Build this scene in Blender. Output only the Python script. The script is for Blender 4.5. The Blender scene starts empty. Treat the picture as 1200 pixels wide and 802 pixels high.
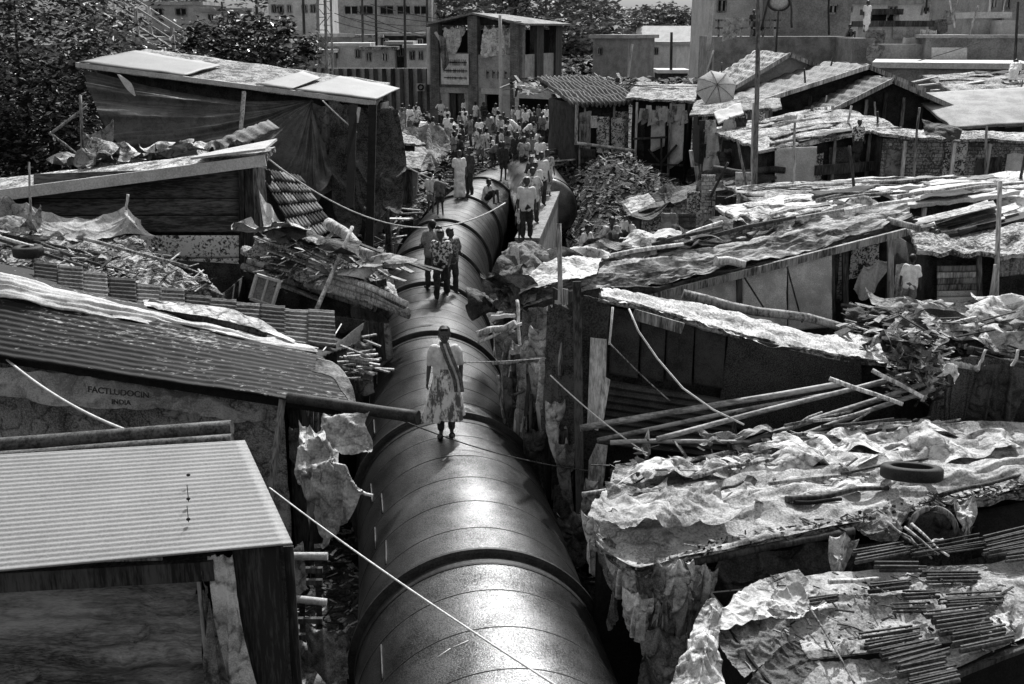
import bpy, math, random
from mathutils import Vector, noise, Matrix
R = random.Random(7)
C = bpy.data.collections.new("Scene"); bpy.context.scene.collection.children.link(C)
CAMZ, PITCH, FPX = 8.6, math.radians(16.4), 1250.0
def W(px, py, Y):
    """world point on the plane y=Y seen at photo position px,py"""
    dx, dv = px-600.0, 401.0-py
    cp, sp = math.cos(PITCH), math.sin(PITCH)
    d = Vector((dx, cp*FPX+sp*dv, -sp*FPX+cp*dv))
    return Vector((0, 0, CAMZ)) + d*(Y/d.y)
def G(px, py, z):
    p = W(px, py, 10.0); d = p-Vector((0, 0, CAMZ))
    return Vector((0, 0, CAMZ)) + d*((z-CAMZ)/d.z)
def sm(t): t = max(0, min(1, t)); return t*t*(3-2*t)
def U(a, b): return R.uniform(a, b)
# ---------------------------------------------------------------- materials
MATS = {}
def mat(name, lo, hi, scale=4, fine=45, rough=.85, bump=.5, stretch=(1, 1, 1), metal=0, spec=.3,
        kind='noise', finemix=.5, sharp=.22, brick=None, trans=0, rnd=.25, bdist=.02, crease=0, cs=3.2, bias=0):
    if name in MATS: return MATS[name]
    m = bpy.data.materials.new(name); MATS[name] = m; m.use_nodes = True
    nt = m.node_tree; N = nt.nodes; L = nt.links; N.clear()
    def n(t, **k):
        x = N.new(t)
        for a, v in k.items(): setattr(x, a, v)
        return x
    out = n('ShaderNodeOutputMaterial'); bs = n('ShaderNodeBsdfPrincipled')
    tc = n('ShaderNodeTexCoord'); oi = n('ShaderNodeObjectInfo')
    off = n('ShaderNodeVectorMath', operation='SCALE'); off.inputs[0].default_value = (31, 17, 23)
    L.new(oi.outputs['Random'], off.inputs['Scale'])
    add = n('ShaderNodeVectorMath', operation='ADD'); L.new(tc.outputs['Object'], add.inputs[0]); L.new(off.outputs[0], add.inputs[1])
    mp = n('ShaderNodeMapping'); mp.inputs['Scale'].default_value = stretch; L.new(add.outputs[0], mp.inputs[0])
    n1 = n('ShaderNodeTexNoise'); n1.inputs['Scale'].default_value = scale; n1.inputs['Detail'].default_value = 6; n1.inputs['Roughness'].default_value = .65
    L.new(mp.outputs[0], n1.inputs['Vector'])
    n2 = n('ShaderNodeTexNoise'); n2.inputs['Scale'].default_value = fine; n2.inputs['Detail'].default_value = 3; n2.inputs['Roughness'].default_value = .7
    L.new(mp.outputs[0], n2.inputs['Vector'])
    mx = n('ShaderNodeMix'); mx.data_type = 'FLOAT'; mx.inputs[0].default_value = finemix
    L.new(n1.outputs[0], mx.inputs[2]); L.new(n2.outputs[0], mx.inputs[3])
    mr = n('ShaderNodeMapRange'); sharp *= .5; mr.inputs[1].default_value = .5-sharp*.5+bias; mr.inputs[2].default_value = .5+sharp*.5+bias
    L.new(mx.outputs[0], mr.inputs[0])
    cm = n('ShaderNodeMix'); cm.data_type = 'RGBA'
    cm.inputs[6].default_value = (lo, lo, lo, 1); cm.inputs[7].default_value = (hi, hi, hi, 1)
    L.new(mr.outputs[0], cm.inputs[0])
    col = cm.outputs[2]
    if brick:
        br = n('ShaderNodeTexBrick'); br.inputs['Scale'].default_value = brick
        br.inputs['Mortar Size'].default_value = .03
        sx = n('ShaderNodeSeparateXYZ'); L.new(tc.outputs['Object'], sx.inputs[0])
        ad = n('ShaderNodeMath', operation='ADD'); L.new(sx.outputs[0], ad.inputs[0]); L.new(sx.outputs[1], ad.inputs[1])
        cb = n('ShaderNodeCombineXYZ'); L.new(ad.outputs[0], cb.inputs[0]); L.new(sx.outputs[2], cb.inputs[1])
        L.new(cb.outputs[0], br.inputs['Vector'])
        br.inputs['Color1'].default_value = (.75, .75, .75, 1); br.inputs['Color2'].default_value = (1.15, 1.15, 1.15, 1); br.inputs['Mortar'].default_value = (.45, .45, .45, 1)
        m2 = n('ShaderNodeMix'); m2.data_type = 'RGBA'; m2.blend_type = 'MULTIPLY'; m2.inputs[0].default_value = 1
        L.new(col, m2.inputs[6]); L.new(br.outputs[0], m2.inputs[7]); col = m2.outputs[2]
    if rnd:
        r = n('ShaderNodeMapRange'); r.inputs[3].default_value = 1-rnd; r.inputs[4].default_value = 1+rnd; L.new(oi.outputs['Random'], r.inputs[0])
        m3 = n('ShaderNodeVectorMath', operation='SCALE'); L.new(col, m3.inputs[0]); L.new(r.outputs[0], m3.inputs['Scale']); col = m3.outputs[0]
    L.new(col, bs.inputs['Base Color'])
    bs.inputs['Roughness'].default_value = rough; bs.inputs['Metallic'].default_value = metal
    bs.inputs['Specular IOR Level'].default_value = spec
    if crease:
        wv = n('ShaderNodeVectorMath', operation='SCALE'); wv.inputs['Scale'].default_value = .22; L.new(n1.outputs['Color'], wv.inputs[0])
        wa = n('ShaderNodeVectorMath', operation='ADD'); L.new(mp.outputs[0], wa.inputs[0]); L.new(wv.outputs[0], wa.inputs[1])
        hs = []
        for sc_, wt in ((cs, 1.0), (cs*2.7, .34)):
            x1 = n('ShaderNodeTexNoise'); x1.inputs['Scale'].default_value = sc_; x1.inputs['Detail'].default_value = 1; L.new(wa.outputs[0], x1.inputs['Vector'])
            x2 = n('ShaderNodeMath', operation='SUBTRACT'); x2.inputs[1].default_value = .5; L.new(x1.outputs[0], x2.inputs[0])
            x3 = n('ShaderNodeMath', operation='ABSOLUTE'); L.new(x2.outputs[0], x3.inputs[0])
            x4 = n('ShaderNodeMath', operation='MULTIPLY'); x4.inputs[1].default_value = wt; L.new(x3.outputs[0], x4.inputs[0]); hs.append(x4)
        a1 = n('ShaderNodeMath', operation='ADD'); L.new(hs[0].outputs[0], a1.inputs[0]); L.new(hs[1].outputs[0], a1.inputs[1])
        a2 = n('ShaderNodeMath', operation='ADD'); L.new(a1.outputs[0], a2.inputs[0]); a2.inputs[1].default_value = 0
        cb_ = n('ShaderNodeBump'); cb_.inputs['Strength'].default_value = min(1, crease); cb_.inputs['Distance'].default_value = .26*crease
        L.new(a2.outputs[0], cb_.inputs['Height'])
        dk = n('ShaderNodeMapRange'); dk.inputs[1].default_value = .0; dk.inputs[2].default_value = .075; dk.inputs[3].default_value = max(.2, 1-crease*1.1); dk.inputs[4].default_value = 1.08; L.new(a2.outputs[0], dk.inputs[0])  # fold shading put into the colour: crease valleys darkened
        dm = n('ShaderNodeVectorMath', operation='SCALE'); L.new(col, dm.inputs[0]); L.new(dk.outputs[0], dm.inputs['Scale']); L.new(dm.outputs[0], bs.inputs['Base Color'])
    if bump:
        bp = n('ShaderNodeBump'); bp.inputs['Strength'].default_value = bump; bp.inputs['Distance'].default_value = bdist
        L.new(mx.outputs[0], bp.inputs['Height']); L.new(bp.outputs[0], bs.inputs['Normal'])
        if crease: L.new(cb_.outputs[0], bp.inputs['Normal'])
    if trans:
        tr = n('ShaderNodeBsdfTranslucent'); L.new(col, tr.inputs[0]); ms = n('ShaderNodeMixShader'); ms.inputs[0].default_value = trans
        L.new(bs.outputs[0], ms.inputs[1]); L.new(tr.outputs[0], ms.inputs[2]); L.new(ms.outputs[0], out.inputs[0])
    else: L.new(bs.outputs[0], out.inputs[0])
    return m
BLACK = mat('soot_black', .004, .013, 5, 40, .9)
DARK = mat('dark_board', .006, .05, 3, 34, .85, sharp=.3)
DARKW = mat('dark_wood', .012, .085, 3, 30, .8, stretch=(1, 1, .12), sharp=.3)
MIDW = mat('weathered_wood', .05, .38, 3, 26, .8, stretch=(1, 1, .12), sharp=.3)
LIGHTW = mat('pale_wood', .16, .72, 3, 26, .8, stretch=(1, 1, .1), sharp=.35)
WHITE = mat('whitewash', .36, .62, 2.5, 30, .75, .4, sharp=.4, rnd=.1, finemix=.55)
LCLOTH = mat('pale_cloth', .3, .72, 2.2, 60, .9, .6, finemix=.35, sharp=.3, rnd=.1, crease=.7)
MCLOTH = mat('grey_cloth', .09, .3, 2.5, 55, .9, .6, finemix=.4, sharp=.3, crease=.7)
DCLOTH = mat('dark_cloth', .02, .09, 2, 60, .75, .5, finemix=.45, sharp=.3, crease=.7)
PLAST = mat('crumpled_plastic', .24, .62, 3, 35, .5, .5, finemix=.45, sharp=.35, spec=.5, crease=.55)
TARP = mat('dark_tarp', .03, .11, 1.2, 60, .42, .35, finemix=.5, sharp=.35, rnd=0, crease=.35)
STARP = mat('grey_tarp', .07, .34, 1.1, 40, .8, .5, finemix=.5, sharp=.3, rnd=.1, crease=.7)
CORL = mat('pale_corrugated_sheet', .2, .31, 1.2, 40, .6, .3, finemix=.6, sharp=.5, rnd=0)
CORD = mat('rusted_corrugated_sheet', .012, .4, 1.6, 22, .75, .6, stretch=(.3, 1, 1), sharp=.14, finemix=.6, bias=.1, rnd=0)
CORM = mat('grey_corrugated_sheet', .05, .22, 2, 40, .7, .4, stretch=(.5, 1, 1), sharp=.28)
PEEL = mat('peeling_paint', .04, .6, 5, 22, .8, .5, sharp=.09, finemix=.6, rnd=.05)
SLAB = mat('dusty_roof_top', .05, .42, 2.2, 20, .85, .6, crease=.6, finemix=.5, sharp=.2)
ROPE = mat('rope', .5, .8, 9, 80, .8, .2, rnd=.05)
RUBBER = mat('rubber', .01, .035, 4, 60, .7, .3)
SKIN = mat('skin', .045, .08, 6, 80, .55, .05, rnd=.2)
HAIR = mat('hair', .004, .012, 8, 120, .5, .3, rnd=0)
CON = mat('concrete', .16, .38, 2.2, 30, .9, .5, sharp=.3)
BRICK = mat('brick_wall', .1, .26, 2, 30, .9, .5, sharp=.35, brick=4.5)
STONE = mat('patched_masonry', .12, .55, 1.6, 18, .9, .7, sharp=.2, brick=2.2)
LEAFD = mat('leaf_dark', .008, .04, 2, 20, .5, 0, rnd=0, trans=.15)
LEAFL = mat('leaf_light', .09, .3, 2, 20, .35, 0, rnd=0, spec=.6, trans=.15)
BARK = mat('bark', .03, .1, 6, 30, .9, .6)
MAT_MATTING = mat('matting', .42, .8, 2, 70, .9, .5, finemix=.5, sharp=.25, rnd=.1)
# ---------------------------------------------------------------- mesh builder
class MB:
    def __init__(s): s.v = []; s.f = []; s.m = []; s.sm = []
    def add(s, vs, fs, mi=0, smooth=False):
        b = len(s.v); s.v += [Vector(v) for v in vs]
        for f in fs: s.f.append(tuple(b+i for i in f)); s.m.append(mi); s.sm.append(smooth)
        return s
    def box(s, a, b, w, h, mi=0, up=None):
        """a beam from a to b, w wide and h high"""
        a = Vector(a); b = Vector(b); d = (b-a)
        if d.length < 1e-5: return s
        d.normalize(); up = Vector(up) if up else Vector((0, 0, 1))
        if abs(d.dot(up)) > .98: up = Vector((0, 1, 0))
        x = d.cross(up).normalized(); y = x.cross(d)
        vs = [p+x*(sx*w/2)+y*(sy*h/2) for p in (a, b) for sx, sy in ((-1, -1), (1, -1), (1, 1), (-1, 1))]
        return s.add(vs, [(0, 1, 2, 3), (7, 6, 5, 4), (0, 4, 5, 1), (1, 5, 6, 2), (2, 6, 7, 3), (3, 7, 4, 0)], mi)
    def tube(s, pts, rad, n=8, mi=0, cap=True):
        pts = [Vector(p) for p in pts]; k = len(pts)
        rs = rad if isinstance(rad, (list, tuple)) else [rad]*k
        vs = []; ref = None
        for i, p in enumerate(pts):
            d = (pts[min(i+1, k-1)]-pts[max(i-1, 0)]).normalized()
            if ref is None: ref = Vector((0, 0, 1)) if abs(d.z) < .9 else Vector((1, 0, 0))
            x = d.cross(ref)
            x = x.normalized() if x.length > 1e-4 else Vector((1, 0, 0)); y = x.cross(d)
            ref = -y if False else ref
            for j in range(n):
                t = 2*math.pi*j/n; vs.append(p+(x*math.cos(t)+y*math.sin(t))*rs[i])
        fs = [(i*n+j, i*n+(j+1) % n, (i+1)*n+(j+1) % n, (i+1)*n+j) for i in range(k-1) for j in range(n)]
        s.add(vs, fs, mi, True)
        if cap:
            b = len(s.v)-len(vs)
            s.f.append(tuple(b+j for j in range(n))[::-1]); s.f.append(tuple(b+(k-1)*n+j for j in range(n))); s.m += [mi, mi]; s.sm += [False, False]
        return s
    def prism(s, quad, t, mi=0):
        """slab of thickness t behind the 4 (or n) corner points"""
        q = [Vector(p) for p in quad]; nrm = (q[1]-q[0]).cross(q[-1]-q[0]).normalized(); n = len(q)
        vs = [p+nrm*t/2 for p in q]+[p-nrm*t/2 for p in q]
        fs = [tuple(range(n)), tuple(range(2*n-1, n-1, -1))]+[(i, n+i, n+(i+1) % n, (i+1) % n) for i in range(n)]
        return s.add(vs, fs, mi)
    def sheet(s, ctrl, nu=20, nv=20, amp=0, freq=1, wr=None, corr=None, rag=0, thick=0, seed=0, mi=0, holes=0, smooth=True, grow=False, curve=True, crease=None):
        """ctrl[row][col]; u runs along columns, v along rows"""
        rows = [[Vector(p) for p in r] for r in ctrl]
        if crease is None: crease = not thick or thick > .05
        def cr(ps, t):
            k = len(ps)-1
            if k == 1 or not curve:
                i = min(int(t*k), k-1); i = max(i, 0); f = t*k-i; return ps[i].lerp(ps[i+1], f)
            i = max(0, min(int(t*k), k-1)); f = t*k-i
            p1, p2 = ps[i], ps[i+1]; p0 = ps[i-1] if i > 0 else p1*2-p2; p3 = ps[i+2] if i+2 <= k else p2*2-p1
            return .5*((2*p1)+(p2-p0)*f+(2*p0-5*p1+4*p2-p3)*f*f+(3*p1-p0-3*p2+p3)*f**3)
        def P(u, v): return cr([cr(r, u) for r in rows], v)
        so = Vector((seed*7.3, seed*3.1, seed*1.7)); base = [[None]*(nu+1) for _ in range(nv+1)]
        for j in range(nv+1):
            for i in range(nu+1):
                u, v = i/nu, j/nv
                if rag:
                    eu = (1-abs(2*v-1)); ev = (1-abs(2*u-1))
                    a = noise.noise(Vector((u*freq*5, v*freq*5, seed+.5)))*1.2+noise.noise(Vector((u*freq*13, v*freq*13, seed+3.5)))*.3
                    b = noise.noise(Vector((u*freq*5, v*freq*5, seed+9.5)))*1.2+noise.noise(Vector((u*freq*13, v*freq*13, seed+5.5)))*.3
                    u2 = u+a*rag*(abs(2*u-1)**4); v2 = v+b*rag*(abs(2*v-1)**4)
                    base[j][i] = P(max(-.2, min(1.2, u2)) if False else u2, v2) if 0 <= u2 <= 1 and 0 <= v2 <= 1 else P(u, v)+(P(min(1, u+.01), v)-P(max(0, u-.01), v))*50*(u2-u)*1+(P(u, min(1, v+.01))-P(u, max(0, v-.01)))*50*(v2-v)
                else: base[j][i] = P(u, v)
        vs = []; nr = []
        for j in range(nv+1):
            for i in range(nu+1):
                p = base[j][i]
                du = base[j][min(i+1, nu)]-base[j][max(i-1, 0)]; dv = base[min(j+1, nv)][i]-base[max(j-1, 0)][i]
                nn = du.cross(dv); nn = nn.normalized() if nn.length > 1e-9 else Vector((0, 0, 1))
                if nn.z < 0 and abs(nn.z) > .2: nn = -nn
                u, v = i/nu, j/nv; h = 0
                if amp:
                    if crease:
                        q_ = p*freq*.8+so; w1 = noise.noise(q_*.7)*.8; q_ = q_+Vector((w1, w1*.5, 0))
                        h += amp*(1.5*abs(noise.noise(q_))+.75*abs(noise.noise(q_*2.3))+.16*abs(noise.noise(q_*5.1))-.5)
                    else: h += amp*noise.fractal(p*freq+so, .8, 2.1, 4)
                if wr:
                    for w_ in (wr if isinstance(wr, list) else [wr]):
                        wa, fu, fv = w_[:3]; g = (.25+v) if grow else 1
                        a = noise.noise(Vector((u*fu+noise.noise(Vector((u*fu*.3, v*fv*1.7, seed)))*1.2, v*fv, seed*1.3+11)))
                        b = noise.noise(Vector((u*fu*2.3, v*fv*1.9, seed*2.3+4)))
                        h += wa*g*((1-abs(a)*2.6)+.4*(1-abs(b)*2.5))
                if corr: h += corr[2]*math.sin(2*math.pi*corr[1]*(u if corr[0] == 'u' else v))
                vs.append(p+nn*h); nr.append(nn)
        fs = []
        for j in range(nv):
            for i in range(nu):
                if holes:
                    u, v = i/nu, j/nv
                    if noise.noise(Vector((u*9+seed, v*9, seed*2.2))) > 1-holes: continue
                fs.append((j*(nu+1)+i, j*(nu+1)+i+1, (j+1)*(nu+1)+i+1, (j+1)*(nu+1)+i))
        s.add(vs, fs, mi, smooth)
        if thick:
            vs2 = [v-n_*thick*(1 if n_.z >= 0 else -1) for v, n_ in zip(vs, nr)]
            b = len(s.v); a0 = b-len(vs)
            s.add(vs2, [f[::-1] for f in fs], mi, smooth)
            st = nu+1
            ring = [i for i in range(nu+1)]+[j*st+nu for j in range(1, nv+1)]+[nv*st+i for i in range(nu-1, -1, -1)]+[j*st for j in range(nv-1, 0, -1)]
            for k in range(len(ring)):
                x, y = ring[k], ring[(k+1) % len(ring)]
                s.f.append((a0+x, b+x, b+y, a0+y)); s.m.append(mi); s.sm.append(False)
        return s
    def blob(s, c, r, nu=14, nv=8, amp=.2, freq=1.5, seed=0, mi=0, squash=1):
        c = Vector(c); vs = []
        r = Vector(r) if not isinstance(r, (int, float)) else Vector((r, r, r))
        for j in range(nv+1):
            for i in range(nu):
                t = math.pi*j/nv; a = 2*math.pi*i/nu
                d = Vector((math.sin(t)*math.cos(a), math.sin(t)*math.sin(a), math.cos(t)))
                k = 1+amp*noise.noise(d*freq+Vector((seed*3.3, seed, 0)))
                vs.append(c+Vector((d.x*r.x, d.y*r.y, d.z*r.z))*k)
        fs = [(j*nu+i, (j+1)*nu+i, (j+1)*nu+(i+1) % nu, j*nu+(i+1) % nu) for j in range(nv) for i in range(nu)]
        return s.add(vs, fs, mi, True)
    def mesh(s, name, mats, origin):
        me = bpy.data.meshes.new(name); o = Vector(origin)
        me.from_pydata([v-o for v in s.v], [], s.f)
        for m in (mats if isinstance(mats, (list, tuple)) else [mats]): me.materials.append(m)
        me.polygons.foreach_set('material_index', s.m); me.polygons.foreach_set('use_smooth', s.sm)
        me.update(); return me
def tag(o, label=None, cat=None, group=None, kind=None):
    if label: o['label'] = label
    if cat: o['category'] = cat
    if group: o['group'] = group
    if kind: o['kind'] = kind
    return o
def solo(name, mb, mats, label, cat, group=None, kind=None):
    xs = [v.x for v in mb.v]; ys = [v.y for v in mb.v]; z = min(v.z for v in mb.v)
    o0 = Vector(((min(xs)+max(xs))/2, (min(ys)+max(ys))/2, z))
    o = bpy.data.objects.new(name, mb.mesh(name, mats, o0)); o.location = o0; C.objects.link(o)
    return tag(o, label, cat, group, kind)
def struct(name, mb, mats):
    o = bpy.data.objects.new(name, mb.mesh(name, mats, (0, 0, 0))); C.objects.link(o); o['kind'] = 'structure'; return o
class T:
    def __init__(s, name, loc, label, cat, group=None):
        s.o = bpy.data.objects.new(name, None); s.o.empty_display_size = .2; C.objects.link(s.o)
        s.loc = Vector(loc); s.o.location = s.loc; tag(s.o, label, cat, group)
    def part(s, name, mb, mats, parent=None, label=None):
        o = bpy.data.objects.new(name, mb.mesh(name, mats, s.loc)); C.objects.link(o); o.parent = parent or s.o
        if label: o['label'] = label
        return o
def pole(name, a, b, r0, r1, m, label, cat='pole', group=None, wob=.02, n=8, seg=7):
    a = Vector(a); b = Vector(b); sd = U(0, 99); pts = []
    for i in range(seg+1):
        t = i/seg; p = a.lerp(b, t)
        w = math.sin(math.pi*t)
        p += Vector((noise.noise(Vector((t*2, sd, 0))), noise.noise(Vector((t*2, sd, 5))), noise.noise(Vector((t*2, sd, 9)))))*wob*2*w
        pts.append(p)
    return solo(name, MB().tube(pts, [r0+(r1-r0)*i/seg for i in range(seg+1)], n), m, label, cat, group)
def cable(name, a, b, sag, r, m, label, cat='rope', seg=24, group=None):
    a = Vector(a); b = Vector(b)
    pts = [a.lerp(b, i/seg)-Vector((0, 0, sag*4*(i/seg)*(1-i/seg))) for i in range(seg+1)]
    return solo(name, MB().tube(pts, r, 6), m, label, cat, group)
def tyre(name, c, R0, r0, label, tilt=(0, 0, 0)):
    mb = MB(); M = Matrix.Rotation(tilt[0], 3, 'X') @ Matrix.Rotation(tilt[1], 3, 'Y'); vs = []; nu, nv = 32, 12
    prof = [(-.8, -.95), (-.2, -1.05), (.6, -1), (1, -.75), (1.02, 0), (1, .75), (.6, 1), (-.2, 1.05), (-.8, .95), (-.9, .7), (-.55, .5), (-.55, -.5)]
    for i in range(nu):
        a = 2*math.pi*i/nu
        for (pr, pz) in prof:
            rr = R0+pr*r0*.8; vs.append(Vector(c)+M @ Vector((math.cos(a)*rr, math.sin(a)*rr, pz*r0)))
    k = len(prof)
    mb.add(vs, [(i*k+j, ((i+1) % nu)*k+j, ((i+1) % nu)*k+(j+1) % k, i*k+(j+1) % k) for i in range(nu) for j in range(k)], 0, True)
    return solo(name, mb, RUBBER, label, 'tyre')
def junk(name, fn, n, smin, smax, mats, label, cat='rubbish', flat=.5):
    """uncountable litter: bent scraps, sticks and lumps scattered by fn()"""
    mb = MB()
    for k in range(n):
        p = fn(); s_ = U(smin, smax); t = R.random(); mi = R.choice(range(len(mats)))
        rot = Matrix.Rotation(U(0, 6.3), 3, 'Z') @ Matrix.Rotation(U(-flat, flat), 3, 'X') @ Matrix.Rotation(U(-flat, flat), 3, 'Y')
        if t < .45:
            w_ = U(.25, .8); a = [Vector((-1, -w_, U(-.2, .2))), Vector((U(-.2, .2), -w_*1.1, U(-.2, .3))), Vector((1, -w_*.9, U(-.2, .2))), Vector((1, w_, U(-.2, .2))), Vector((U(-.2, .2), w_*.8, U(0, .35))), Vector((-1, w_, U(-.2, .2)))]
            vs = [p+rot @ (q*s_*.6) for q in a]; mb.add(vs, [(0, 1, 4, 5), (1, 2, 3, 4)], mi)
        elif t < .92:
            d = rot @ Vector((s_*U(.7, 1.8), 0, 0)); mb.box(p-d, p+d, s_*U(.08, .3)+.01, s_*.05+.008, mi)
        else:
            mb.blob(p, s_*.3, 5, 3, .7, 2, k, mi)
    return solo(name, mb, mats, label, cat, None, 'stuff')
# ---------------------------------------------------------------- real draped cloth: every soft sheet is settled under gravity
SIMS = []
def settle(o, nu, nv, pins, shrink=-.2, stiff=.3, grav=1.0, damp=3):
    """pins: list of (u,v) fractions, or a float = share of all vertices picked at random"""
    st = nu+1; idx = set()
    if isinstance(pins, float):
        tot = st*(nv+1); idx = {R.randrange(tot) for _ in range(max(5, int(tot*pins)))}
    else:
        for p in pins:
            if isinstance(p, int): idx.add(p)
            elif p == 'top': idx |= {i for i in range(st)}
            elif isinstance(p, tuple) and p[0] == 'rand': idx |= {R.randrange(st*(nv+1)) for _ in range(int(st*(nv+1)*p[1]))}
            elif isinstance(p, tuple) and p[0] == 'edge': idx |= {j*st+i for j in range(nv+1) for i in range(nu+1) if (i in (0, nu) or j in (0, nv)) and R.random() < p[1]}
            elif isinstance(p, tuple) and p[0] == 'row': idx |= {int(round(p[1]*nv))*st+i for i in range(0, st, p[2])}
            else: idx.add(int(round(p[1]*nv))*st+int(round(p[0]*nu)))
    vg = o.vertex_groups.new(name='pin'); vg.add([i for i in idx if i < len(o.data.vertices)], 1, 'ADD')
    c = o.modifiers.new('cloth', 'CLOTH'); s_ = c.settings; s_.vertex_group_mass = 'pin'; s_.shrink_min = shrink; s_.quality = 4; s_.bending_stiffness = stiff
    s_.tension_stiffness = 18; s_.compression_stiffness = 18; s_.shear_stiffness = 6; s_.air_damping = damp; s_.tension_damping = 8; s_.compression_damping = 8
    s_.effector_weights.gravity = grav
    c.collision_settings.use_self_collision = False; c.collision_settings.use_collision = False
    c.point_cache.frame_start = 1; c.point_cache.frame_end = 60; SIMS.append(o); return o
def run_settle(frames=26):
    s_ = bpy.context.scene
    for f in range(1, frames+1): s_.frame_set(f)
    dg = bpy.context.evaluated_depsgraph_get(); out = []
    for o in SIMS: out.append((o, bpy.data.meshes.new_from_object(o.evaluated_get(dg))))
    for o, me in out:
        nm = o.data.name; old = o.data; o.modifiers.clear(); o.vertex_groups.clear(); o.data = me; bpy.data.meshes.remove(old); me.name = nm
    s_.frame_set(1)
def drape(name, rows, m, label, pins=None, shrink=-.22, n=(40, 50), cat='cloth', group=None, amp=.02, rag=.012, t=None, stiff=.3, seed=None, grav=1.0):
    mb = MB(); mb.sheet(rows, n[0], n[1], amp=amp, freq=2, rag=rag, seed=R.random()*50 if seed is None else seed, crease=False)
    o = t.part(name, mb, m, None, label) if t else solo(name, mb, m, label, cat, group)
    return settle(o, n[0], n[1], pins if pins is not None else [(k/5, 0) for k in range(6)], shrink, stiff, grav)
# ---------------------------------------------------------------- people
def tcap(mb, a, b, ra, rb, n=12, sx=1, mi=0):
    a = Vector(a); b = Vector(b); d = (b-a); L = d.length; d = d.normalized() if L > 1e-6 else Vector((0, 0, 1))
    ref = Vector((0, 1, 0)) if abs(d.y) < .9 else Vector((1, 0, 0))
    x = d.cross(ref).normalized(); y = d.cross(x)
    rings = [(-math.cos(t)*ra, math.sin(t)*ra) for t in (0.05, .5, 1, 1.5)]+[(L+math.sin(t)*rb, math.cos(t)*rb) for t in (0.05, .55, 1.05, 1.52)]
    vs = [a+d*h+(x*math.cos(2*math.pi*j/n)*sx+y*math.sin(2*math.pi*j/n))*r for h, r in rings for j in range(n)]
    k = len(rings)
    fs = [(i*n+j, i*n+(j+1) % n, (i+1)*n+(j+1) % n, (i+1)*n+j) for i in range(k-1) for j in range(n)]
    fs += [tuple(range(n))[::-1], tuple((k-1)*n+j for j in range(n))]
    return mb.add(vs, fs, mi, True)
def remesh(mb, mats, voxel, smooth=3, name='body', disp=None):
    me = mb.mesh(name, mats, (0, 0, 0)); o = bpy.data.objects.new('tmp', me); C.objects.link(o)
    r = o.modifiers.new('r', 'REMESH'); r.mode = 'VOXEL'; r.voxel_size = voxel; r.use_smooth_shade = True
    s_ = o.modifiers.new('s', 'SMOOTH'); s_.factor = .5; s_.iterations = smooth
    dg = bpy.context.evaluated_depsgraph_get(); me2 = bpy.data.meshes.new_from_object(o.evaluated_get(dg))
    bpy.data.objects.remove(o); bpy.data.meshes.remove(me); me2.name = name
    if disp:
        for v in me2.vertices: v.co += disp(v.co)
    me2.materials.clear()
    for m in (mats if isinstance(mats, (list, tuple)) else [mats]): me2.materials.append(m)
    return me2
def hand(mb, wrist, d, palm_n, side, s=1.0, curl=.35):
    """palm, four unequal fingers with a bend and a thumb leaving the palm's side"""
    d = Vector(d).normalized(); n = Vector(palm_n); n = (n-d*n.dot(d)).normalized(); x = d.cross(n)*side
    w = Vector(wrist)
    for k in (-1.2, 0, 1.2): tcap(mb, w+x*.012*k, w+d*.075*s+x*.022*k*s, .016*s, .014*s, 8)
    for i, (off, ln) in enumerate(((-.033, .062), (-.011, .074), (.011, .07), (.031, .055))):
        p0 = w+d*.075*s+x*off*s; d1 = (d+n*curl*.6).normalized(); p1 = p0+d1*ln*.5*s; d2 = (d+n*curl*2.2).normalized(); p2 = p1+d2*ln*.5*s
        tcap(mb, p0, p1, .0095*s, .0088*s, 6); tcap(mb, p1, p2, .0088*s, .007*s, 6)
    t0 = w+d*.025*s-x*.026*s; t1 = t0+(d*.6-x*.8).normalized()*.035*s+n*.008; t2 = t1+(d*.9-x*.25+n*.3).normalized()*.03*s
    tcap(mb, t0, t1, .0125*s, .0105*s, 6); tcap(mb, t1, t2, .0105*s, .008*s, 6)
def head_shape(mb, c, yaw=0, nod=0, s=1.0):
    c = Vector(c); M = Matrix.Rotation(yaw, 3, 'Z') @ Matrix.Rotation(nod, 3, 'X')
    def q(x, y, z): return c+M @ (Vector((x, y, z))*s)
    tcap(mb, q(0, .01, .03), q(0, .012, .045), .083*s, .083*s, 14)        # skull
    tcap(mb, q(0, .03, .02), q(0, .045, .035), .077*s, .077*s, 14)
    tcap(mb, q(0, -.025, -.035), q(0, -.03, -.068), .058*s, .036*s, 12)   # face to chin
    for sx in (-1, 1):
        tcap(mb, q(sx*.03, -.02, -.03), q(sx*.02, -.035, -.065), .04*s, .022*s, 8)
        tcap(mb, q(sx*.034, -.055, -.005), q(sx*.036, -.056, -.015), .021*s, .018*s, 8)   # cheek
        tcap(mb, q(sx*.02, -.073, .028), q(sx*.045, -.06, .028), .009*s, .007*s, 6)  # brow
        tcap(mb, q(sx*.08, .012, .012), q(sx*.078, .01, -.02), .013*s, .009*s, 6)      # ear
    tcap(mb, q(0, -.078, .015), q(0, -.096, -.018), .008*s, .013*s, 8)   # nose
    tcap(mb, q(-.015, -.085, -.042), q(.015, -.085, -.042), .007*s, .007*s, 6)  # lips
    tcap(mb, q(-.012, -.083, -.051), q(.012, -.083, -.051), .007*s, .007*s, 6)
    return q
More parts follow.
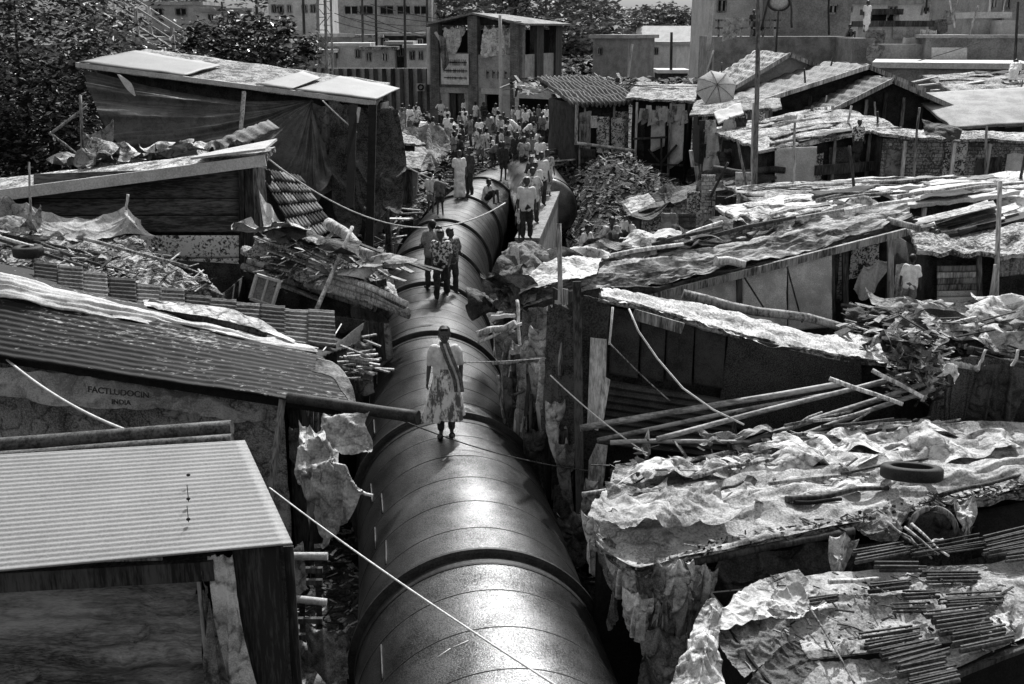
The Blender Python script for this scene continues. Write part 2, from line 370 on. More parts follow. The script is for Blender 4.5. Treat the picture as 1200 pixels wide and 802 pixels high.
def hair_shape(mb, q, s=1.0, bun=False, full=1.0):
    tcap(mb, q(0, .03, .058), q(0, .045, .045), .086*s*full, .086*s*full, 14)
    tcap(mb, q(0, .05, .0), q(0, .055, -.03), .072*s, .055*s, 12)
    for sx in (-1, 1): tcap(mb, q(sx*.055, .01, .05), q(sx*.07, .03, .0), .035*s, .022*s, 8)
    tcap(mb, q(-.035, -.035, .098), q(.035, -.035, .098), .026*s, .026*s, 8)
    if bun: tcap(mb, q(0, .12, .0), q(0, .13, -.02), .042*s, .035*s, 10)
POSES = {
 # shoulder drop etc. all in metres for a 1.60 m figure facing -Y : pelvis, chest, neck, head, shoulders, elbows, wrists, hips, knees, ankles
 'stand': dict(pel=(0, 0, .86), ch=(0, .01, 1.2), nk=(0, .01, 1.36), hd=(0, -.01, 1.48), el=((-.22, .03, 1.05), (.22, .03, 1.05)), wr=((-.24, -.03, .82), (.24, -.03, .82)), kn=((-.09, -.02, .46), (.09, -.02, .46)), an=((-.1, .03, .07), (.1, .03, .07))),
 'walk': dict(pel=(0, 0, .86), ch=(0, -.02, 1.2), nk=(0, -.03, 1.36), hd=(0, -.06, 1.47), el=((-.22, .1, 1.06), (.22, -.04, 1.05)), wr=((-.22, .05, .84), (.2, -.2, .88)), kn=((-.09, -.13, .47), (.09, .02, .46)), an=((-.09, -.16, .07), (.09, .24, .12))),
 'akimbo': dict(pel=(.02, 0, .86), ch=(0, .0, 1.2), nk=(0, .0, 1.36), hd=(.02, -.02, 1.48), el=((-.32, .06, 1.08), (.3, .0, 1.05)), wr=((-.17, -.06, .93), (.26, -.12, .88)), kn=((-.1, -.03, .46), (.12, .0, .46)), an=((-.12, .02, .07), (.16, .03, .07))),
 'bend': dict(pel=(0, .12, .8), ch=(0, -.14, 1.05), nk=(0, -.28, 1.14), hd=(0, -.4, 1.15), el=((-.2, -.25, .82), (.2, -.25, .82)), wr=((-.15, -.4, .62), (.14, -.4, .6)), kn=((-.1, -.02, .44), (.1, -.0, .45)), an=((-.11, .06, .07), (.11, .08, .07))),
 'sit': dict(pel=(0, .0, .12), ch=(0, -.06, .46), nk=(0, -.11, .61), hd=(0, -.15, .72), el=((-.24, -.16, .35), (.24, -.16, .35)), wr=((-.12, -.34, .32), (.12, -.34, .34)), kn=((-.15, -.4, .46), (.15, -.4, .44)), an=((-.13, -.42, .05), (.14, -.45, .05))),
 'chat': dict(pel=(0, 0, .86), ch=(0, .0, 1.2), nk=(0, -.01, 1.36), hd=(-.01, -.03, 1.47), el=((-.22, -.02, 1.04), (.25, .02, 1.07)), wr=((-.08, -.24, 1.08), (.2, -.18, 1.0)), kn=((-.1, -.02, .46), (.1, -.04, .46)), an=((-.12, .03, .07), (.13, .02, .07))),
}
def figure(pose, voxel=.014, legs='trousers', hd_yaw=0, nod=0, slim=1.0, bun=False, long_shirt=False, fullhair=1.0, eyes=False):
    P = {k: (tuple(Vector(x) for x in v) if isinstance(v[0], tuple) else Vector(v)) for k, v in POSES[pose].items()}
    up = (P['nk']-P['ch']).normalized(); b = MB(); sw = .165*slim
    sh = [P['nk']-up*.055+Vector((sx*sw, 0, 0)) for sx in (-1, 1)]; hp = [P['pel']+Vector((sx*.085, 0, -.02)) for sx in (-1, 1)]
    for sx in (-1, 1):
        x = Vector((sx*.06, 0, 0)); tcap(b, P['pel']+x*1.1, P['ch']+x*1.1, .1*slim, .098*slim, 12); tcap(b, P['ch']+x, sh[(sx+1)//2]-Vector((sx*.02, 0, .02)), .09*slim, .055*slim, 10)
    tcap(b, P['ch']+up*.06, P['nk'], .07, .05); tcap(b, P['nk']-up*.03, P['hd']-Vector((0, 0, .06)), .047, .045, 10)
    q = head_shape(b, P['hd'], hd_yaw, nod)
    for i, sx in enumerate((-1, 1)):
        e, w = P['el'][i], P['wr'][i]
        tcap(b, sh[i], e, .046*slim, .036*slim, 10); tcap(b, e, w, .036*slim, .025, 10)
        hand(b, w, w-e, Vector((-sx, -.3, 0)), sx, .95)
        k, a = P['kn'][i], P['an'][i]
        tcap(b, hp[i], k, .085*slim, .055*slim, 10); tcap(b, k, a, .055*slim, .036, 10)
        tcap(b, a-Vector((0, -.02, .03)), a+Vector((sx*.02, -.13, -.045)), .034, .024, 8)
    out = {'body': remesh(b, SKIN, voxel, 2, 'body')}
    h = MB(); hair_shape(h, q, 1, bun, fullhair)
    out['hair'] = remesh(h, HAIR, max(.012, voxel), 1, 'hair', lambda c: c.normalized()*.006*noise.noise(c*60))
    s_ = MB(); hem = P['pel']+(P['pel']-P['ch']).normalized()*(.16 if long_shirt else .05)
    for sx in (-1, 1):
        x = Vector((sx*.062, 0, 0)); tcap(s_, hem+x*1.25, P['ch']+x*1.1, .118*slim, .118*slim, 12); tcap(s_, P['ch']+x, sh[(sx+1)//2]-Vector((sx*.03, 0, .01)), .108*slim, .07*slim, 10)
        i = (sx+1)//2; e = P['el'][i]; tcap(s_, sh[i], sh[i].lerp(e, .85), .066*slim, .062*slim, 10)
    tcap(s_, P['ch']+up*.07, P['nk']-up*.03, .085, .06)
    out['shirt'] = remesh(s_, LCLOTH, voxel*1.15, 2, 'shirt', lambda c: Vector((noise.noise(c*9), noise.noise(c*9+Vector((5, 0, 0))), 0))*.022)
    l = MB()
    for i, sx in enumerate((-1, 1)):
        k, a = P['kn'][i], P['an'][i]
        if legs == 'trousers': tcap(l, hp[i], k, .1*slim, .078*slim, 10); tcap(l, k, a+Vector((0, 0, .02)), .076*slim, .066*slim, 10)
        elif legs == 'shorts': tcap(l, hp[i], hp[i].lerp(k, .8), .1*slim, .09*slim, 10)
        else:
            for t in (0, 1): tcap(l, P['pel']+Vector((sx*.06*t, 0, 0)), (a+Vector((0, 0, .04)) if legs == 'lungi' else k)*1+Vector((sx*.02, 0, 0)), .12*slim, .1*slim, 12)
    tcap(l, P['pel']-Vector((.07, 0, 0)), P['pel']+Vector((.07, 0, 0)), .115*slim, .115*slim, 10)
    if legs in ('lungi', 'skirt'): tcap(l, (P['kn'][0]+P['kn'][1])/2, (P['an'][0]+P['an'][1])/2+Vector((0, 0, .1)), .13, .13, 12)
    out[{'trousers': 'trousers', 'shorts': 'shorts', 'lungi': 'wrap', 'skirt': 'skirt'}[legs]] = remesh(l, DCLOTH, voxel*1.15, 2, 'legwear', lambda c: Vector((noise.noise(c*8), noise.noise(c*8+Vector((5, 0, 0))), 0))*.025)
    return out
def person(parts, loc, rz, scale, label, mats, group=None):
    t = T('person', loc, label, 'person', group)
    t.o.rotation_euler = (0, 0, rz); t.o.scale = (scale,)*3
    for k, me in parts.items():
        o = bpy.data.objects.new(k, me); C.objects.link(o); o.parent = t.o
        if k in mats: o.material_slots[0].link = 'OBJECT'; o.material_slots[0].material = mats[k]
    return t
# ---------------------------------------------------------------- camera, sun, sky
cam = bpy.data.cameras.new('camera'); co = bpy.data.objects.new('camera', cam); C.objects.link(co)
co.location = (0, 0, CAMZ); co.rotation_euler = (math.radians(90)-PITCH, 0, 0)
cam.sensor_width = 36; cam.lens = 36*FPX/1200; cam.clip_end = 3000; cam.clip_start = .1
sc = bpy.context.scene; sc.camera = co
sc.view_settings.view_transform = 'Standard'; sc.view_settings.look = 'None'; sc.view_settings.exposure = 0; sc.view_settings.gamma = 1
SUN_EL, SUN_AZ = math.radians(47), math.radians(12)      # ahead of the camera, a little to the right
sl = bpy.data.lights.new('sun', 'SUN'); sl.energy = 5.0; sl.angle = math.radians(1.2); sl.color = (1, 1, 1)
so = bpy.data.objects.new('sun', sl); C.objects.link(so); so.location = (0, 0, 60)
sd = Vector((math.sin(SUN_AZ)*math.cos(SUN_EL), math.cos(SUN_AZ)*math.cos(SUN_EL), math.sin(SUN_EL)))
so.rotation_euler = (sd).to_track_quat('Z', 'Y').to_euler()
wd = bpy.data.worlds.new('World'); sc.world = wd; wd.use_nodes = True; wn = wd.node_tree.nodes; wl = wd.node_tree.links; wn.clear()
sk = wn.new('ShaderNodeTexSky'); sk.sky_type = 'NISHITA'; sk.sun_disc = False; sk.sun_elevation = SUN_EL; sk.sun_rotation = SUN_AZ
sk.air_density = 1.5; sk.dust_density = 4
bw = wn.new('ShaderNodeRGBToBW'); bg = wn.new('ShaderNodeBackground'); bg.inputs[1].default_value = .16; wo = wn.new('ShaderNodeOutputWorld')
wl.new(sk.outputs[0], bw.inputs[0]); wl.new(bw.outputs[0], bg.inputs[0]); wl.new(bg.outputs[0], wo.inputs[0])
# ---------------------------------------------------------------- ground
def gh(x, y):
    a = sm((y-40)/9)*2.55
    b = sm((x-1.0)/2.5)*sm((y-23)/8)*1.9 if x > 1 else 0
    c = 1.9*sm((-x-4.5)/3)*sm((y-22)/8)
    return max(a, b, c)+.12*noise.noise(Vector((x*.5, y*.5, 0)))
mb = MB(); xs = [-900, -300, -120, -60]+[-40+i*1.0 for i in range(81)]+[60, 120, 300, 900]; ys = [-20, -5]+[i*1.0 for i in range(0, 100)]+[120, 160, 250, 500, 1500]
mb.add([(x, y, gh(x, y)) for y in ys for x in xs], [(j*len(xs)+i, j*len(xs)+i+1, (j+1)*len(xs)+i+1, (j+1)*len(xs)+i) for j in range(len(ys)-1) for i in range(len(xs)-1)], 0, True)
struct('ground', mb, mat('ground_dirt', .02, .12, 1.5, 14, .95, 1, sharp=.25, rnd=0, bdist=.08))
# ---------------------------------------------------------------- the water pipe
PR = 1.45; PZ = 1.37
path = [(.55, 4), (.18, 7), (-.28, 10.2), (-.62, 13), (-1.04, 15.8), (-1.37, 18.3), (-1.92, 23.5), (-2.2, 28.5), (-2.15, 33), (-1.8, 38.5), (-1.1, 43.5), (-.1, 48), (.9, 52)]
def crp(ps, t):
    k = len(ps)-1; i = max(0, min(int(t), k-1)); f = t-i; p = [Vector(ps[max(0, min(k, i+d))]) for d in (-1, 0, 1, 2)]
    return .5*((2*p[1])+(p[2]-p[0])*f+(2*p[0]-5*p[1]+4*p[2]-p[3])*f*f+(3*p[1]-p[0]-3*p[2]+p[3])*f**3)
fine = [crp(path, i*.02) for i in range(0, (len(path)-1)*50+1)]
arc = [0]
for i in range(1, len(fine)): arc.append(arc[-1]+(fine[i]-fine[i-1]).length)
def pat(s_):
    s_ = max(0, min(arc[-1]-1e-4, s_))
    lo, hi = 0, len(arc)-1
    while hi-lo > 1:
        m_ = (lo+hi)//2
        if arc[m_] <= s_: lo = m_
        else: hi = m_
    f = (s_-arc[lo])/(arc[hi]-arc[lo]); p = fine[lo].lerp(fine[hi], f)
    a, b_ = fine[max(0, lo-20)], fine[min(len(fine)-1, lo+21)]; d = (b_-a).normalized()
    return Vector((p.x, p.y, PZ)), Vector((d.x, d.y, 0))
def s_of_y(y):
    for i in range(len(fine)):
        if fine[i].y >= y: return arc[i]
    return arc[-1]
def pipe_x(y): return pat(s_of_y(y))[0].x
def ptop(y, dx=0):
    p = pat(s_of_y(y))[0]; return Vector((p.x+dx, y, PZ+math.sqrt(max(0, (PR+.004)**2-dx*dx))))
def ringpts(s_, r, n): 
    p, d = pat(s_); x = Vector((d.y, -d.x, 0)); return [p+x*math.cos(2*math.pi*j/n)*r+Vector((0, 0, math.sin(2*math.pi*j/n)*r)) for j in range(n)]
def lathe_along(prof, n=96):
    mb = MB(); vs = []
    for s_, r in prof: vs += ringpts(s_, r, n)
    return mb.add(vs, [(i*n+j, i*n+(j+1) % n, (i+1)*n+(j+1) % n, (i+1)*n+j) for i in range(len(prof)-1) for j in range(n)], 0, True)
PIPE = mat('pipe_steel', .015, .21, 1.4, 60, .32, .55, metal=.88, spec=.6, finemix=.6, sharp=.4, rnd=0, bdist=.014)
PIPED = mat('pipe_joint', .01, .035, 5, 50, .55, .3, rnd=0)
pipe = T('water_pipe', (pipe_x(20), 20, 0), 'huge dark steel water pipe running through the middle of the shanties', 'pipe')
joints = [s_of_y(y) for y in (6.5, 10.95, 15.45, 20.0, 24.3, 28.7, 32.9, 37.8, 42.6, 47.2)]
edges = [0]+joints+[arc[-1]]
for k in range(len(edges)-1):
    a, b_ = edges[k], edges[k+1]; prof = []; L_ = b_-a; n_ = max(2, round(L_/.75)); st = []
    s_ = a+.02
    seams = [a+L_*(i/n_) for i in range(1, n_)]
    pts = [a+.02+(L_-.04)*i/(n_*6) for i in range(n_*6+1)]; prof = [(p, PR+(.0 if True else 0)) for p in pts if all(abs(p-q_) > .02 for q_ in seams)]
    prof.sort(); sec = pipe.part('pipe_section', lathe_along(prof), PIPE)
    for q_ in seams: pipe.part('weld_bead', lathe_along([(q_-.009, PR-.002), (q_-.006, PR+.004), (q_+.006, PR+.004), (q_+.009, PR-.002)]), PIPED, sec)
    # short weld plates low on the left flank
    for i, q_ in enumerate(seams[:-1]):
        if R.random() < .75 and a < 16:
            mbw = MB(); q2 = seams[i+1]; th = math.radians(142+U(-6, 6)); pp = []
            for t_ in (0.08, .3, .6, .92):
                p, d = pat(q_+(q2-q_)*t_); x = Vector((d.y, -d.x, 0)); pp.append(p+(x*math.cos(th)+Vector((0, 0, math.sin(th))))*(PR+.004))
            mbw.tube(pp, .011, 6); pipe.part('weld_seam', mbw, PIPED)
for j in joints:
    prof = [(j-.17, PR-.02), (j-.17, PR+.008), (j-.15, PR+.016), (j-.03, PR+.018), (j-.02, PR+.07), (j+.0, PR+.105), (j+.04, PR+.105), (j+.055, PR+.04), (j+.18, PR+.015), (j+.2, PR-.02)]
    o = pipe.part('joint_collar', lathe_along(prof), PIPED)
    for p_ in o.data.polygons: p_.use_smooth = False
for (pa, pb) in (((512, 771), (528, 760)), ((531, 759), (549, 751)), ((556, 744), (560, 742))):
    pts = []
    for f in (0, .5, 1):
        q_ = G(pa[0]+(pb[0]-pa[0])*f, pa[1]+(pb[1]-pa[1])*f, 2.8)
        for _ in range(5): dx = q_.x-pipe_x(q_.y); q_ = G(pa[0]+(pb[0]-pa[0])*f, pa[1]+(pb[1]-pa[1])*f, PZ+math.sqrt(PR*PR-dx*dx)+.003)
        pts.append(q_)
    pipe.part('scratch', MB().tube(pts, .006, 5), ROPE)
# second pipe, behind the parapet
def simple_pipe(name, a, b_, r, label, nring):
    a = Vector(a); b_ = Vector(b_); t = T(name, (a.x, a.y, a.z-r), label, 'pipe')
    d = (b_-a).normalized(); mb = MB(); n = 64; L_ = (b_-a).length; prof = []
    for i in range(nring*8+1):
        s_ = L_*i/(nring*8); prof.append((s_, r+(.02 if i % 8 == 0 else 0)))
    x = Vector((d.y, -d.x, 0)).normalized(); vs = []
    for s_, rr in prof: vs += [a+d*s_+x*math.cos(2*math.pi*j/n)*rr+Vector((0, 0, math.sin(2*math.pi*j/n)*rr)) for j in range(n)]
    mb.add(vs, [(i*n+j, i*n+(j+1) % n, (i+1)*n+(j+1) % n, (i+1)*n+j) for i in range(len(prof)-1) for j in range(n)], 0, True)
    t.part('pipe_section', mb, PIPE)
    m2 = MB(); vs = []; pr_ = [(.02, r), (-.06, r*.985), (-.16, r*.93), (-.26, r*.82), (-.34, r*.6), (-.38, r*.3), (-.39, .02)]
    for s_, rr in pr_: vs += [a+d*s_+x*math.cos(2*math.pi*j/n)*rr+Vector((0, 0, math.sin(2*math.pi*j/n)*rr)) for j in range(n)]
    m2.add(vs, [(i*n+j, i*n+(j+1) % n, (i+1)*n+(j+1) % n, (i+1)*n+j) for i in range(len(pr_)-1) for j in range(n)], 0, True); t.part('end_cap', m2, PIPE)
simple_pipe('water_pipe', (1.25, 38.6, 2.3), (.6, 50, 2.3), 1.12, 'far dark pipe disappearing into rubble behind the concrete parapet', 9)
# concrete parapet
cp = T('concrete_parapet', (1, 34, gh(1, 34)), 'pale concrete parapet wall beside the pipe with people walking along its top', 'wall')
A, B = G(618, 282, 2.9), G(646, 224, 2.9)
mb = MB(); mb.box(A-Vector((0, 0, 1.6)), B-Vector((0, 0, 1.6)), .62, 3.2); cp.part('wall', mb, CON)
mb = MB(); mb.box(A+Vector((0, -.03, .04)), B+Vector((0, .03, .04)), .7, .08); cp.part('coping', mb, WHITE if False else mat('coping', .12, .26, 3, 30, .9, .4))
PARA_Z = 2.98
# ---------------------------------------------------------------- the woman on the pipe
def woman():
    loc = ptop(14.72, .02+0); X = G(523, 511, loc.z).x; loc = Vector((X, 14.72, PZ+math.sqrt((PR+.003)**2-(X-pipe_x(14.72))**2)-.005))
    t = T('person', loc, 'woman in a pale puff-sleeved dress and dark sash standing alone on the pipe', 'person')
    t.o.scale = (1.02, 1.02, 1.05)
    V = .007; H = 1.0
    b = MB(); sh = [Vector((-.165, 0, 1.30)), Vector((.165, 0, 1.30))]; el = [Vector((-.225, .02, 1.05)), Vector((.225, .02, 1.06))]; wr = [Vector((-.25, -.02, .83)), Vector((.225, -.05, .83))]
    for sx in (-1, 1): tcap(b, (sx*.07, 0, .86), (sx*.065, 0, 1.2), .1, .095); tcap(b, (sx*.06, 0, 1.2), sh[(sx+1)//2]-Vector((sx*.03, 0, .035)), .075, .042)
    tcap(b, (0, .0, 1.26), (0, .0, 1.35), .07, .045); tcap(b, (0, .0, 1.33), (0, -.01, 1.42), .045, .043)
    q = head_shape(b, (0, -.015, 1.475), math.radians(2), math.radians(3), 1.02)
    for i, sx in enumerate((-1, 1)):
        tcap(b, sh[i], el[i], .046, .035); tcap(b, el[i], wr[i], .035, .024); hand(b, wr[i], wr[i]-el[i], Vector((-sx, -.2, 0)), sx, .92)
        hp = Vector((sx*.08, 0, .82)); k = Vector((sx*.085, -.02+.03*i, .44)); a = Vector((sx*.075, .02+.05*i, .075))
        tcap(b, hp, k, .085, .052); tcap(b, k, a, .052, .032); tcap(b, a-Vector((0, -.02, .03)), a+Vector((sx*.015, -.14, -.048)), .03, .022)
    t_ = remesh(b, SKIN, V, 2, 'body'); o = bpy.data.objects.new('body', t_); C.objects.link(o); o.parent = t.o
    h = MB(); hair_shape(h, q, 1.02, True, 1.0)
    o = bpy.data.objects.new('hair', remesh(h, HAIR, .008, 1, 'hair')); C.objects.link(o); o.parent = t.o
    for sx in (-1, 1):
        e = MB().blob(q(sx*.032, -.083, .01), (.011, .006, .006), 10, 6, 0); oo = bpy.data.objects.new('eye', e.mesh('eye', mat('eye', .25, .3, rnd=0), (0, 0, 0))); C.objects.link(oo); oo.parent = t.o
        e = MB().blob(q(sx*.032, -.0885, .01), (.005, .003, .005), 8, 6, 0); o3 = bpy.data.objects.new('pupil', e.mesh('pupil', HAIR, (0, 0, 0))); C.objects.link(o3); o3.parent = oo
    # bodice with puff sleeves
    s_ = MB()
    for i, sx in enumerate((-1, 1)):
        tcap(s_, (sx*.07, 0, .95), (sx*.07, 0, 1.2), .112, .112); tcap(s_, (sx*.06, 0, 1.2), sh[i]-Vector((sx*.04, 0, .01)), .095, .06)
        tcap(s_, sh[i]+Vector((-sx*.012, 0, -.01)), sh[i].lerp(el[i], .25), .066, .07); tcap(s_, sh[i].lerp(el[i], .3), sh[i].lerp(el[i], .88), .066, .052)
    tcap(s_, (0, .01, 1.26), (0, .01, 1.33), .08, .055)
    CL = mat('dress_bodice', .55, .8, 3, 40, .85, .4, sharp=.5, rnd=0)
    o = bpy.data.objects.new('bodice', remesh(s_, CL, .009, 2, 'bodice', lambda c: Vector((noise.noise(c*14), noise.noise(c*14+Vector((5, 0, 0))), 0))*.016)); C.objects.link(o); o.parent = t.o
    # skirt: folded bell, swinging out to her right at the hem
    mb = MB(); n, mrows = 96, 26; vs = []
    for j in range(mrows+1):
        v = j/mrows; z = 1.02-v*(.72+.0)
        for i in range(n):
            a = 2*math.pi*i/n; fold = math.sin(a*7+2.1*math.sin(a*2)+v*1.0)*.5+math.sin(a*15+v*3)*.2
            r = .135+.115*v**.8+fold*.035*v
            x = math.cos(a)*r*(1.0+.12*v)-.075*v*v*(1 if math.cos(a) < .3 else .2)+.0; y = math.sin(a)*r*.82
            zz = z+(.03*math.sin(a*3+1)*v)-.05*v*(1 if math.cos(a) < 0 else 0)
            vs.append((x, y, zz+.0))
    mb.add(vs, [(j*n+i, j*n+(i+1) % n, (j+1)*n+(i+1) % n, (j+1)*n+i) for j in range(mrows) for i in range(n)], 0, True)
    SKT = mat('dress_skirt', .12, .8, 9, 40, .85, .3, stretch=(1, 1, .45), sharp=.16, finemix=.25, rnd=0)
    o = bpy.data.objects.new('skirt', mb.mesh('skirt', SKT, (0, 0, 0))); C.objects.link(o); o.parent = t.o
    # leggings under the hem
    l = MB()
    for i, sx in enumerate((-1, 1)):
        k = Vector((sx*.085, -.02+.03*i, .44)); a = Vector((sx*.075, .02+.05*i, .12)); tcap(l, k, a, .07, .052)
    o = bpy.data.objects.new('trousers', remesh(l, DCLOTH, .01, 2, 'trousers')); C.objects.link(o); o.parent = t.o
    # sash: from her right side of the neck across to the left hip, two dark bands
    def sash(off, w, z_off, m):
        mb = MB(); path_ = [(-.05, .03, 1.385), (-.045, -.055, 1.37), (-.01, -.105, 1.28), (.03, -.13, 1.18), (.07, -.135, 1.08), (.11, -.135, .98), (.14, -.15, .88), (.155, -.175, .78), (.16, -.18, .72)]
        c = [[Vector(p)+Vector((off-w/2, -z_off, 0)) for p in path_], [Vector(p)+Vector((off, -z_off-.012, 0)) for p in path_], [Vector(p)+Vector((off+w/2, -z_off+.004, 0)) for p in path_]]
        mb.sheet(c, 40, 10, amp=.006, freq=14, seed=3, thick=.004); o = bpy.data.objects.new('sash', mb.mesh('sash', m, (0, 0, 0))); C.objects.link(o); o.parent = t.o; return o
    sash(.0, .05, .004, mat('sash_dark', .05, .16, 10, 60, .85, .3, rnd=0)); sash(.045, .035, .012, mat('sash_pale', .3, .5, 10, 60, .85, .3, rnd=0)); sash(.085, .06, .0, mat('sash_dark', .05, .16))
    for i, sx in enumerate((-1, 1)):
        m_ = MB(); a = Vector((sx*.075+sx*.008, .02+.05*i-.06, .012)); m_.blob(a, (.045, .125, .016), 16, 6, .05, 2, i)
        m_.tube([a+Vector((-.04, -.02, .01)), a+Vector((-.02, -.03, .045)), a+Vector((.02, -.03, .045)), a+Vector((.04, -.02, .01))], .008, 6)
        o = bpy.data.objects.new('sandal', m_.mesh('sandal', BLACK, (0, 0, 0))); C.objects.link(o); o.parent = t.o
woman()
# ================================================================ generic shack pieces
def up(v, h): return Vector(v)+Vector((0, 0, h))
def back(TL, TR, d):
    e = (TR-TL); e.z = 0; e.normalize(); n = Vector((-e.y, e.x, 0))
    if n.y < 0: n = -n
    return n*d
def to(p, z): return Vector((p.x, p.y, z))
def walls(t, TL, TR, depth, front, side=None, z0=0, amp=.015, wr=None, lean=0, name='wall', nseg=26, sides=True, frame=None):
    """front, side and rear walls of a shack below its roof line"""
    side = side or DARK; bk = back(TL, TR, depth)
    BL, BR = to(TL, z0), to(TR, z0)
    mb = MB(); mb.sheet([[BL, BR], [TL, TR]], nseg, nseg, amp=amp, freq=1.3, wr=wr, seed=R.random()*50, thick=.03); t.part(name, mb, front)
    if sides:
        for P_, Q_ in ((TL, TL+bk), (TR, TR+bk)):
            mb = MB(); mb.sheet([[to(P_, z0), to(Q_, z0)], [P_, Q_]], 6, 6, amp=amp, freq=1.3, seed=R.random()*50, thick=.03); t.part(name, mb, side)
        mb = MB(); mb.sheet([[to(TL+bk, z0), to(TR+bk, z0)], [TL+bk, TR+bk]], 4, 4, thick=.03); t.part(name, mb, side)
    if frame:
        for P_ in (TL, TR): mb = MB(); mb.box(to(P_, z0)-bk.normalized()*.06, P_-bk.normalized()*.06, .09, .09); t.part('post', mb, frame)
        mb = MB(); mb.box(TL-bk.normalized()*.07, TR-bk.normalized()*.07, .08, .1); t.part('beam', mb, frame)
def panelq(t, name, q, m, th=.02, amp=.01, wr=None, corr=None, rag=0, n=(24, 16), seed=None, curve=False, holes=0, grow=False, parent=None, label=None):
    """q: corner points tl,tr,br,bl"""
    mb = MB(); mb.sheet([[q[0], q[1]], [q[3], q[2]]], n[0], n[1], amp=amp, freq=1.5, wr=wr, corr=corr, rag=rag, thick=th, seed=R.random()*60 if seed is None else seed, holes=holes, grow=grow)
    if t is None: return mb
    return t.part(name, mb, m, parent, label)
def plank_wall(t, TL, TR, z0, m_list, w=.16, name='board', gap=.012, jag=.08, off=.0):
    """vertical boards side by side, uneven ends"""
    L_ = (TR-TL).length; n = max(2, int(L_/w)); d = (TR-TL)/n; bk = back(TL, TR, 1); x = (TR-TL).normalized()
    for i in range(n):
        a = TL+d*(i+.5); tp = a+Vector((0, 0, U(-jag, jag*.3)))-bk*(off+U(0, .02)); bt = to(a, z0)-bk*off+x*U(-.02, .02)
        mb = MB(); ww = (L_/n-gap)*U(.8, 1.0); mb.prism([tp-x*ww/2, tp+x*ww/2+Vector((0, 0, U(-.04, .04))), bt+x*ww/2, bt-x*ww/2], .02); t.part(name, mb, R.choice(m_list))
def roofslab(t, FL, FR, BR, BL, m, name='roof', th=.05, amp=.03, rag=.01, wr=None, n=(40, 20), freq=1, corr=None, seed=None, label=None):
    mb = MB(); mb.sheet([[FL, FR], [BL, BR]], n[0], n[1], amp=amp, freq=freq, wr=wr, rag=rag, thick=th, corr=corr, seed=R.random()*60 if seed is None else seed)
    return t.part(name, mb, m, None, label)
def rag_on(name, c, sx, sy, m, label, cat='cloth', group=None, rz=0, hgt=.12, seed=0, n=26, tilt=(0, 0)):
    """a crumpled cloth lying on something"""
    c = Vector(c); Mx = Matrix.Rotation(rz, 3, 'Z') @ Matrix.Rotation(tilt[0], 3, 'X') @ Matrix.Rotation(tilt[1], 3, 'Y')
    def q(x, y): return c+Mx @ Vector((x*sx, y*sy, 0))
    ctrl = [[q(x+U(-.12, .12), y+U(-.12, .12))+Vector((0, 0, U(0, hgt)+.04)) for x in (-.5, -.2, .15, .5)] for y in (-.5, -.15, .2, .5)]
    mb = MB(); mb.sheet(ctrl, n, n, amp=hgt*.25, freq=1.6/max(sx, .3), rag=.02, seed=seed+R.random()*9, crease=False)
    return settle(solo(name, mb, m, label, cat, group), n, n, [(0, 0), (1, 0), (0, 1), (1, 1), ('rand', .012)], -.12, .5, .12)
def hang(name, pts_top, pts_bot, m, label, cat='cloth', folds=7, amp=.05, rag=.03, n=(36, 30), group=None, mid=None, thick=0):
    rows = [pts_top]+([mid] if mid else [])+[pts_bot]
    mb = MB(); mb.sheet(rows, n[0], n[1], amp=amp*.3, freq=2.2, rag=rag*.7, seed=R.random()*50, crease=False)
    return settle(solo(name, mb, m, label, cat, group), n[0], n[1], [(k/max(1, folds//2+1), 0) for k in range(folds//2+2)], -.22)
# ================================================================ LEFT FOREGROUND : shed with the clean pale corrugated roof
t = T('shack', W(150, 700, 9.6)*1, 'front left shack under a clean pale corrugated sheet roof', 'shack'); t.o.location.z = 0; t.loc.z = 0
def shift_root(t, p, z=0):
    t.loc = Vector((p.x, p.y, z)); t.o.location = t.loc
rf = [W(-120, 680, 8.85), W(343, 637, 8.95), W(287, 516, 10.9), W(-120, 540, 10.75)]   # fl fr br bl
shift_root(t, (rf[0]+rf[1])/2)
mb = MB(); mb.sheet([[rf[0], rf[1]], [rf[3], rf[2]]], 30, 170, corr=('v', 26, .005), thick=.012, seed=1); t.part('roof', mb, CORL)
ro = t.o.children[0]
for px, py, hh in ((221, 560, 0), (221, 588, .14), (221, 612, .13)):
    v_ = (rf[1]-rf[0]); base = G(px, py, 4.25 if py > 600 else (4.42 if py > 570 else 4.6)); f_ = 1
    # drop the bolt on the roof plane
    n_ = (rf[1]-rf[0]).cross(rf[3]-rf[0]).normalized(); ray = (W(px, py, 10)-Vector((0, 0, CAMZ))); o_ = Vector((0, 0, CAMZ)); k_ = (rf[0]-o_).dot(n_)/ray.dot(n_); p_ = o_+ray*k_
    m_ = MB(); m_.blob(p_+Vector((0, 0, .03)), (.022, .022, .014), 8, 4, 0)
    if hh: m_.tube([p_, up(p_, hh+.04)], .004, 6)
    t.part('bolt', m_, BLACK, ro)
e0, e1 = W(-120, 682, 9.0), W(252, 661, 9.1)
mb = MB(); mb.box(e0-Vector((0, 0, .03)), e1-Vector((0, 0, .03)), .18, .2); t.part('beam', mb, DARKW)
mb = MB(); mb.tube([W(-60, 662, 9.0), W(190, 655, 9.05)], .018, 8); t.part('purlin', mb, MIDW)
fw = [W(-120, 676, 9.3), W(233, 668, 9.35)]
mb = MB(); rows = []
for k in range(9):
    z = fw[0].z+(0-fw[0].z)*k/8; s_ = .07*math.sin(k*2.1)-.05*k*.3
    rows.append([to(fw[0].lerp(fw[1], i/5), z if k else fw[0].z)+Vector((0, -.06-.05*math.sin(k*1.9+i), 0)) for i in range(6)])
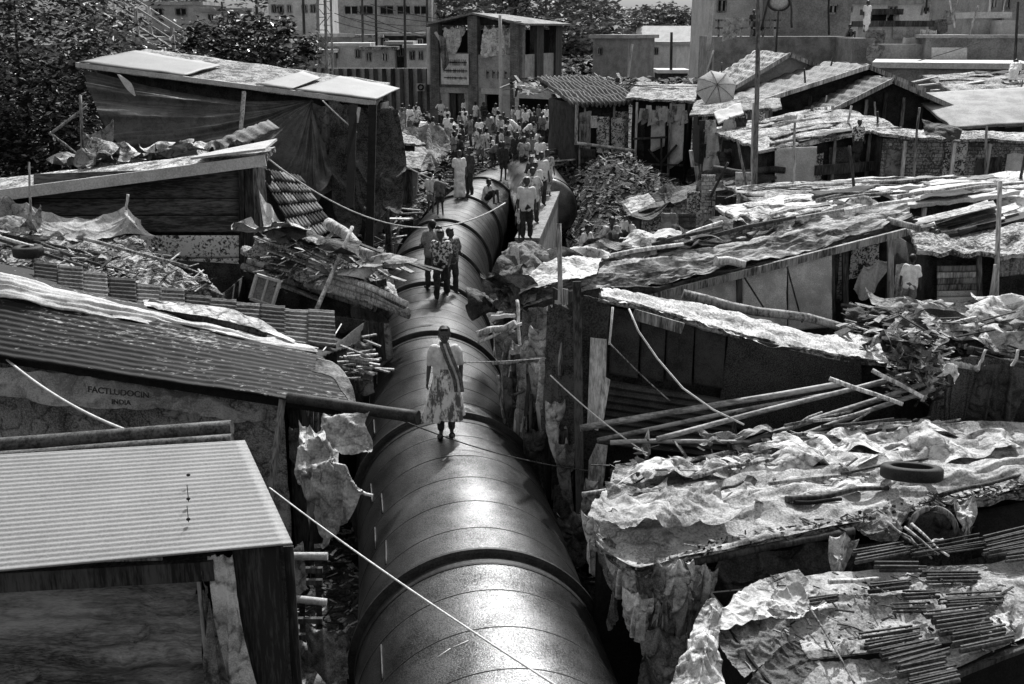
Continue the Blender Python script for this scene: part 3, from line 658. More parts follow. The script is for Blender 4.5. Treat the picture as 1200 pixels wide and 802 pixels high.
mb.sheet(rows, 110, 110, amp=.16, freq=1.0, wr=[(.085, 1.0, 6), (.03, 3, 11)], seed=4); t.part('wall', mb, mat('front_tarp', .02, .34, 1.5, 40, .7, .5, stretch=(.3, 1, 2.0), finemix=.3, sharp=.42, rnd=0, crease=.4), None, 'creased grey tarpaulin front')  # horizontal dark bands painted into the tarp colour as fold shade
mb = MB(); mb.box(to(fw[1], 0)+Vector((.03, -.12, 0)), fw[1]+Vector((.03, -.12, .1)), .035, .035); t.part('post', mb, MIDW)
# dark tin side panel and dim interior
q = [W(272, 643, 9.25), W(343, 641, 9.2)]
mb = MB(); mb.sheet([[to(q[0], 1.2), to(q[1], 1.2)], [q[0], q[1]]], 20, 20, amp=.02, freq=1.5, thick=.02, seed=9); t.part('side_panel', mb, mat('dull_tin', .02, .09, 2.5, 30, .75, .5, stretch=(1, 1, .1), sharp=.3))
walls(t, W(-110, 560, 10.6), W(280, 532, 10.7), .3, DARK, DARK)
mb = MB(); mb.sheet([[to(rf[1], 0)+Vector((-.12, .15, 0)), to(rf[2], 0)], [rf[1]+Vector((-.12, .15, -.06)), rf[2]+Vector((0, 0, -.06))]], 6, 6, amp=.02, thick=.02); t.part('side_wall', mb, DARK)
# interior cloth and lower flap
hang('hanging_cloth', [W(243, 652, 9.05), W(257, 650, 9.05), W(272, 650, 9.1)], [W(262, 830, 8.9), W(285, 825, 8.9), W(306, 815, 9.0)], LCLOTH, 'long pale strip of cloth hanging under the clean corrugated roof', folds=4, amp=.03, n=(20, 60), mid=[W(250, 715, 8.95), W(268, 720, 8.95), W(285, 735, 9.0)])
hang('hanging_cloth', [W(236, 670, 9.0), W(241, 690, 9.0), W(246, 705, 9.0)], [W(237, 830, 8.8), W(262, 828, 8.8), W(292, 826, 8.8)], MCLOTH, 'grey triangular cloth flap at the foot of the front left shack', folds=3, amp=.03, n=(20, 50))
rag_on('sack', G(325, 790, .8), .9, .7, MCLOTH, 'crumpled grey sack below the dark tin panel', 'sack', hgt=.35, tilt=(.5, 0))
# two dark pipes lying along the top edge of that roof
for dy, r_, lab in ((0, .085, 'upper'), (14, .07, 'lower')):
    a = W(-130, 531+dy, 11.35-.35*(dy > 0)); b_ = W(272, 501+dy*1.05, 11.3-.3*(dy > 0))
    pole('iron_pole', a, b_, r_, r_, mat('pole_iron', .02, .12, 6, 30, .6, .4, sharp=.3), lab+' of the two thick dark poles lying behind the pale corrugated roof', wob=.01, n=14)
# light rope end & white cord
cable('cord', W(6, 420, 15.6), W(152, 506, 12.0), .12, .02, WHITE, 'bright white cord drooping across the tarpaulin wall at far left', 'cord')
cable('rope', W(316, 572, 10.4), W(665, 812, 6.6), .05, .009, ROPE, 'long pale rope stretched diagonally over the pipe in the foreground')
# things in the gap by the pipe
for k, (px, py, px2, py2, Y, r_, lab) in enumerate(((346, 652, 384, 652, 10.2, .042, 'short grey rod sticking out of the side of the front left shack'), (347, 700, 383, 706, 10.2, .04, 'smooth white bar jutting toward the pipe below the grey rod'))):
    pole('bar', W(px-20, py, Y), W(px2, py2, Y), r_, r_, WHITE if k else mat('bar_grey', .25, .4, 6), lab, 'bar', wob=0, n=12)
t = T('ladder', G(356, 780, .4), 'dark wooden frame standing in the gap behind the white bar', 'ladder')
for px in (352, 372): mb = MB(); mb.box(W(px, 640, 10.6), G(px+4, 790, .0), .07, .05); t.part('rail', mb, DARKW)
for py in (668, 682, 727, 746): mb = MB(); mb.box(W(346, py, 10.55), W(378, py, 10.55), .05, .06); t.part('rung', mb, DARKW)
for k in range(4):
    px = 366+k*15; a = G(px, 812, .5); b_ = G(px+20+k*3, 752, .3)
    pole('clay_pipe', a, b_, .11, .1, mat('clay', .04, .14, 4, 30, .8, .5), 'dark jointed clay pipe lying in the gap left of the water pipe', 'pipe', group='clay pipes in the gap', wob=0, n=14)
junk('litter', lambda: (lambda y: Vector((pipe_x(y)-1.45-U(0, 1.2), y, gh(0, y)+U(.05, .5))))(U(9.5, 20)), 900, .05, .16, [DARK, DARK, MIDW, SLAB, BLACK], 'loose litter filling the ditch along the left of the pipe')
junk('litter', lambda: (lambda y: Vector((pipe_x(y)+1.45+U(0, .9), y, gh(0, y)+U(.05, .5))))(U(8, 24)), 1000, .05, .17, [DARK, DARK, DARKW, SLAB, BLACK], 'loose litter filling the ditch along the right of the pipe')
# pale cloth hanging between the two left shacks
c_ = [[W(350, 492, 13.2), W(372, 500, 13), W(398, 492, 13)], [W(348, 535, 12.6), W(385, 530, 12.2), W(420, 545, 12.3)], [W(350, 566, 12.5), W(380, 580, 12), W(426, 574, 12.1)], [W(365, 590, 12.3), W(390, 616, 11.9), W(404, 600, 12.1)], [W(372, 622, 12), W(378, 642, 11.9), W(386, 630, 12)]]
drape('plastic_sheet', c_, PLAST, 'crumpled pale plastic sheet hanging beside the pipe at left', [(0, 0), (.3, .0), (.6, 0), (1, 0), (1, .5), (.05, .5), (.5, .3), (.75, .55), ('rand', .006)], -.16, (56, 76), 'plastic sheet', rag=.02)
rag_on('rag', W(405, 515, 12.6), .55, .5, PLAST, 'small pale rag caught on sticks just left of the pipe', hgt=.15, tilt=(.9, 0))
pole('stick', W(385, 510, 12.7), W(432, 526, 12.5), .02, .015, MIDW, 'thin stick poking out of the crumpled plastic toward the pipe', 'stick')
pole('stick', W(405, 568, 12.2), W(437, 581, 12.1), .025, .02, LIGHTW, 'pale stick end poking out below the crumpled plastic sheet', 'stick')
pole('dark_pole', W(338, 466, 14.3), W(490, 489, 13.6), .075, .09, mat('pole_black', .012, .045, 6, 40, .6, .3), 'thick black pole reaching out over the pipe at the woman\'s left side of the photo', wob=.01, n=14)
# ================================================================ shack A : long rusty corrugated roof with tarpaulin wall
A_fl, A_fr, A_br, A_bl = W(-130, 398, 15.6), W(418, 480, 14.7), W(378, 418, 16.4), W(-130, 308, 17.0)
t = T('shack', (0, 0, 0), 'long left shack with a rusty dark corrugated roof and a lettered tarpaulin wall', 'shack'); shift_root(t, (A_fl+A_fr)/2)
mb = MB(); mb.sheet([[A_fl, A_fr], [A_bl, A_br]], 150, 110, amp=.03, freq=.8, corr=('v', 13, .007), rag=.006, thick=.02, seed=2); t.part('roof', mb, CORD)
mb = MB(); mb.sheet([[A_bl, A_br], [A_bl+Vector((.2, 2.6, -.5)), A_br+Vector((.3, 2.6, -.5))]], 60, 30, amp=.03, freq=.8, corr=('v', 12, .016), thick=.02, seed=5); t.part('roof', mb, CORD)
mb = MB(); mb.box(A_fl+Vector((0, .2, -.1)), A_fr+Vector((-.25, .2, -.1)), .09, .12); t.part('beam', mb, BLACK)
wl_, wr_ = A_fl+Vector((0, .35, -.12)), W(332, 470, 15.1)
mb = MB(); rows = [[to(wl_.lerp(wr_, i/6), z) for i in range(7)] for z in (0, 1, 1.9, 2.5)]+[[wl_.lerp(wr_, i/6) for i in range(7)]]
mb.sheet(rows, 100, 60, amp=.05, freq=1.2, wr=(.03, 14, .8), seed=7, thick=.01); wall_A = t.part('wall', mb, STARP)
flap = MB(); n_ = 9; top = [W(-130+(332+130)*i/n_, 412+(470-412)*i/n_*1.0, 15.35) for i in range(n_+1)]
bots = [486, 470, 462, 466, 474, 478, 478, 484, 494, 490]
flap.sheet([top, [W(-130+462*i/n_, (418+50*i/n_+bots[i])/2, 15.12) for i in range(n_+1)], [W(-130+462*i/n_, bots[i], 15.05) for i in range(n_+1)]], 110, 30, amp=.02, freq=1.5, seed=8, crease=False); settle(t.part('tarpaulin_flap', flap, mat('tarp_flap', .16, .36, 2, 45, .8, .5, finemix=.5, sharp=.3, rnd=0, crease=.35)), 110, 30, [('row', 0, 7), ('row', 1, 13), ('rand', .008)], -.05)
def text(t, s_, p, size, right, upv, m, name='lettering', parent=None, bold=.0, sxy=1.0):
    cu = bpy.data.curves.new('txt', 'FONT'); cu.body = s_; cu.size = size; cu.extrude = .003; cu.offset = bold; cu.align_x = 'CENTER'
    ob = bpy.data.objects.new('txt', cu); C.objects.link(ob); dg = bpy.context.evaluated_depsgraph_get(); me = bpy.data.meshes.new_from_object(ob.evaluated_get(dg))
    bpy.data.objects.remove(ob); r_ = right.normalized(); n_ = r_.cross(upv).normalized(); u_ = n_.cross(r_)
    for v in me.vertices: v.co = p+r_*v.co.x*sxy+u_*v.co.y+n_*v.co.z-t.loc
    me.name = name; me.materials.clear(); me.materials.append(m); o = bpy.data.objects.new(name, me); C.objects.link(o); o.parent = parent or t.o; return o
pr = W(139, 463, 14.86); text(t, 'FACTLUDOCIN', pr, .13, W(170, 467, 14.86)-W(110, 461, 14.86), Vector((0, 0, 1)), mat('worn_ink', .01, .07, 14, 60, .9, 0, sharp=.3, rnd=0), bold=.004, sxy=1.0)
text(t, 'INDIA', W(142, 474, 14.86), .105, W(170, 476, 14.86)-W(110, 472, 14.86), Vector((0, 0, 1)), mat('worn_ink', .01, .07, 14, 60, .9, 0, sharp=.3, rnd=0), bold=.004)
mb = MB(); mb.box(W(331, 468, 14.95), W(316, 590, 14.7), .09, .06); t.part('post', mb, MIDW)
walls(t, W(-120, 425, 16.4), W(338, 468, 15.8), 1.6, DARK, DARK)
walls(t, W(338, 478, 15.3), W(352, 480, 15.3), 1.5, DARKW, DARKW, z0=0)
for k in range(7):
    px = 350+k*7; pole('timber_post', W(px, 458+k*2, 15.6), G(px+U(-4, 4), 600, .3), .035, .03, R.choice([MIDW, DARKW, MIDW]), 'upright stake in the dark gap under the right end of the rusty corrugated roof', 'post', 'stakes beside the long rusty roof')
# white tarp on the ridge
rows = []
ptsA = [(-130, 322, 352), (0, 324, 352), (70, 342, 366), (150, 362, 380), (230, 380, 396), (300, 396, 408), (372, 411, 417)]
mb = MB(); mb.sheet([[W(x, yb, 16.5)+Vector((0, 0, .05)) for x, ya, yb in ptsA], [W(x, (ya+yb)/2, 16.75)+Vector((0, 0, .09)) for x, ya, yb in ptsA], [W(x, ya, 17.0)+Vector((0, 0, .03)) for x, ya, yb in ptsA]], 130, 24, amp=.05, freq=1.3, wr=(.03, 2, 5), rag=.012, seed=31, thick=.01)
solo('tarpaulin', mb, WHITE, 'long white tarpaulin strip running down the ridge of the rusty roof', 'tarpaulin')
mb = MB(); mb.sheet([[W(170, 359, 17.2), W(240, 372, 17.1), W(300, 385, 17.0), W(345, 405, 16.7)], [W(168, 352, 17.5), W(240, 358, 17.4), W(300, 374, 17.3), W(345, 400, 16.9)]], 60, 10, amp=.04, freq=2, rag=.02, seed=32)
solo('cloth', mb, LCLOTH, 'narrow pale cloth lying above the white ridge tarpaulin', 'cloth')
pole('timber_pole', W(175, 356, 17.45), W(312, 392, 17.1), .09, .07, DARKW, 'dark log tucked under the narrow pale cloth on the rusty roof ridge', 'log')
# torn sheet curling over toward the pipe
c_ = [[W(370, 418, 15.2), W(395, 428, 15.2), W(412, 450, 14.9), W(420, 478, 14.7)], [W(366, 436, 15.0), W(388, 442, 14.9), W(402, 458, 14.7), W(414, 474, 14.6)]]
mb = MB(); mb.sheet(c_, 40, 14, amp=.04, freq=2, rag=.04, seed=33, thick=.012); solo('metal_sheet', mb, CORM, 'torn grey sheet curling down off the end of the rusty roof', 'metal sheet')
for k in range(22):
    px = U(392, 432); py = U(395, 445); a = W(px, py, 17); b_ = a+Vector((U(.2, .7), U(-.3, .3), U(-.15, .1)))
    solo('scrap_wood', MB().box(a, b_, .05, .025), R.choice([LIGHTW, MIDW, MIDW]), 'splintered scrap of wood in the gap between the ribbed roof sheets and the pipe', 'scrap wood', 'scrap wood in the left gap')
# ================================================================ shed with the row of ribbed roof sheets
tt = [(40, 306, 26), (68, 312, 28), (96, 318, 28), (128, 326, 30), (160, 332, 28), (187, 338, 28), (217, 345, 30), (246, 351, 30), (276, 354, 28), (305, 358, 28), (333, 361, 28), (361, 364, 30)]
q0, q1 = W(30, 345, 18.6), W(392, 400, 17.4)
t = T('shed', (0, 0, 0), 'low shed roofed with a row of dark ribbed sheets behind the rusty roof', 'shed'); shift_root(t, (q0+q1)/2)
for i, (px, py, w_) in enumerate(tt):
    f = i/11; Yb = 17.3+1.0*(1-f); a, b_ = W(px, py+34+6*f, Yb-.2), W(px+w_+3, py+38+6*f, Yb-.2); c2, d2 = W(px+w_+1, py+2, Yb+.75), W(px, py, Yb+.75)
    o_ = Vector((0, 0, .03*(i % 2))); mb = MB(); mb.sheet([[a+o_, b_+o_], [d2+o_, c2+o_]], 12, 44, corr=('v', 8, .018), amp=.015, thick=.02, rag=.02, seed=i); t.part('roof_sheet', mb, CORM if i % 3 else mat('ribbed_dark', .02, .1, 2, 40, .75, .4, stretch=(.5, 1, 1), sharp=.3))
walls(t, q0+Vector((0, .1, -.1)), q1+Vector((0, .1, -.1)), 1.6, DARK, DARK)
# ================================================================ roof heap left, tyre, rags (behind the ribbed sheets)
h0, h1, h2, h3 = W(-130, 322, 19.4), W(262, 345, 19.2), W(140, 272, 22.5), W(-130, 262, 22.8)
t = T('shack', (0, 0, 0), 'rubbish-covered flat roofed shack at the far left edge with a tyre on top', 'shack'); shift_root(t, (h0+h1)/2)
roofslab(t, h0, h1, h2, h3, SLAB, th=.12, amp=.16, freq=.9, wr=(.05, 9, 4), n=(110, 50)); walls(t, h0-Vector((0, -.2, .15)), h1-Vector((.2, -.2, .15)), 3, DARK, DARK)
def surf(a, b_, c2, d2): 
    def f():
        u, v = R.random(), R.random(); return a.lerp(b_, u).lerp(d2.lerp(c2, u), v)+Vector((0, 0, U(.05, .22)))
    return f
junk('rubbish', surf(h0, h1, h2, h3), 700, .06, .22, [SLAB, DARK, MIDW, LCLOTH, DARKW], 'rubbish and rags covering the flat roof at the far left')
tyre('tyre', W(34, 302, 20.2)+Vector((0, 0, .12)), .2, .1, 'small dark tyre on the rubbish-covered roof at far left')
for k in range(9):
    a = W(U(-10, 110), U(275, 300), U(20, 22)); b_ = a+Vector((U(1.2, 2.6), U(-1.0, -.2), U(-.5, -.2)))
    solo('timber_pole', MB().tube([a, a.lerp(b_, .5)+Vector((0, 0, U(-.04, .04))), b_], [.04, .035, .03], 7), R.choice([MIDW, LIGHTW, DARKW]), 'weathered stick lying across the rubbish-covered roof near the tyre', 'pole', 'sticks on the far left roof')
# cloths slung below the flat white roof edge
c_ = [[W(8, 236, 22.6), W(34, 238, 22.4), W(70, 252, 22.3), W(110, 254, 22.2), W(148, 242, 22.4), W(165, 258, 22.4)], [W(-5, 262, 22.1), W(36, 262, 21.9), W(75, 268, 21.7), W(115, 268, 21.8), W(150, 258, 22), W(172, 268, 22.2)], [W(0, 282, 21.8), W(40, 280, 21.6), W(85, 282, 21.4), W(120, 279, 21.6), W(155, 273, 21.9), W(183, 276, 22)]]
drape('tarpaulin', c_, mat('sling_cloth', .28, .55, 2.2, 50, .85, .5, sharp=.3, rnd=0, crease=.4), 'sagging light grey tarpaulin slung below the flat white roof edge at left', [(0, 0), (.18, 0), (.8, 0), (1, 0), (0, 1), (.2, .9), (1, 1), (.6, 1), (.4, 1), (.35, 0), (.5, 0), (.65, 0), ('rand', .004)], -.03, (110, 40), 'tarpaulin')
rag_on('cloth_bundle', W(18, 272, 21.5), .9, .8, MCLOTH, 'tied grey cloth bundle at the left edge below the slung tarpaulin', hgt=.45, tilt=(.4, 0))
pole('flag_pole', W(36, 268, 21.4), W(34, 190, 21.6), .03, .02, MIDW, 'thin upright stick with a knotted top at far left', 'stick')
pole('stick', W(148, 246, 22.2), W(150, 228, 22.2), .03, .03, LIGHTW, 'short peg holding up the slung grey tarpaulin', 'stick')
# ================================================================ shack B : flat white roof edge
B_fl, B_fr = W(-130, 246, 22.5), W(306, 188, 23.3)
t = T('shack', (0, 0, 0), 'left shack with a flat roof edged in bright white and plank walls', 'shack'); shift_root(t, (B_fl+B_fr)/2)
mb = MB(); mb.sheet([[B_fl, B_fr], [W(-130, 224, 25.2), W(322, 172, 24.7)]], 80, 16, amp=.03, freq=1, thick=.12, rag=.006, seed=3); t.part('roof', mb, SLAB)
mb = MB(); mb.box(B_fl+Vector((0, -.03, .0)), B_fr+Vector((.1, -.03, .0)), .06, .24); t.part('fascia', mb, WHITE)
mb = MB(); mb.prism([W(225, 197, 23.1)+Vector((0, -.05, .2)), W(312, 186, 23.3)+Vector((0, -.05, .2)), W(325, 169, 24.4)+Vector((0, 0, .1)), W(240, 186, 24.6)+Vector((0, 0, .1))], .05); t.part('roof_edge', mb, WHITE)
PEELW = mat('white_flaked_board', .05, .95, 6, 16, .8, .5, sharp=.1, finemix=.55, bias=-.03, rnd=0)
BW = mat('plank_dark', .03, .16, 2, 26, .85, .6, stretch=(.15, 1, 1), sharp=.3)
z_top = W(280, 195, 23.6).z
for k, (ya, yb, m_) in enumerate(((200, 232, BW), (233, 252, BW), (253, 272, BW), (276, 302, PEELW), (303, 324, PEELW), (326, 352, BW))):
    xl = 40 if k < 3 else 155; mb = MB(); mb.sheet([[W(xl, ya+(4 if k == 0 else 0), 23.6), W(280, ya-(4 if k == 0 else 0), 23.7)], [W(xl, yb, 23.6), W(280, yb, 23.7)]], 30, 8, amp=.02, thick=.03, seed=k); t.part('wall_plank', mb, m_, None, 'peeling white painted board' if m_ is PEELW else None)
walls(t, W(-120, 245, 23.8), W(284, 196, 23.9), 2.6, DARK, DARK)
for px in (283, 292): mb = MB(); mb.box(W(px, 192, 23.45), W(px+2, 360, 23.45), .16 if px > 285 else .1, .08); t.part('post', mb, DARKW)
plank_wall(t, W(284, 194, 23.6), W(318, 196, 23.9), W(300, 330, 23.6).z, [DARKW, DARK, MIDW], .14)
# ================================================================ tiled lean-to sliding down right of shack B
TL_, TR_, BR_, BL_ = W(300, 196, 24.2), W(352, 206, 25.2), W(392, 268, 23.4), W(352, 288, 22.4)
t = T('lean_to_roof', (0, 0, 0), 'steep dark tiled lean-to roof between the plank shack and the draped shack', 'roof'); shift_root(t, (BR_+BL_)/2, 2)
nr_, nc_ = 6, 4
for r_ in range(nr_):
    for c0 in range(nc_):
        def q_(u, v): return TL_.lerp(TR_, u).lerp(BL_.lerp(BR_, u), v)
        u0, u1, v0, v1 = c0/nc_+.01, (c0+1)/nc_-.01, r_/nr_, (r_+1)/nr_+.02; up_ = Vector((0, 0, .06))
        mb = MB(); mb.sheet([[q_(u0, v0), q_(u1, v0)], [q_(u0, v1)+up_, q_(u1, v1)+up_]], 16, 3, corr=('u', 3, .02), thick=.02, seed=r_*5+c0); t.part('roof_tile', mb, R.choice([CORM, mat('tile_dark', .05, .2, 3, 40, .7, .4, stretch=(1, .3, 1)), DARK]))
mb = MB(); mb.box((TL_+BL_)/2+Vector((.3, .4, -1.2)), (TR_+BR_)/2+Vector((-.3, .3, -.7)), .1, .1); t.part('rafter', mb, DARKW)
c_ = [[W(303, 222, 23.3), W(318, 240, 23.2), W(338, 262, 23)], [W(308, 250, 22.6), W(325, 265, 22.5), W(345, 280, 22.4)], [W(318, 275, 22.1), W(335, 288, 22), W(356, 292, 22)]]
drape('cloth', c_, mat('clean_cloth', .45, .68, 2.5, 40, .85, .3, sharp=.5, rnd=0, crease=.3), 'bright white cloth spilling from under the tiled lean-to', [(0, 0), (.5, 0), (1, 0), (.5, .5), (1, 1), (0, 1)], -.15, (40, 40))
# ================================================================ shack E : heaped roof reaching the pipe
E = [W(284, 300, 21.2), W(476, 366, 19.6), W(432, 300, 22.6), W(330, 268, 23.4)]
t = T('shack', (0, 0, 0), 'shack below the tiled lean-to with a heaped rag roof reaching the pipe', 'shack'); shift_root(t, (E[0]+E[1])/2)
mb = MB(); mb.sheet([[E[0], E[0].lerp(E[1], .5)+Vector((0, 0, .12)), E[1]], [E[0].lerp(E[3], .5)+Vector((0, 0, .2)), (E[0]+E[1]+E[2]+E[3])/4+Vector((0, 0, .35)), E[1].lerp(E[2], .5)+Vector((0, 0, .1))], [E[3], E[3].lerp(E[2], .5), E[2]]], 90, 60, amp=.16, freq=1.3, wr=(.06, 4, 9), rag=.03, thick=.08, seed=14); t.part('roof', mb, SLAB)
walls(t, W(286, 318, 21.3), W(410, 352, 20.6), 2.2, DARK, DARK)
for a, b_, r_ in (((284, 312, 21.1), (440, 362, 20.1), .07), ((290, 306, 21.0), (400, 334, 20.6), .06)):
    mb = MB(); mb.tube([W(*a), W(*b_)], r_, 10); t.part('purlin', mb, MIDW)
mb = MB(); mb.box(W(318, 330, 21.0), W(372, 350, 20.8), .05, .08); t.part('beam', mb, LIGHTW)
wf = [W(301, 322, 19.9), W(328, 330, 19.9), W(319, 359, 19.7), W(293, 350, 19.7)]
win = T('window_frame', (wf[2]+wf[3])/2, 'small white wooden window frame leaning against a dark wall', 'window')
for i in range(4): mb = MB(); mb.box(wf[i], wf[(i+1) % 4], .055, .05); win.part('frame', mb, WHITE)
mb = MB(); mb.box((wf[0]+wf[1])/2, (wf[2]+wf[3])/2, .035, .03); win.part('mullion', mb, WHITE)
mb = MB(); bkw = Vector((0, .03, 0)); mb.prism([p+bkw for p in wf], .008); win.part('pane', mb, mat('dusty_glass', .12, .25, 3, 30, .4, .1))
# timber bundle end over the pipe
for k in range(7):
    a = W(372+U(-20, 20), 318+k*3.0, 20.4); b_ = W(480-U(0, 6), 364+(k-3)*2.4, 19.3+.05*k)
    solo('timber_pole', MB().tube([a, a.lerp(b_, .6)+Vector((0, 0, .05)), b_], [.07, .065, .06], 8), R.choice([LIGHTW, LIGHTW, MIDW]), 'pale bark pole in the bundle whose cut ends reach over the pipe', 'pole', 'bundle of pale poles over the pipe')
pole('timber_pole', W(384, 262, 21.8), W(445, 300, 20.6), .13, .09, LIGHTW, 'bent pale log above the pole bundle', 'log', wob=.1)
pole('timber_pole', W(440, 310, 20.6), W(490, 312, 20.2), .05, .04, LIGHTW, 'short pale branch pointing at the pipe above the pole bundle', 'branch', wob=.05)
pole('timber_pole', W(372, 330, 20.6), W(436, 360, 20), .06, .05, LIGHTW, 'peeled log lying on the heaped rag roof', 'log')
pole('leaning_pole', W(368, 370, 19.0), W(413, 266, 20.6), .045, .035, LIGHTW, 'black and white banded pole leaning on the heaped roof', wob=0)
for k in range(9):
    px = U(300, 440); py = 290+(px-300)*.32+U(-20, 22); rag_on('rag', W(px, py, 21.2-(px-300)*.008)+Vector((0, 0, .1)), U(1.0, 1.8), U(.5, .8), R.choice([LCLOTH, MCLOTH, WHITE, SLAB, DCLOTH]), 'crumpled rag on the heaped roof beside the pipe', group='rags on the heaped left roof', rz=U(-.7, -.2), hgt=.2, seed=k, n=18)
for k in range(34):
    a = W(U(295, 415), U(285, 340), U(20.4, 22.4))+Vector((0, 0, .22)); b_ = a+Vector((U(.8, 2.0), U(-.9, -.3), U(-.5, -.25)))
    solo('plank', MB().box(a, b_, U(.08, .16), .03), R.choice([LIGHTW, MIDW, DARKW]), 'loose plank on the heaped roof beside the pipe', 'plank', 'planks on the heaped left roof')
junk('rubbish', lambda: W(U(300, 445), U(300, 350), U(19.8, 21.5))+Vector((0, 0, U(0, .15))), 260, .04, .12, [SLAB, DARK, MIDW, LCLOTH, BLACK], 'small scraps strewn over the heaped rag roof')
for k in range(9):
    px = 402+k*6; hang('hanging_rag', [W(px, 370+k, 19.3), W(px+7, 372+k, 19.3)], [W(px+U(-3, 3), 400+U(5, 25), 19.2), W(px+8, 405+U(5, 20), 19.2)], R.choice([DCLOTH, MCLOTH, DARKW]), 'dark rag hanging under the pole bundle', 'rag', 2, .03, .05, (8, 14), 'rags under the pole bundle')
cable('wire', W(400, 380, 18.5), W(378, 412, 16.8), .02, .012, ROPE, 'short curved wire rising from the last ribbed roof sheet', 'wire')
# ================================================================ shack C : big dark tarpaulin draped under a white roof edge
Cl, Cr = W(90, 76, 31.5), W(440, 121, 29.6)
t = T('shack', (0, 0, 0), 'tall shack with a big dark tarpaulin draped under a sloping white roof edge', 'shack'); shift_root(t, (Cl+Cr)/2)
bkc = Vector((1.0, 3.2, .38))
mb = MB(); mb.sheet([[Cl, Cr], [Cl+bkc, Cr+bkc-Vector((.9, 0, 0))]], 80, 16, amp=.03, thick=.1, rag=.006, seed=8); t.part('roof', mb, SLAB)
mb = MB(); mb.box(Cl+Vector((0, -.04, -.0)), Cr+Vector((0, -.04, -.0)), .08, .13); t.part('fascia', mb, WHITE)
for (xa, xb) in ((92, 222), (305, 345), (350, 440)):
    f0, f1 = (xa-90)/350, (xb-90)/350; a, b_ = Cl.lerp(Cr, f0), Cl.lerp(Cr, f1)
    mb = MB(); mb.sheet([[a+Vector((0, -.06, .1)), b_+Vector((0, -.06, .1))], [a+bkc*.75+Vector((.1, 0, .08)), b_+bkc*.6+Vector((-.1, 0, .08))]], 20, 8, amp=.02, thick=.02, rag=.02, seed=xa); t.part('roof_sheet', mb, CORL)
walls(t, Cl+Vector((.4, .5, -.1)), Cr+Vector((-.3, .5, -.1)), 1.8, DARK, DARK)
# tarpaulin fan converging on the tie at px 365,120
rows = []
top = [(100, 84), (150, 91), (200, 98), (260, 106), (320, 113), (362, 119), (380, 121)]
m1 = [(112, 110), (150, 122), (200, 128), (262, 134), (325, 140), (372, 146), (400, 152)]
m2 = [(128, 140), (158, 152), (205, 162), (265, 160), (325, 172), (365, 190), (392, 196)]
m3 = [(140, 172), (168, 186), (215, 186), (270, 190), (318, 205), (350, 228), (372, 240)]
outl = [(100, 85, 31.2), (106, 108, 30.8), (118, 134, 30.2), (134, 164, 29.6), (165, 186, 29.2), (212, 190, 29.0), (268, 196, 28.8), (316, 212, 28.5), (348, 232, 28.2), (374, 242, 28.0), (392, 206, 28.3)]
tie = (366, 121, 30.0); fr_ = (0, .25, .5, .75, 1)
rows = [[W(tie[0]+(x-tie[0])*f, tie[1]+(y-tie[1])*f+(10*math.sin(math.pi*f)*(1 if i < 6 else .2)), tie[2]+(Y-tie[2])*f-.25*math.sin(math.pi*f)) for i, (x, y, Y) in enumerate(outl)] for f in fr_]
mb = MB(); mb.sheet(rows, 200, 90, amp=.06, freq=.6, wr=[(.17, 10, .6), (.07, 21, 1)], seed=51, grow=True, crease=False); t.part('tarpaulin', mb, TARP)
mb = MB(); mb.sheet([[W(366, 120, 30.1), W(382, 122, 29.9), W(398, 126, 29.8)], [W(360, 165, 29.4), W(378, 170, 29.3), W(392, 172, 29.2)], [W(352, 205, 28.9), W(372, 192, 28.8), W(386, 186, 28.8)]], 40, 40, amp=.03, rag=.03, seed=52, crease=False); settle(t.part('tarpaulin_corner', mb, MCLOTH), 40, 40, [(0, 0), (.5, 0), (1, 0)], -.25)
mb = MB(); mb.box(W(286, 108, 30.0), W(282, 156, 29.2), .1, .08); t.part('post', mb, LIGHTW)
c_ = [[W(137, 87, 30.2), W(141, 88, 30.2)], [W(148, 104, 29.9), W(154, 98, 29.9)], [W(158, 113, 29.7), W(159, 112, 29.7)]]
mb = MB(); mb.sheet(c_, 6, 14, amp=.02, seed=3); solo('torn_cloth', mb, WHITE, 'small torn white scrap hanging high on the big dark tarpaulin', 'scrap')
# right side of shack C : woven panels and hanging sacking
sideq = [(385, 118, 29.5, 412, 330, 26.5), (412, 126, 28.9, 440, 300, 26.4), (436, 125, 29.4, 446, 300, 26.2)]
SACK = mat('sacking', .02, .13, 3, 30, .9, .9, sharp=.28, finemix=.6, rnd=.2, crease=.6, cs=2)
for k, (xa, ya, Ya, xb, yb, Yb) in enumerate(sideq):
    c_ = [[W(xa, ya, Ya), W(xa+16, ya+2, Ya), W(xa+30, ya+4, Ya)], [W(xa+4, (ya+yb)/2-20, Ya-.9), W(xa+18, (ya+yb)/2-10, Ya-1.3), W(xa+36, (ya+yb)/2-10, Ya-1)], [W(xa+14, yb, Yb), W(xa+26, yb-10, Yb), W(xb+14, yb-6, Yb)]]
    mb = MB(); mb.sheet(c_, 36, 60, amp=.05, freq=.9, rag=.015, seed=60+k, crease=False); settle(t.part('sacking', mb, SACK), 36, 60, [(0, 0), (.33, 0), (.7, 0), (1, 0), (0, .5), (1, .5), (.4, .75)], -.13)
for px, a_, b_ in ((414, 124, 245), (437, 124, 290)): mb = MB(); mb.box(W(px, a_, 28.7), W(px-4, b_, 26.5), .2, .1); t.part('post', mb, BLACK)
mb = MB(); mb.box(W(421, 126, 28.5), W(418, 144, 28.4), .07, .05); t.part('strip', mb, WHITE)
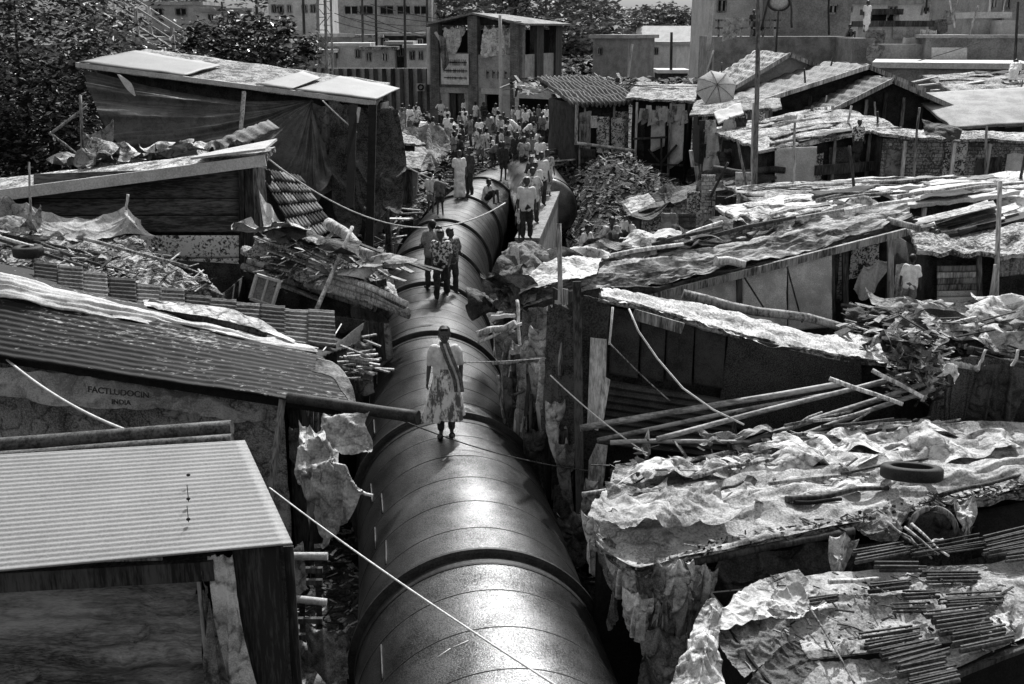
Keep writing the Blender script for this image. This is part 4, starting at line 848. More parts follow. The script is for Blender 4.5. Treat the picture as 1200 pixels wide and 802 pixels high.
# clutter left of C
pole('stick', W(97, 190, 28), W(94, 112, 28.3), .05, .04, MIDW, 'upright grey stake in front of the dark tree', 'stick')
pole('stick', W(58, 158, 28), W(102, 125, 28.3), .04, .03, MIDW, 'thin crossed stick leaning left of the big tarpaulin', 'stick')
pole('stick', W(58, 155, 28), W(92, 182, 28.2), .035, .03, MIDW, 'second crossed stick leaning down left of the big tarpaulin', 'stick')
c_ = [[W(97, 155, 28), W(118, 152, 28), W(133, 137, 27.9)], [W(96, 178, 27.5), W(120, 170, 27.3), W(136, 178, 27.4)], [W(78, 205, 26.6), W(105, 205, 26.2), W(150, 196, 26.4)]]
drape('sack', c_, MCLOTH, 'grey sacking draped over stakes beside the dark tree', [(0, 0), (.5, 0), (1, 0), (0, 1), (1, 1), (.5, .5)], -.2, (44, 44))
for k in range(12):
    rag_on('rag', W(U(85, 300), U(178, 200), U(25, 27)), U(.6, 1.5), U(.4, .8), R.choice([LCLOTH, MCLOTH, SLAB]), 'rumpled rag lying behind the flat white roof edge', group='rags behind the flat white roof', rz=U(0, 3), hgt=.35, seed=k, n=16)
for k in range(3):
    mb = MB(); a = W(238+k*14, 172-k*5, 26.0); mb.sheet([[a, a+Vector((.9, .5, .4))], [a+Vector((.45, -.6, -.12)), a+Vector((1.3, -.1, .25))]], 16, 5, corr=('u', 4, .02), thick=.02, seed=k); solo('roof_tile', mb, CORM, 'loose ribbed tile resting behind the flat white roof edge', 'tile', 'loose tiles behind the flat white roof')
cable('wire', W(378, 118, 28.5), W(524, 216, 30), .3, .018, ROPE, 'upper pale wire sloping from the draped shack down to the people on the pipe', 'wire')
cable('wire', W(314, 186, 23.8), W(592, 238, 31), 1.1, .018, ROPE, 'lower pale wire sagging across the pipe to the parapet', 'wire')
# slope of wreckage between shack C and the pipe
junk('rubble', lambda: (lambda y: Vector((pipe_x(y)-1.3-U(0, 2.6), y, gh(-8, y)+U(0, .5)+.5)))(U(24, 44)), 1500, .08, .38, [SLAB, DARK, MIDW, LCLOTH, DARKW, BLACK], 'broken rubble on the bank left of the far pipe')
for k in range(16):
    y = U(25, 43); a = Vector((pipe_x(y)-1.5-U(.2, 2), y, gh(-8, y)+U(.6, 1.4))); b_ = a+Vector((U(.4, 1.4), U(-1, 1), U(-.3, .4)))
    solo('plank', MB().box(a, b_, U(.1, .3), .04), R.choice([LIGHTW, MIDW]), 'loose board on the rubble bank left of the far pipe', 'plank', 'boards on the left bank')
# ================================================================ RIGHT SIDE
# ---- R10 front cloth-covered roof with rags hanging at its corner
t = T('shack', (0, 0, 0), 'front right shack under a broad pale cloth roof with rags hanging at its corner', 'shack')
F = [(700, 640, 10.9), (745, 668, 10.25), (806, 652, 10.5), (900, 632, 10.8), (1010, 612, 11.2), (1100, 596, 11.6), (1220, 572, 12.0), (1330, 556, 12.3)]
M1 = [(690, 605, 11.5), (748, 622, 11.0), (830, 604, 11.3), (920, 585, 11.6), (1010, 570, 11.9), (1100, 556, 12.2), (1220, 535, 12.7), (1330, 522, 13)]
M2 = [(712, 572, 12.3), (770, 578, 12.0), (850, 566, 12.2), (930, 552, 12.5), (1020, 538, 12.8), (1100, 524, 13.1), (1220, 512, 13.5), (1330, 500, 13.8)]
B2 = [(722, 548, 13.2), (790, 548, 13.0), (860, 540, 13.2), (940, 525, 13.5), (1020, 514, 13.8), (1100, 503, 14.2), (1220, 496, 14.5), (1330, 488, 14.8)]
shift_root(t, W(*F[1]))
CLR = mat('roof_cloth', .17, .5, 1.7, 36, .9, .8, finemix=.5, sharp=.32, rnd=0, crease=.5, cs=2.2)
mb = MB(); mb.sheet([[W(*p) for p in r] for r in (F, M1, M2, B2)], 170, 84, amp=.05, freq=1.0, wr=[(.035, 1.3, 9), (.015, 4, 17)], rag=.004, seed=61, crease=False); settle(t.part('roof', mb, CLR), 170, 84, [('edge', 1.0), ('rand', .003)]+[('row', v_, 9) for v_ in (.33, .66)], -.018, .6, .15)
mb = MB(); mb.sheet([[W(x, y+6, Y+.02) for x, y, Y in F], [W(x, y-4, Y+.15) for x, y, Y in F]], 160, 8, amp=.06, freq=3, wr=(.03, 20, 1), rag=.03, thick=.06, seed=62); t.part('roof_edge', mb, SLAB)
TLf, TRf = W(822, 668, 10.9), W(1330, 585, 12.4)
walls(t, TLf, TRf, 3.0, mat('wall_sacking', .03, .12, 2, 45, .9, .8, sharp=.3, rnd=0, crease=.7), DARK, amp=.1, wr=(.05, 5, 2))
lq = [W(700, 650, 11.0), W(806, 668, 10.6)]
mb = MB(); mb.sheet([[to(lq[0], 0), to(lq[1], 0)], [lq[0], lq[1]]], 10, 10, thick=.02); t.part('wall', mb, BLACK)
mb = MB(); mb.sheet([[to(lq[0], 0), to(W(722, 560, 13), 0)], [lq[0], W(722, 560, 13)]], 10, 10, thick=.02); t.part('wall', mb, BLACK)
mb = MB(); mb.tube([W(800, 662, 10.5), W(905, 640, 10.8), W(1000, 622, 11.1)], .045, 8); t.part('beam', mb, DARKW)
mb = MB(); mb.box(W(806, 655, 10.6), G(815, 830, .5), .09, .09); t.part('post', mb, DARKW)
# dark tarpaulin recess
c_ = [[W(845, 648, 10.95), W(905, 640, 11.1), W(970, 628, 11.3), W(1003, 622, 11.4)], [W(840, 672, 10.8), W(905, 670, 10.85), W(970, 662, 11), W(1003, 655, 11.1)], [W(833, 712, 10.7), W(900, 705, 10.7), W(965, 690, 10.9), W(1003, 680, 11)]]
drape('tarpaulin', c_, mat('recess_tarp', .04, .14, 2.5, 45, .6, .6, sharp=.3, rnd=0, crease=.4), 'dark creased tarpaulin wall in the recess under the front right cloth roof', [(0, 0), (.25, 0), (.55, 0), (1, 0), (0, .45), (1, .45), (.3, .5), (.75, .5)], -.14, (80, 46), 'tarpaulin')
# hanging rags at the corner (left of recess), each its own cloth
RG = [((686, 600, 11.3), (712, 620, 11.1), (690, 668, 11), (702, 690, 10.9), LCLOTH, 'light'), ((700, 625, 11.0), (735, 640, 10.7), (712, 730, 10.6), (722, 744, 10.6), MCLOTH, 'narrow grey'),
      ((712, 640, 10.8), (752, 660, 10.4), (716, 702, 10.4), (742, 742, 10.2), PLAST, 'creased'), ((735, 662, 10.4), (775, 652, 10.4), (728, 742, 10.1), (768, 752, 10.1), PLAST, 'bulging'),
      ((752, 662, 10.3), (790, 652, 10.4), (750, 790, 9.9), (776, 806, 9.8), MCLOTH, 'long grey'), ((772, 655, 10.35), (806, 655, 10.4), (775, 770, 9.9), (806, 780, 10), LCLOTH, 'long pale'),
      ((790, 655, 10.4), (822, 660, 10.5), (800, 752, 10.1), (822, 770, 10.1), MCLOTH, 'dull'), ((812, 660, 10.45), (838, 664, 10.6), (806, 742, 10.2), (826, 730, 10.3), LCLOTH, 'crooked'),
      ((756, 735, 10.1), (800, 740, 10.1), (760, 825, 9.5), (800, 825, 9.5), MCLOTH, 'low trailing'), ((735, 690, 10.2), (760, 700, 10.2), (722, 735, 10.1), (748, 758, 10.0), LCLOTH, 'small light')]
for k, (a, b_, c2, d2, m_, lab) in enumerate(RG):
    A_, B_, C_, D_ = W(*a), W(*b_), W(*c2), W(*d2); C_ = A_.lerp(C_, .84); D_ = B_.lerp(D_, .84)
    drape('hanging_rag', [[A_+Vector((-.05, .02, .02)), (A_+B_)/2+Vector((0, -.08, .05)), B_+Vector((.05, 0, 0))], [C_+Vector((-.05, 0, 0)), (C_+D_)/2+Vector((0, -.1, 0)), D_+Vector((.08, 0, 0))]], m_, lab+' rag hanging at the corner of the front right cloth roof', [(0, 0), (U(.3, .7), 0), (1, 0), (U(0, 1), U(.2, .5)), (U(0, 1), U(.3, .6))], -.3, (36, 60), 'rag', 'rags hanging at the front right corner', rag=.03, stiff=.15)
rag_on('cloth', W(775, 606, 11.2)+Vector((.1, 0, .07)), 1.2, .8, CLR, 'pale cloth folded over the near corner of the front right roof', hgt=.14, rz=.3, n=50, seed=3)
for k, (px, py, Y, sx, sy, m_) in enumerate(((790, 562, 12.5, .8, .4, LCLOTH), (840, 556, 12.8, .8, .35, PLAST), (860, 548, 13, 1.3, .4, MCLOTH), (925, 552, 12.7, 1.2, .5, LCLOTH), (985, 530, 13.2, 1.2, .45, LCLOTH), (1045, 520, 13.5, 1.2, .5, LCLOTH), (752, 590, 11.8, .4, .4, MCLOTH), (880, 522, 13.7, .9, .3, MCLOTH), (965, 585, 11.9, 1.0, .35, LCLOTH), (1120, 535, 13, 1.3, .5, LCLOTH))):
    rag_on('cloth', W(px, py, Y)+Vector((0, 0, .1)), sx*1.7, sy*1.1, m_, 'rumpled cloth layered over the front right roof', group='cloths layered on the front right roof', rz=U(.1, .35), hgt=.1, seed=k, n=34)
tyre('tyre', W(1066, 573, 12.0)+Vector((0, 0, .22)), .3, .08, 'big dark tyre lying on the front right cloth roof', tilt=(-.24, .03))
for k, (a, b_, r_, m_) in enumerate((((920, 596, 11.55), (1040, 583, 11.8), .04, DARKW), ((930, 600, 11.5), (985, 596, 11.6), .03, BLACK), ((900, 578, 11.9), (1018, 566, 12.2), .025, MIDW), ((985, 566, 12.1), (1086, 548, 12.6), .02, DARKW), ((812, 570, 12.1), (905, 548, 12.7), .03, MIDW), ((830, 590, 11.7), (870, 575, 12), .025, DARKW), ((1100, 592, 11.75), (1210, 565, 12.3), .03, DARKW))):
    pole('stick', W(*a)+Vector((0, 0, .12)), W(*b_)+Vector((0, 0, .12)), r_, r_*.7, m_, 'dark stick lying on the front right cloth roof', 'stick', 'sticks on the front right cloth roof', wob=.03)
pole('stick', W(682, 580, 12.2), W(755, 568, 12.3), .035, .03, LIGHTW, 'pale rod jutting left from the edge of the front right cloth roof', 'stick', wob=.01)
junk('rubbish', lambda: W(U(705, 1010), U(535, 585), 12.7)+Vector((U(0, .6), U(-.6, .6), U(.0, .08))), 240, .04, .14, [DARKW, MIDW, BLACK, SLAB], 'twigs and scraps littering the back of the front right cloth roof')
junk('rubbish', lambda: (lambda f: W(810+f*400, 652-f*80, 10.55+f*1.45)+Vector((0, U(-.05, .15), U(.0, .08))))(R.random()), 260, .03, .1, [DARKW, MIDW, BLACK, SLAB, DARK], 'debris along the ragged eave of the front right cloth roof')
# ---- middle strip: openings between the two front right roofs
c_ = [[W(1005, 620, 11.1), W(1022, 618, 11.1), W(1030, 622, 11.1)], [W(1003, 645, 11), W(1018, 640, 10.9), W(1026, 640, 11)], [W(1004, 668, 10.9), W(1012, 672, 10.8), W(1022, 662, 10.9)]]
drape('cloth', [[W(972, 628, 10.9), W(990, 624, 10.8), W(1008, 632, 10.9)], [W(972, 645, 10.8), W(985, 650, 10.6), W(996, 648, 10.8)], [W(974, 672, 10.7), W(982, 670, 10.6), W(990, 664, 10.7)]], LCLOTH, 'small pale cloth tied back like a curtain at the dark recess', [(0, 0), (.5, 0), (1, 0), (.5, .6)], -0.22, (36, 40), 'cloth')
drape('sack', [[W(1000, 608, 11.3), W(1035, 596, 11.4), W(1070, 590, 11.5)], [W(1008, 622, 11.1), W(1035, 616, 11), W(1062, 610, 11.2)], [W(1020, 632, 11), W(1040, 634, 10.9), W(1054, 630, 11)]], MCLOTH, 'grey sack slumped under the eave below the big tyre', [(0, 0), (.5, 0), (1, 0), ('rand', .02)], -0.2, (44, 34), 'sack')
mb = MB(); rr = []
for k in range(19):
    a = math.pi*k/18; rr.append(W(1093-28*math.cos(a), 626-28*math.sin(a)*1.1, 11.3))
mb.tube(rr, .035, 8); solo('hoop', mb, MIDW, 'arched frame around a dark opening under the big tyre', 'frame')
drape('cloth', [[W(1066, 600, 11.5), W(1120, 600, 11.6)], [W(1064, 636, 11.35), W(1122, 632, 11.4)]], DCLOTH, 'dark cloth closing the arched opening under the big tyre', [(0, 0), (.5, 0), (1, 0)], -0.15, (24, 16), 'cloth')
drape('cloth', [[W(1118, 580, 11.6), W(1130, 576, 11.5), W(1142, 578, 11.6)], [W(1124, 605, 11.4), W(1134, 604, 11.3), W(1140, 606, 11.4)], [W(1114, 630, 11.2), W(1128, 634, 11.1), W(1138, 626, 11.2)]], LCLOTH, 'pale twisted cloth hanging right of the arched opening', [(0, 0), (1, 0), (.5, .5)], -0.2, (30, 44), 'cloth')
mb = MB(); mb.sheet([[W(1140, 600, 11.9), W(1240, 580, 12.1)], [W(1140, 655, 11.5), W(1240, 630, 11.7)]], 10, 10, amp=.04, seed=85, thick=.02); solo('board', mb, BLACK, 'black boarding in the gap at the right edge', 'board')
for k, (a, b_) in enumerate((((1050, 622, 11), (1092, 655, 10.6)), ((1060, 618, 11), (1100, 650, 10.6)), ((1040, 612, 11), (1075, 640, 10.7)), ((1086, 640, 10.8), (1105, 632, 11)), ((1068, 614, 11.1), (1112, 652, 10.6)))):
    pole('stick', W(*a), W(*b_), .018, .012, LIGHTW if k > 2 else MIDW, 'thin stick in the fan below the arched opening', 'stick', 'fan of sticks under the arched opening')
# ---- R11 nearest cloth roof with bundles of dark ribbed tiles
t = T('shack', (0, 0, 0), 'nearest right shack with a pale cloth roof holding dark ribbed tile stacks', 'shack')
F = [(905, 850, 8.2), (960, 838, 8.4), (1030, 815, 8.7), (1090, 800, 8.9), (1140, 775, 9.15), (1230, 735, 9.6), (1330, 700, 10)]
M1 = [(868, 765, 9.0), (940, 762, 9.1), (1010, 755, 9.3), (1080, 740, 9.5), (1140, 725, 9.7), (1230, 700, 10), (1330, 680, 10.2)]
M2 = [(846, 722, 9.6), (930, 712, 9.8), (1000, 706, 9.9), (1070, 694, 10.1), (1140, 685, 10.2), (1230, 672, 10.4), (1330, 655, 10.7)]
B2 = [(880, 690, 10.2), (940, 676, 10.4), (1000, 670, 10.5), (1070, 664, 10.6), (1140, 662, 10.7), (1230, 650, 11), (1330, 640, 11.2)]
shift_root(t, W(*F[2]))
mb = MB(); mb.sheet([[W(*p) for p in r] for r in (F, M1, M2, B2)], 130, 90, amp=.03, freq=1.6, wr=(.008, 4, 9), rag=.008, seed=91, crease=False); settle(t.part('roof', mb, CLR), 130, 90, [('edge', 1.0), ('rand', .003)]+[('row', v_, 9) for v_ in (.33, .66)], -.018, .6, .15)
mb = MB(); mb.sheet([[W(1090, 806, 8.85), W(1145, 782, 9.1), W(1330, 708, 9.95)], [W(1090, 800, 8.95), W(1145, 774, 9.2), W(1330, 700, 10.05)]], 60, 4, amp=.02, thick=.05, seed=92); t.part('roof_edge', mb, DARKW)
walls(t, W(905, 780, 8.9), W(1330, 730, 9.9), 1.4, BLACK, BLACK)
mb = MB(); mb.sheet([[W(842, 722, 9.5), W(862, 745, 9.2), W(905, 800, 8.6)], [to(W(842, 722, 9.5), 0), to(W(862, 745, 9.2), 0), to(W(905, 800, 8.6), 0)]], 16, 10, amp=.03, thick=.02, seed=93); t.part('side_board', mb, BLACK)
# draped cloths on its left edge
for k, (c_, m_, lab) in enumerate((
    ([[(838, 722, 9.5), (880, 690, 10.1), (935, 672, 10.3)], [(836, 735, 9.35), (890, 712, 9.6), (960, 700, 9.9)], [(845, 742, 9.2), (905, 728, 9.4), (970, 716, 9.7)]], LCLOTH, 'pale ruched cloth along the back edge of the nearest right roof'),
    ([[(838, 748, 9.25), (895, 722, 9.5), (925, 722, 9.5)], [(850, 775, 8.95), (900, 755, 9.1), (925, 745, 9.3)], [(872, 800, 8.7), (905, 775, 8.9), (922, 762, 9.1)]], MCLOTH, 'dark grey pleated cloth over the left end of the nearest right roof'),
    ([[(866, 820, 8.5), (910, 768, 8.95), (935, 755, 9.1)], [(885, 840, 8.3), (925, 790, 8.75), (945, 775, 8.9)], [(915, 850, 8.2), (945, 800, 8.65), (960, 785, 8.8)]], DCLOTH, 'striped dark cloth at the front left end of the nearest right roof'),
    ([[(826, 712, 9.5), (836, 708, 9.5), (846, 718, 9.45)], [(805, 755, 9.1), (828, 750, 8.9), (842, 765, 9)], [(780, 820, 8.6), (815, 830, 8.3), (856, 830, 8.4)]], LCLOTH, 'tall bulging pale cloth between the two front right roofs'),
    ([[(905, 700, 9.75), (935, 690, 9.85), (948, 712, 9.7)], [(900, 715, 9.6), (925, 715, 9.6), (945, 722, 9.6)], [(905, 728, 9.45), (930, 730, 9.4), (940, 730, 9.5)]], WHITE, 'small white crumpled rag beside a dark tile stack'),
    ([[(1145, 735, 9.5), (1170, 725, 9.7), (1200, 720, 9.8)], [(1142, 742, 9.4), (1168, 740, 9.5), (1195, 735, 9.6)], [(1150, 752, 9.3), (1172, 750, 9.35), (1188, 745, 9.5)]], LCLOTH, 'bunched pale cloth at the right of the tile stacks'))):
    up_ = Vector((0, 0, .06)); drape('cloth', [[W(*p)+up_ for p in r] for r in c_], m_, lab, [('edge', .3), ('rand', .003), ('row', .5, 14)], -.09, (70, 46), grav=.3)
# ribbed tile stacks
def plane_pt(px, py, q):
    n_ = (q[1]-q[0]).cross(q[2]-q[0]).normalized(); o_ = Vector((0, 0, CAMZ)); ray = W(px, py, 10)-o_; return o_+ray*((q[0]-o_).dot(n_)/ray.dot(n_))
rp = [W(940, 762, 9.1), W(1140, 725, 9.7), W(1000, 706, 9.9)]
TILEM = mat('stacked_tile', .015, .09, 4, 40, .7, .5, sharp=.3)
stk = [((998, 754), (1062, 744), (1112, 776), (1050, 796), 8, 'wide'), ((1078, 728), (1140, 722), (1190, 758), (1130, 772), 7, 'second wide'), ((1056, 702), (1096, 700), (1098, 709), (1060, 711), 2, 'short'), ((1014, 692), (1064, 688), (1068, 698), (1018, 702), 2, 'small'),
       ((1028, 671), (1078, 669), (1082, 677), (1030, 680), 2, 'rear'), ((1075, 676), (1140, 676), (1148, 688), (1090, 690), 3, 'long rear'), ((1100, 708), (1168, 704), (1172, 716), (1106, 720), 3, 'right'), ((1046, 718), (1084, 717), (1086, 724), (1050, 726), 2, 'loose'),
       ((928, 712), (978, 705), (982, 712), (932, 720), 2, 'left'), ((1000, 655), (1060, 645), (1066, 656), (1006, 668), 3, 'far left'), ((1066, 650), (1150, 636), (1156, 648), (1074, 662), 4, 'far dark'), ((1050, 790), (1100, 780), (1130, 808), (1075, 820), 5, 'bottom'), ((1145, 642), (1210, 625), (1216, 650), (1156, 662), 5, 'far right'), ((1170, 655), (1215, 648), (1220, 662), (1180, 668), 3, 'edge')]
for i, (a, b_, c2, d2, n_, lab) in enumerate(stk):
    pl = rp if i not in (9, 10, 12, 13) else [p+Vector((0, 0, .05)) for p in rp]
    P4 = [plane_pt(x[0]+U(-3, 3), x[1]+U(-2, 2), pl)+Vector((0, 0, .03)) for x in (a, b_, c2, d2)]
    q_ = T('tile_stack', (P4[0]+P4[1]+P4[2]+P4[3])/4, lab+' bundle of dark ribbed tiles laid on the nearest right roof' , 'tile stack', 'dark tile bundles on the nearest right roof')
    for k in range(n_):
        f0, f1 = k/n_, (k+1)/n_; L0, L1 = P4[0].lerp(P4[3], f0), P4[0].lerp(P4[3], f1); R0, R1 = P4[1].lerp(P4[2], f0), P4[1].lerp(P4[2], f1)
        ex = (R0-L0)*U(-.09, .09)+(L1-L0)*U(-.12, .12); up_ = Vector((0, 0, .05+U(0, .03))); mb = MB(); ww = (L1-L0).length*U(.5, .72)
        mb.tube([(L0+L1)/2+ex+up_*.6, (R0+R1)/2+ex+up_*.6], ww*.5, 7); mb.box((L0+L1)/2+ex+up_*1.4, (R0+R1)/2+ex+up_*1.4, ww*.35, .02); q_.part('tile', mb, R.choice([TILEM, TILEM, DARKW]))
cable('cord', plane_pt(946, 720, rp)+Vector((0, 0, .1)), plane_pt(1000, 812, rp)+Vector((0, 0, .1)), -.02, .012, MIDW, 'knotted cord running down the nearest right cloth roof', 'cord')
cable('cord', plane_pt(980, 742, rp)+Vector((0, 0, .1)), plane_pt(1012, 752, rp)+Vector((0, 0, .1)), -.02, .008, DARKW, 'short dark cord end beside the wide tile bundle', 'cord')
pole('stick', plane_pt(970, 692, rp)+Vector((0, 0, .1)), plane_pt(1028, 688, rp)+Vector((0, 0, .1)), .03, .02, LIGHTW, 'pale stick on the nearest right roof', 'stick')
for k in range(40):
    pass
junk('rubbish', lambda: plane_pt(U(900, 1190), U(680, 770), rp)+Vector((0, 0, U(.04, .1))), 260, .02, .06, [DARKW, MIDW, BLACK, DARK], 'crumbs and chips scattered over the nearest right cloth roof')
# ---- R9 dark walled shack with the torn white roof
t = T('shack', (0, 0, 0), 'dark walled shack with a torn white roof right of the woman', 'shack')
E0, E1 = W(706, 352, 15.0), W(1082, 425, 15.4); shift_root(t, E0)
F = [(706, 350, 14.9), (760, 362, 15), (820, 380, 15), (880, 396, 15.1), (950, 412, 15.1), (1020, 424, 15.2), (1085, 424, 15.4)]
Bk = [(704, 340, 16.6), (765, 350, 16.7), (820, 358, 16.8), (880, 372, 16.8), (950, 392, 16.8), (1020, 394, 16.9), (1082, 396, 17.2)]
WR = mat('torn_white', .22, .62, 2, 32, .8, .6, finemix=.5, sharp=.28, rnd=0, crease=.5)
mb = MB(); mb.sheet([[W(*p) for p in F], [(W(*p)+W(*q))/2+Vector((0, 0, .08)) for p, q in zip(F, Bk)], [W(*p) for p in Bk]], 150, 34, amp=.05, freq=1.4, wr=(.02, 2, 6), rag=.015, seed=101, crease=False); settle(t.part('roof', mb, WR), 150, 34, [('edge', .2), ('rand', .02), ('row', .5, 7)], -.03, .5, .3)
mb = MB(); mb.sheet([[W(x, y+4, Y+.05) for x, y, Y in F], [W(x, y-3, Y+.1) for x, y, Y in F]], 120, 6, amp=.06, freq=3, rag=.05, thick=.05, seed=102); t.part('roof_edge', mb, SLAB)
walls(t, W(716, 362, 15.25), W(1060, 438, 15.6), 1.0, DARK, DARK)
xs = [716, 752, 782, 815, 852]
for k in range(4):
    a, b_ = xs[k], xs[k+1]-1; ya = 352+(a-716)*.2; mb = MB(); mb.sheet([[W(a, ya+8, 15.18), W(b_, ya+14, 15.16)], [W(a-2, 438+k*4, 15.12), W(b_-4, 444+k*4, 15.1)]], 10, 24, amp=.02, thick=.02, seed=k); t.part('wall_panel', mb, mat('dark_felt', .015, .05, 3, 60, .9, .5, sharp=.3))
mb = MB(); mb.sheet([[W(854, 392, 15.15), W(930, 408, 15.15), W(1010, 424, 15.2)], [W(840, 500, 15.05), W(930, 510, 15.0), W(1010, 500, 15.1)]], 60, 50, amp=.04, thick=.02, seed=11); t.part('wall_panel', mb, mat('dark_mat', .012, .06, 3, 70, .95, .9, sharp=.2, finemix=.8))
mb = MB(); mb.sheet([[W(700, 444, 15.0), W(850, 468, 14.95)], [W(690, 520, 14.9), W(870, 540, 14.85)]], 20, 90, corr=('v', 9, .02), amp=.02, thick=.015, seed=12); t.part('wall_panel', mb, mat('dark_corrugated', .02, .08, 2, 50, .6, .3, sharp=.3), None, 'corrugated lower wall panel')
mb = MB(); mb.box(W(742, 368, 14.95), W(800, 385, 14.95), .05, .16); t.part('fascia', mb, MIDW)
# pale posts & boards at its left corner, each a thing leaning there
mb = MB(); mb.sheet([[W(684, 345, 15.1), W(716, 356, 15.0)], [W(678, 470, 14.9), W(700, 480, 14.8)], [W(684, 620, 14.6), W(700, 620, 14.6)]], 20, 60, amp=.05, thick=.03, rag=.01, seed=13); t.part('side_wall', mb, mat('charred_board', .02, .09, 3, 35, .9, .9, sharp=.3, finemix=.6))
mb = MB(); mb.prism([W(692, 396, 14.75), W(711, 398, 14.75), W(710, 440, 14.7), W(701, 505, 14.6), W(688, 500, 14.6)], .03); solo('board', mb, mat('peeling_board', .35, .85, 5, 30, .8, .5, stretch=(1, 1, .2), sharp=.3), 'tall peeling white board at the corner of the dark walled shack', 'board')
mb = MB(); mb.prism([W(706, 440, 14.68), W(715, 445, 14.68), W(706, 500, 14.55), W(700, 498, 14.55)], .025); solo('board', mb, LIGHTW, 'short pale board overlapping the peeling white board', 'board')
mb = MB(); mb.prism([W(699, 520, 14.4), W(712, 522, 14.4), W(708, 560, 14.2), W(700, 600, 14.1), W(688, 596, 14.1), W(690, 540, 14.3)], .03); solo('board', mb, LIGHTW, 'ragged pale board standing below the end of the long bamboo', 'board')
hang('sacking', [W(642, 358, 15.4), W(655, 355, 15.3), W(684, 348, 15.2)], [W(642, 480, 15.1), W(660, 500, 15), W(684, 520, 14.9)], mat('char_cloth', .03, .13, 3, 40, .9, .8, sharp=.25), 'dark sooty sacking between the thin pole and the dark walled shack', folds=3, amp=.04, n=(26, 60))
BAM = mat('bamboo', .1, .36, 5, 30, .6, .4, stretch=(.3, .3, 1), sharp=.3)
for k, (a, b_, r_, lab) in enumerate((((680, 502, 14.2), (985, 450, 14.6), .05, 'long bamboo pole running up to the right below the torn white roof'), ((700, 516, 13.9), (1092, 437, 14.9), .035, 'thin bamboo pole under the long one'), ((770, 515, 13.6), (1075, 436, 14.9), .04, 'dark bamboo pole third from the top of the fan'), ((860, 524, 13.6), (1100, 444, 14.8), .045, 'bamboo pole fourth from the top of the fan'), ((905, 522, 13.6), (1095, 456, 14.5), .04, 'bamboo pole fifth from the top of the fan'), ((715, 519, 13.7), (880, 518, 13.6), .035, 'level bamboo pole above the front right cloth roof'))):
    pole('bamboo_pole', W(*a), W(*b_), r_, r_*.85, BAM, lab, wob=.02, n=10, seg=12)
for k, (a, b_) in enumerate((((972, 444, 14.2), (1058, 474, 13.9)), ((1022, 434, 14.4), (1082, 466, 14.0)))):
    pole('stick', W(*a), W(*b_), .035, .03, LIGHTW, ('left' if k == 0 else 'right')+' of the two short pale sticks crossing the bamboo fan', 'stick', wob=.01)
drape('cloth', [[W(853, 484, 14.2), W(862, 482, 14.1), W(870, 484, 14.2)], [W(846, 500, 14), W(864, 500, 13.9), W(884, 500, 14)], [W(838, 524, 13.8), W(860, 526, 13.6), W(890, 510, 13.9)]], MCLOTH, 'pale grey cloth drying over a bamboo pole', [(0, 0), (.5, 0), (1, 0)], -0.15, (40, 36), 'cloth')
drape('cloth', [[W(757, 505, 13.7), W(760, 503, 13.7), W(764, 507, 13.7)], [W(752, 520, 13.6), W(762, 520, 13.5), W(772, 524, 13.6)], [W(750, 534, 13.5), W(760, 536, 13.4), W(770, 532, 13.5)]], LCLOTH, 'small pointed white cloth at the back of the front right roof', [(.5, 0)], -0.1, (20, 20), 'cloth')
mb = MB(); rp_ = [W(737, 362, 14.7), W(748, 388, 14.5), W(770, 420, 14.3), (W(800, 455, 14)), W(835, 480, 13.8), W(872, 498, 13.7)]; mb.tube(rp_, .014, 6); solo('rope', mb, ROPE, 'pale rope drooping across the dark wall below the torn white roof', 'rope')
mb = MB(); mb.tube([W(718, 360, 14.6), W(716, 385, 14.5), W(714, 404, 14.4)], .018, 6); solo('rope', mb, ROPE, 'short knotted white rope at the corner of the torn white roof', 'rope')
cable('wire', W(714, 402, 14.4), W(785, 470, 14.3), .02, .01, MIDW, 'thin wire running down the dark wall from the knotted rope', 'wire')
cable('wire', W(645, 440, 14.8), W(755, 530, 13.5), .05, .01, ROPE, 'thin wire passing the end of the long bamboo pole', 'wire')
cable('wire', W(505, 424, 14.9), W(640, 420, 15), .03, .009, MIDW, 'thin wire from the woman to the rag on sticks right of the pipe', 'wire')
cable('wire', W(460, 488, 14.4), W(690, 552, 14), .12, .009, DARKW, 'thin dark wire hanging over the pipe from the thick black pole', 'wire')
# heap: junk + nets to the right
junk('rubbish', lambda: W(U(1040, 1110), U(385, 470), U(14.6, 15.2)), 260, .05, .2, [SLAB, MIDW, LCLOTH, DARKW, DARK], 'tangle of scraps at the right end of the torn white roof')
for k in range(9):
    rag_on('rag', W(1050+k*6, 412+k*5, 14.8-.05*k), U(.4, .7), U(.3, .6), R.choice([LCLOTH, MCLOTH, SLAB]), 'crumpled rag at the right end of the torn white roof', group='rags at the right end of the torn white roof', rz=U(0, 3), hgt=.3, seed=k, n=20, tilt=(.4, .2))
c_ = [[W(1105, 424, 15), W(1135, 418, 15), W(1165, 420, 15), W(1215, 430, 15)], [W(1095, 455, 14.6), W(1130, 450, 14.3), W(1165, 452, 14.3), W(1215, 462, 14.5)], [W(1080, 492, 14.3), W(1120, 500, 13.9), W(1165, 500, 13.9), W(1215, 508, 14.1)]]
drape('net', c_, mat('netting', .03, .16, 3, 60, .95, .9, sharp=.22, finemix=.7, rnd=0), 'grey netting hung in pleats over a rail at the right edge', [('row', 0, 6)], -0.22, (110, 46), 'net')
pole('timber_pole', W(1062, 416, 15.1), W(1215, 446, 14.9), .06, .05, LIGHTW, 'pale rail carrying the grey netting at the right edge', wob=.02)
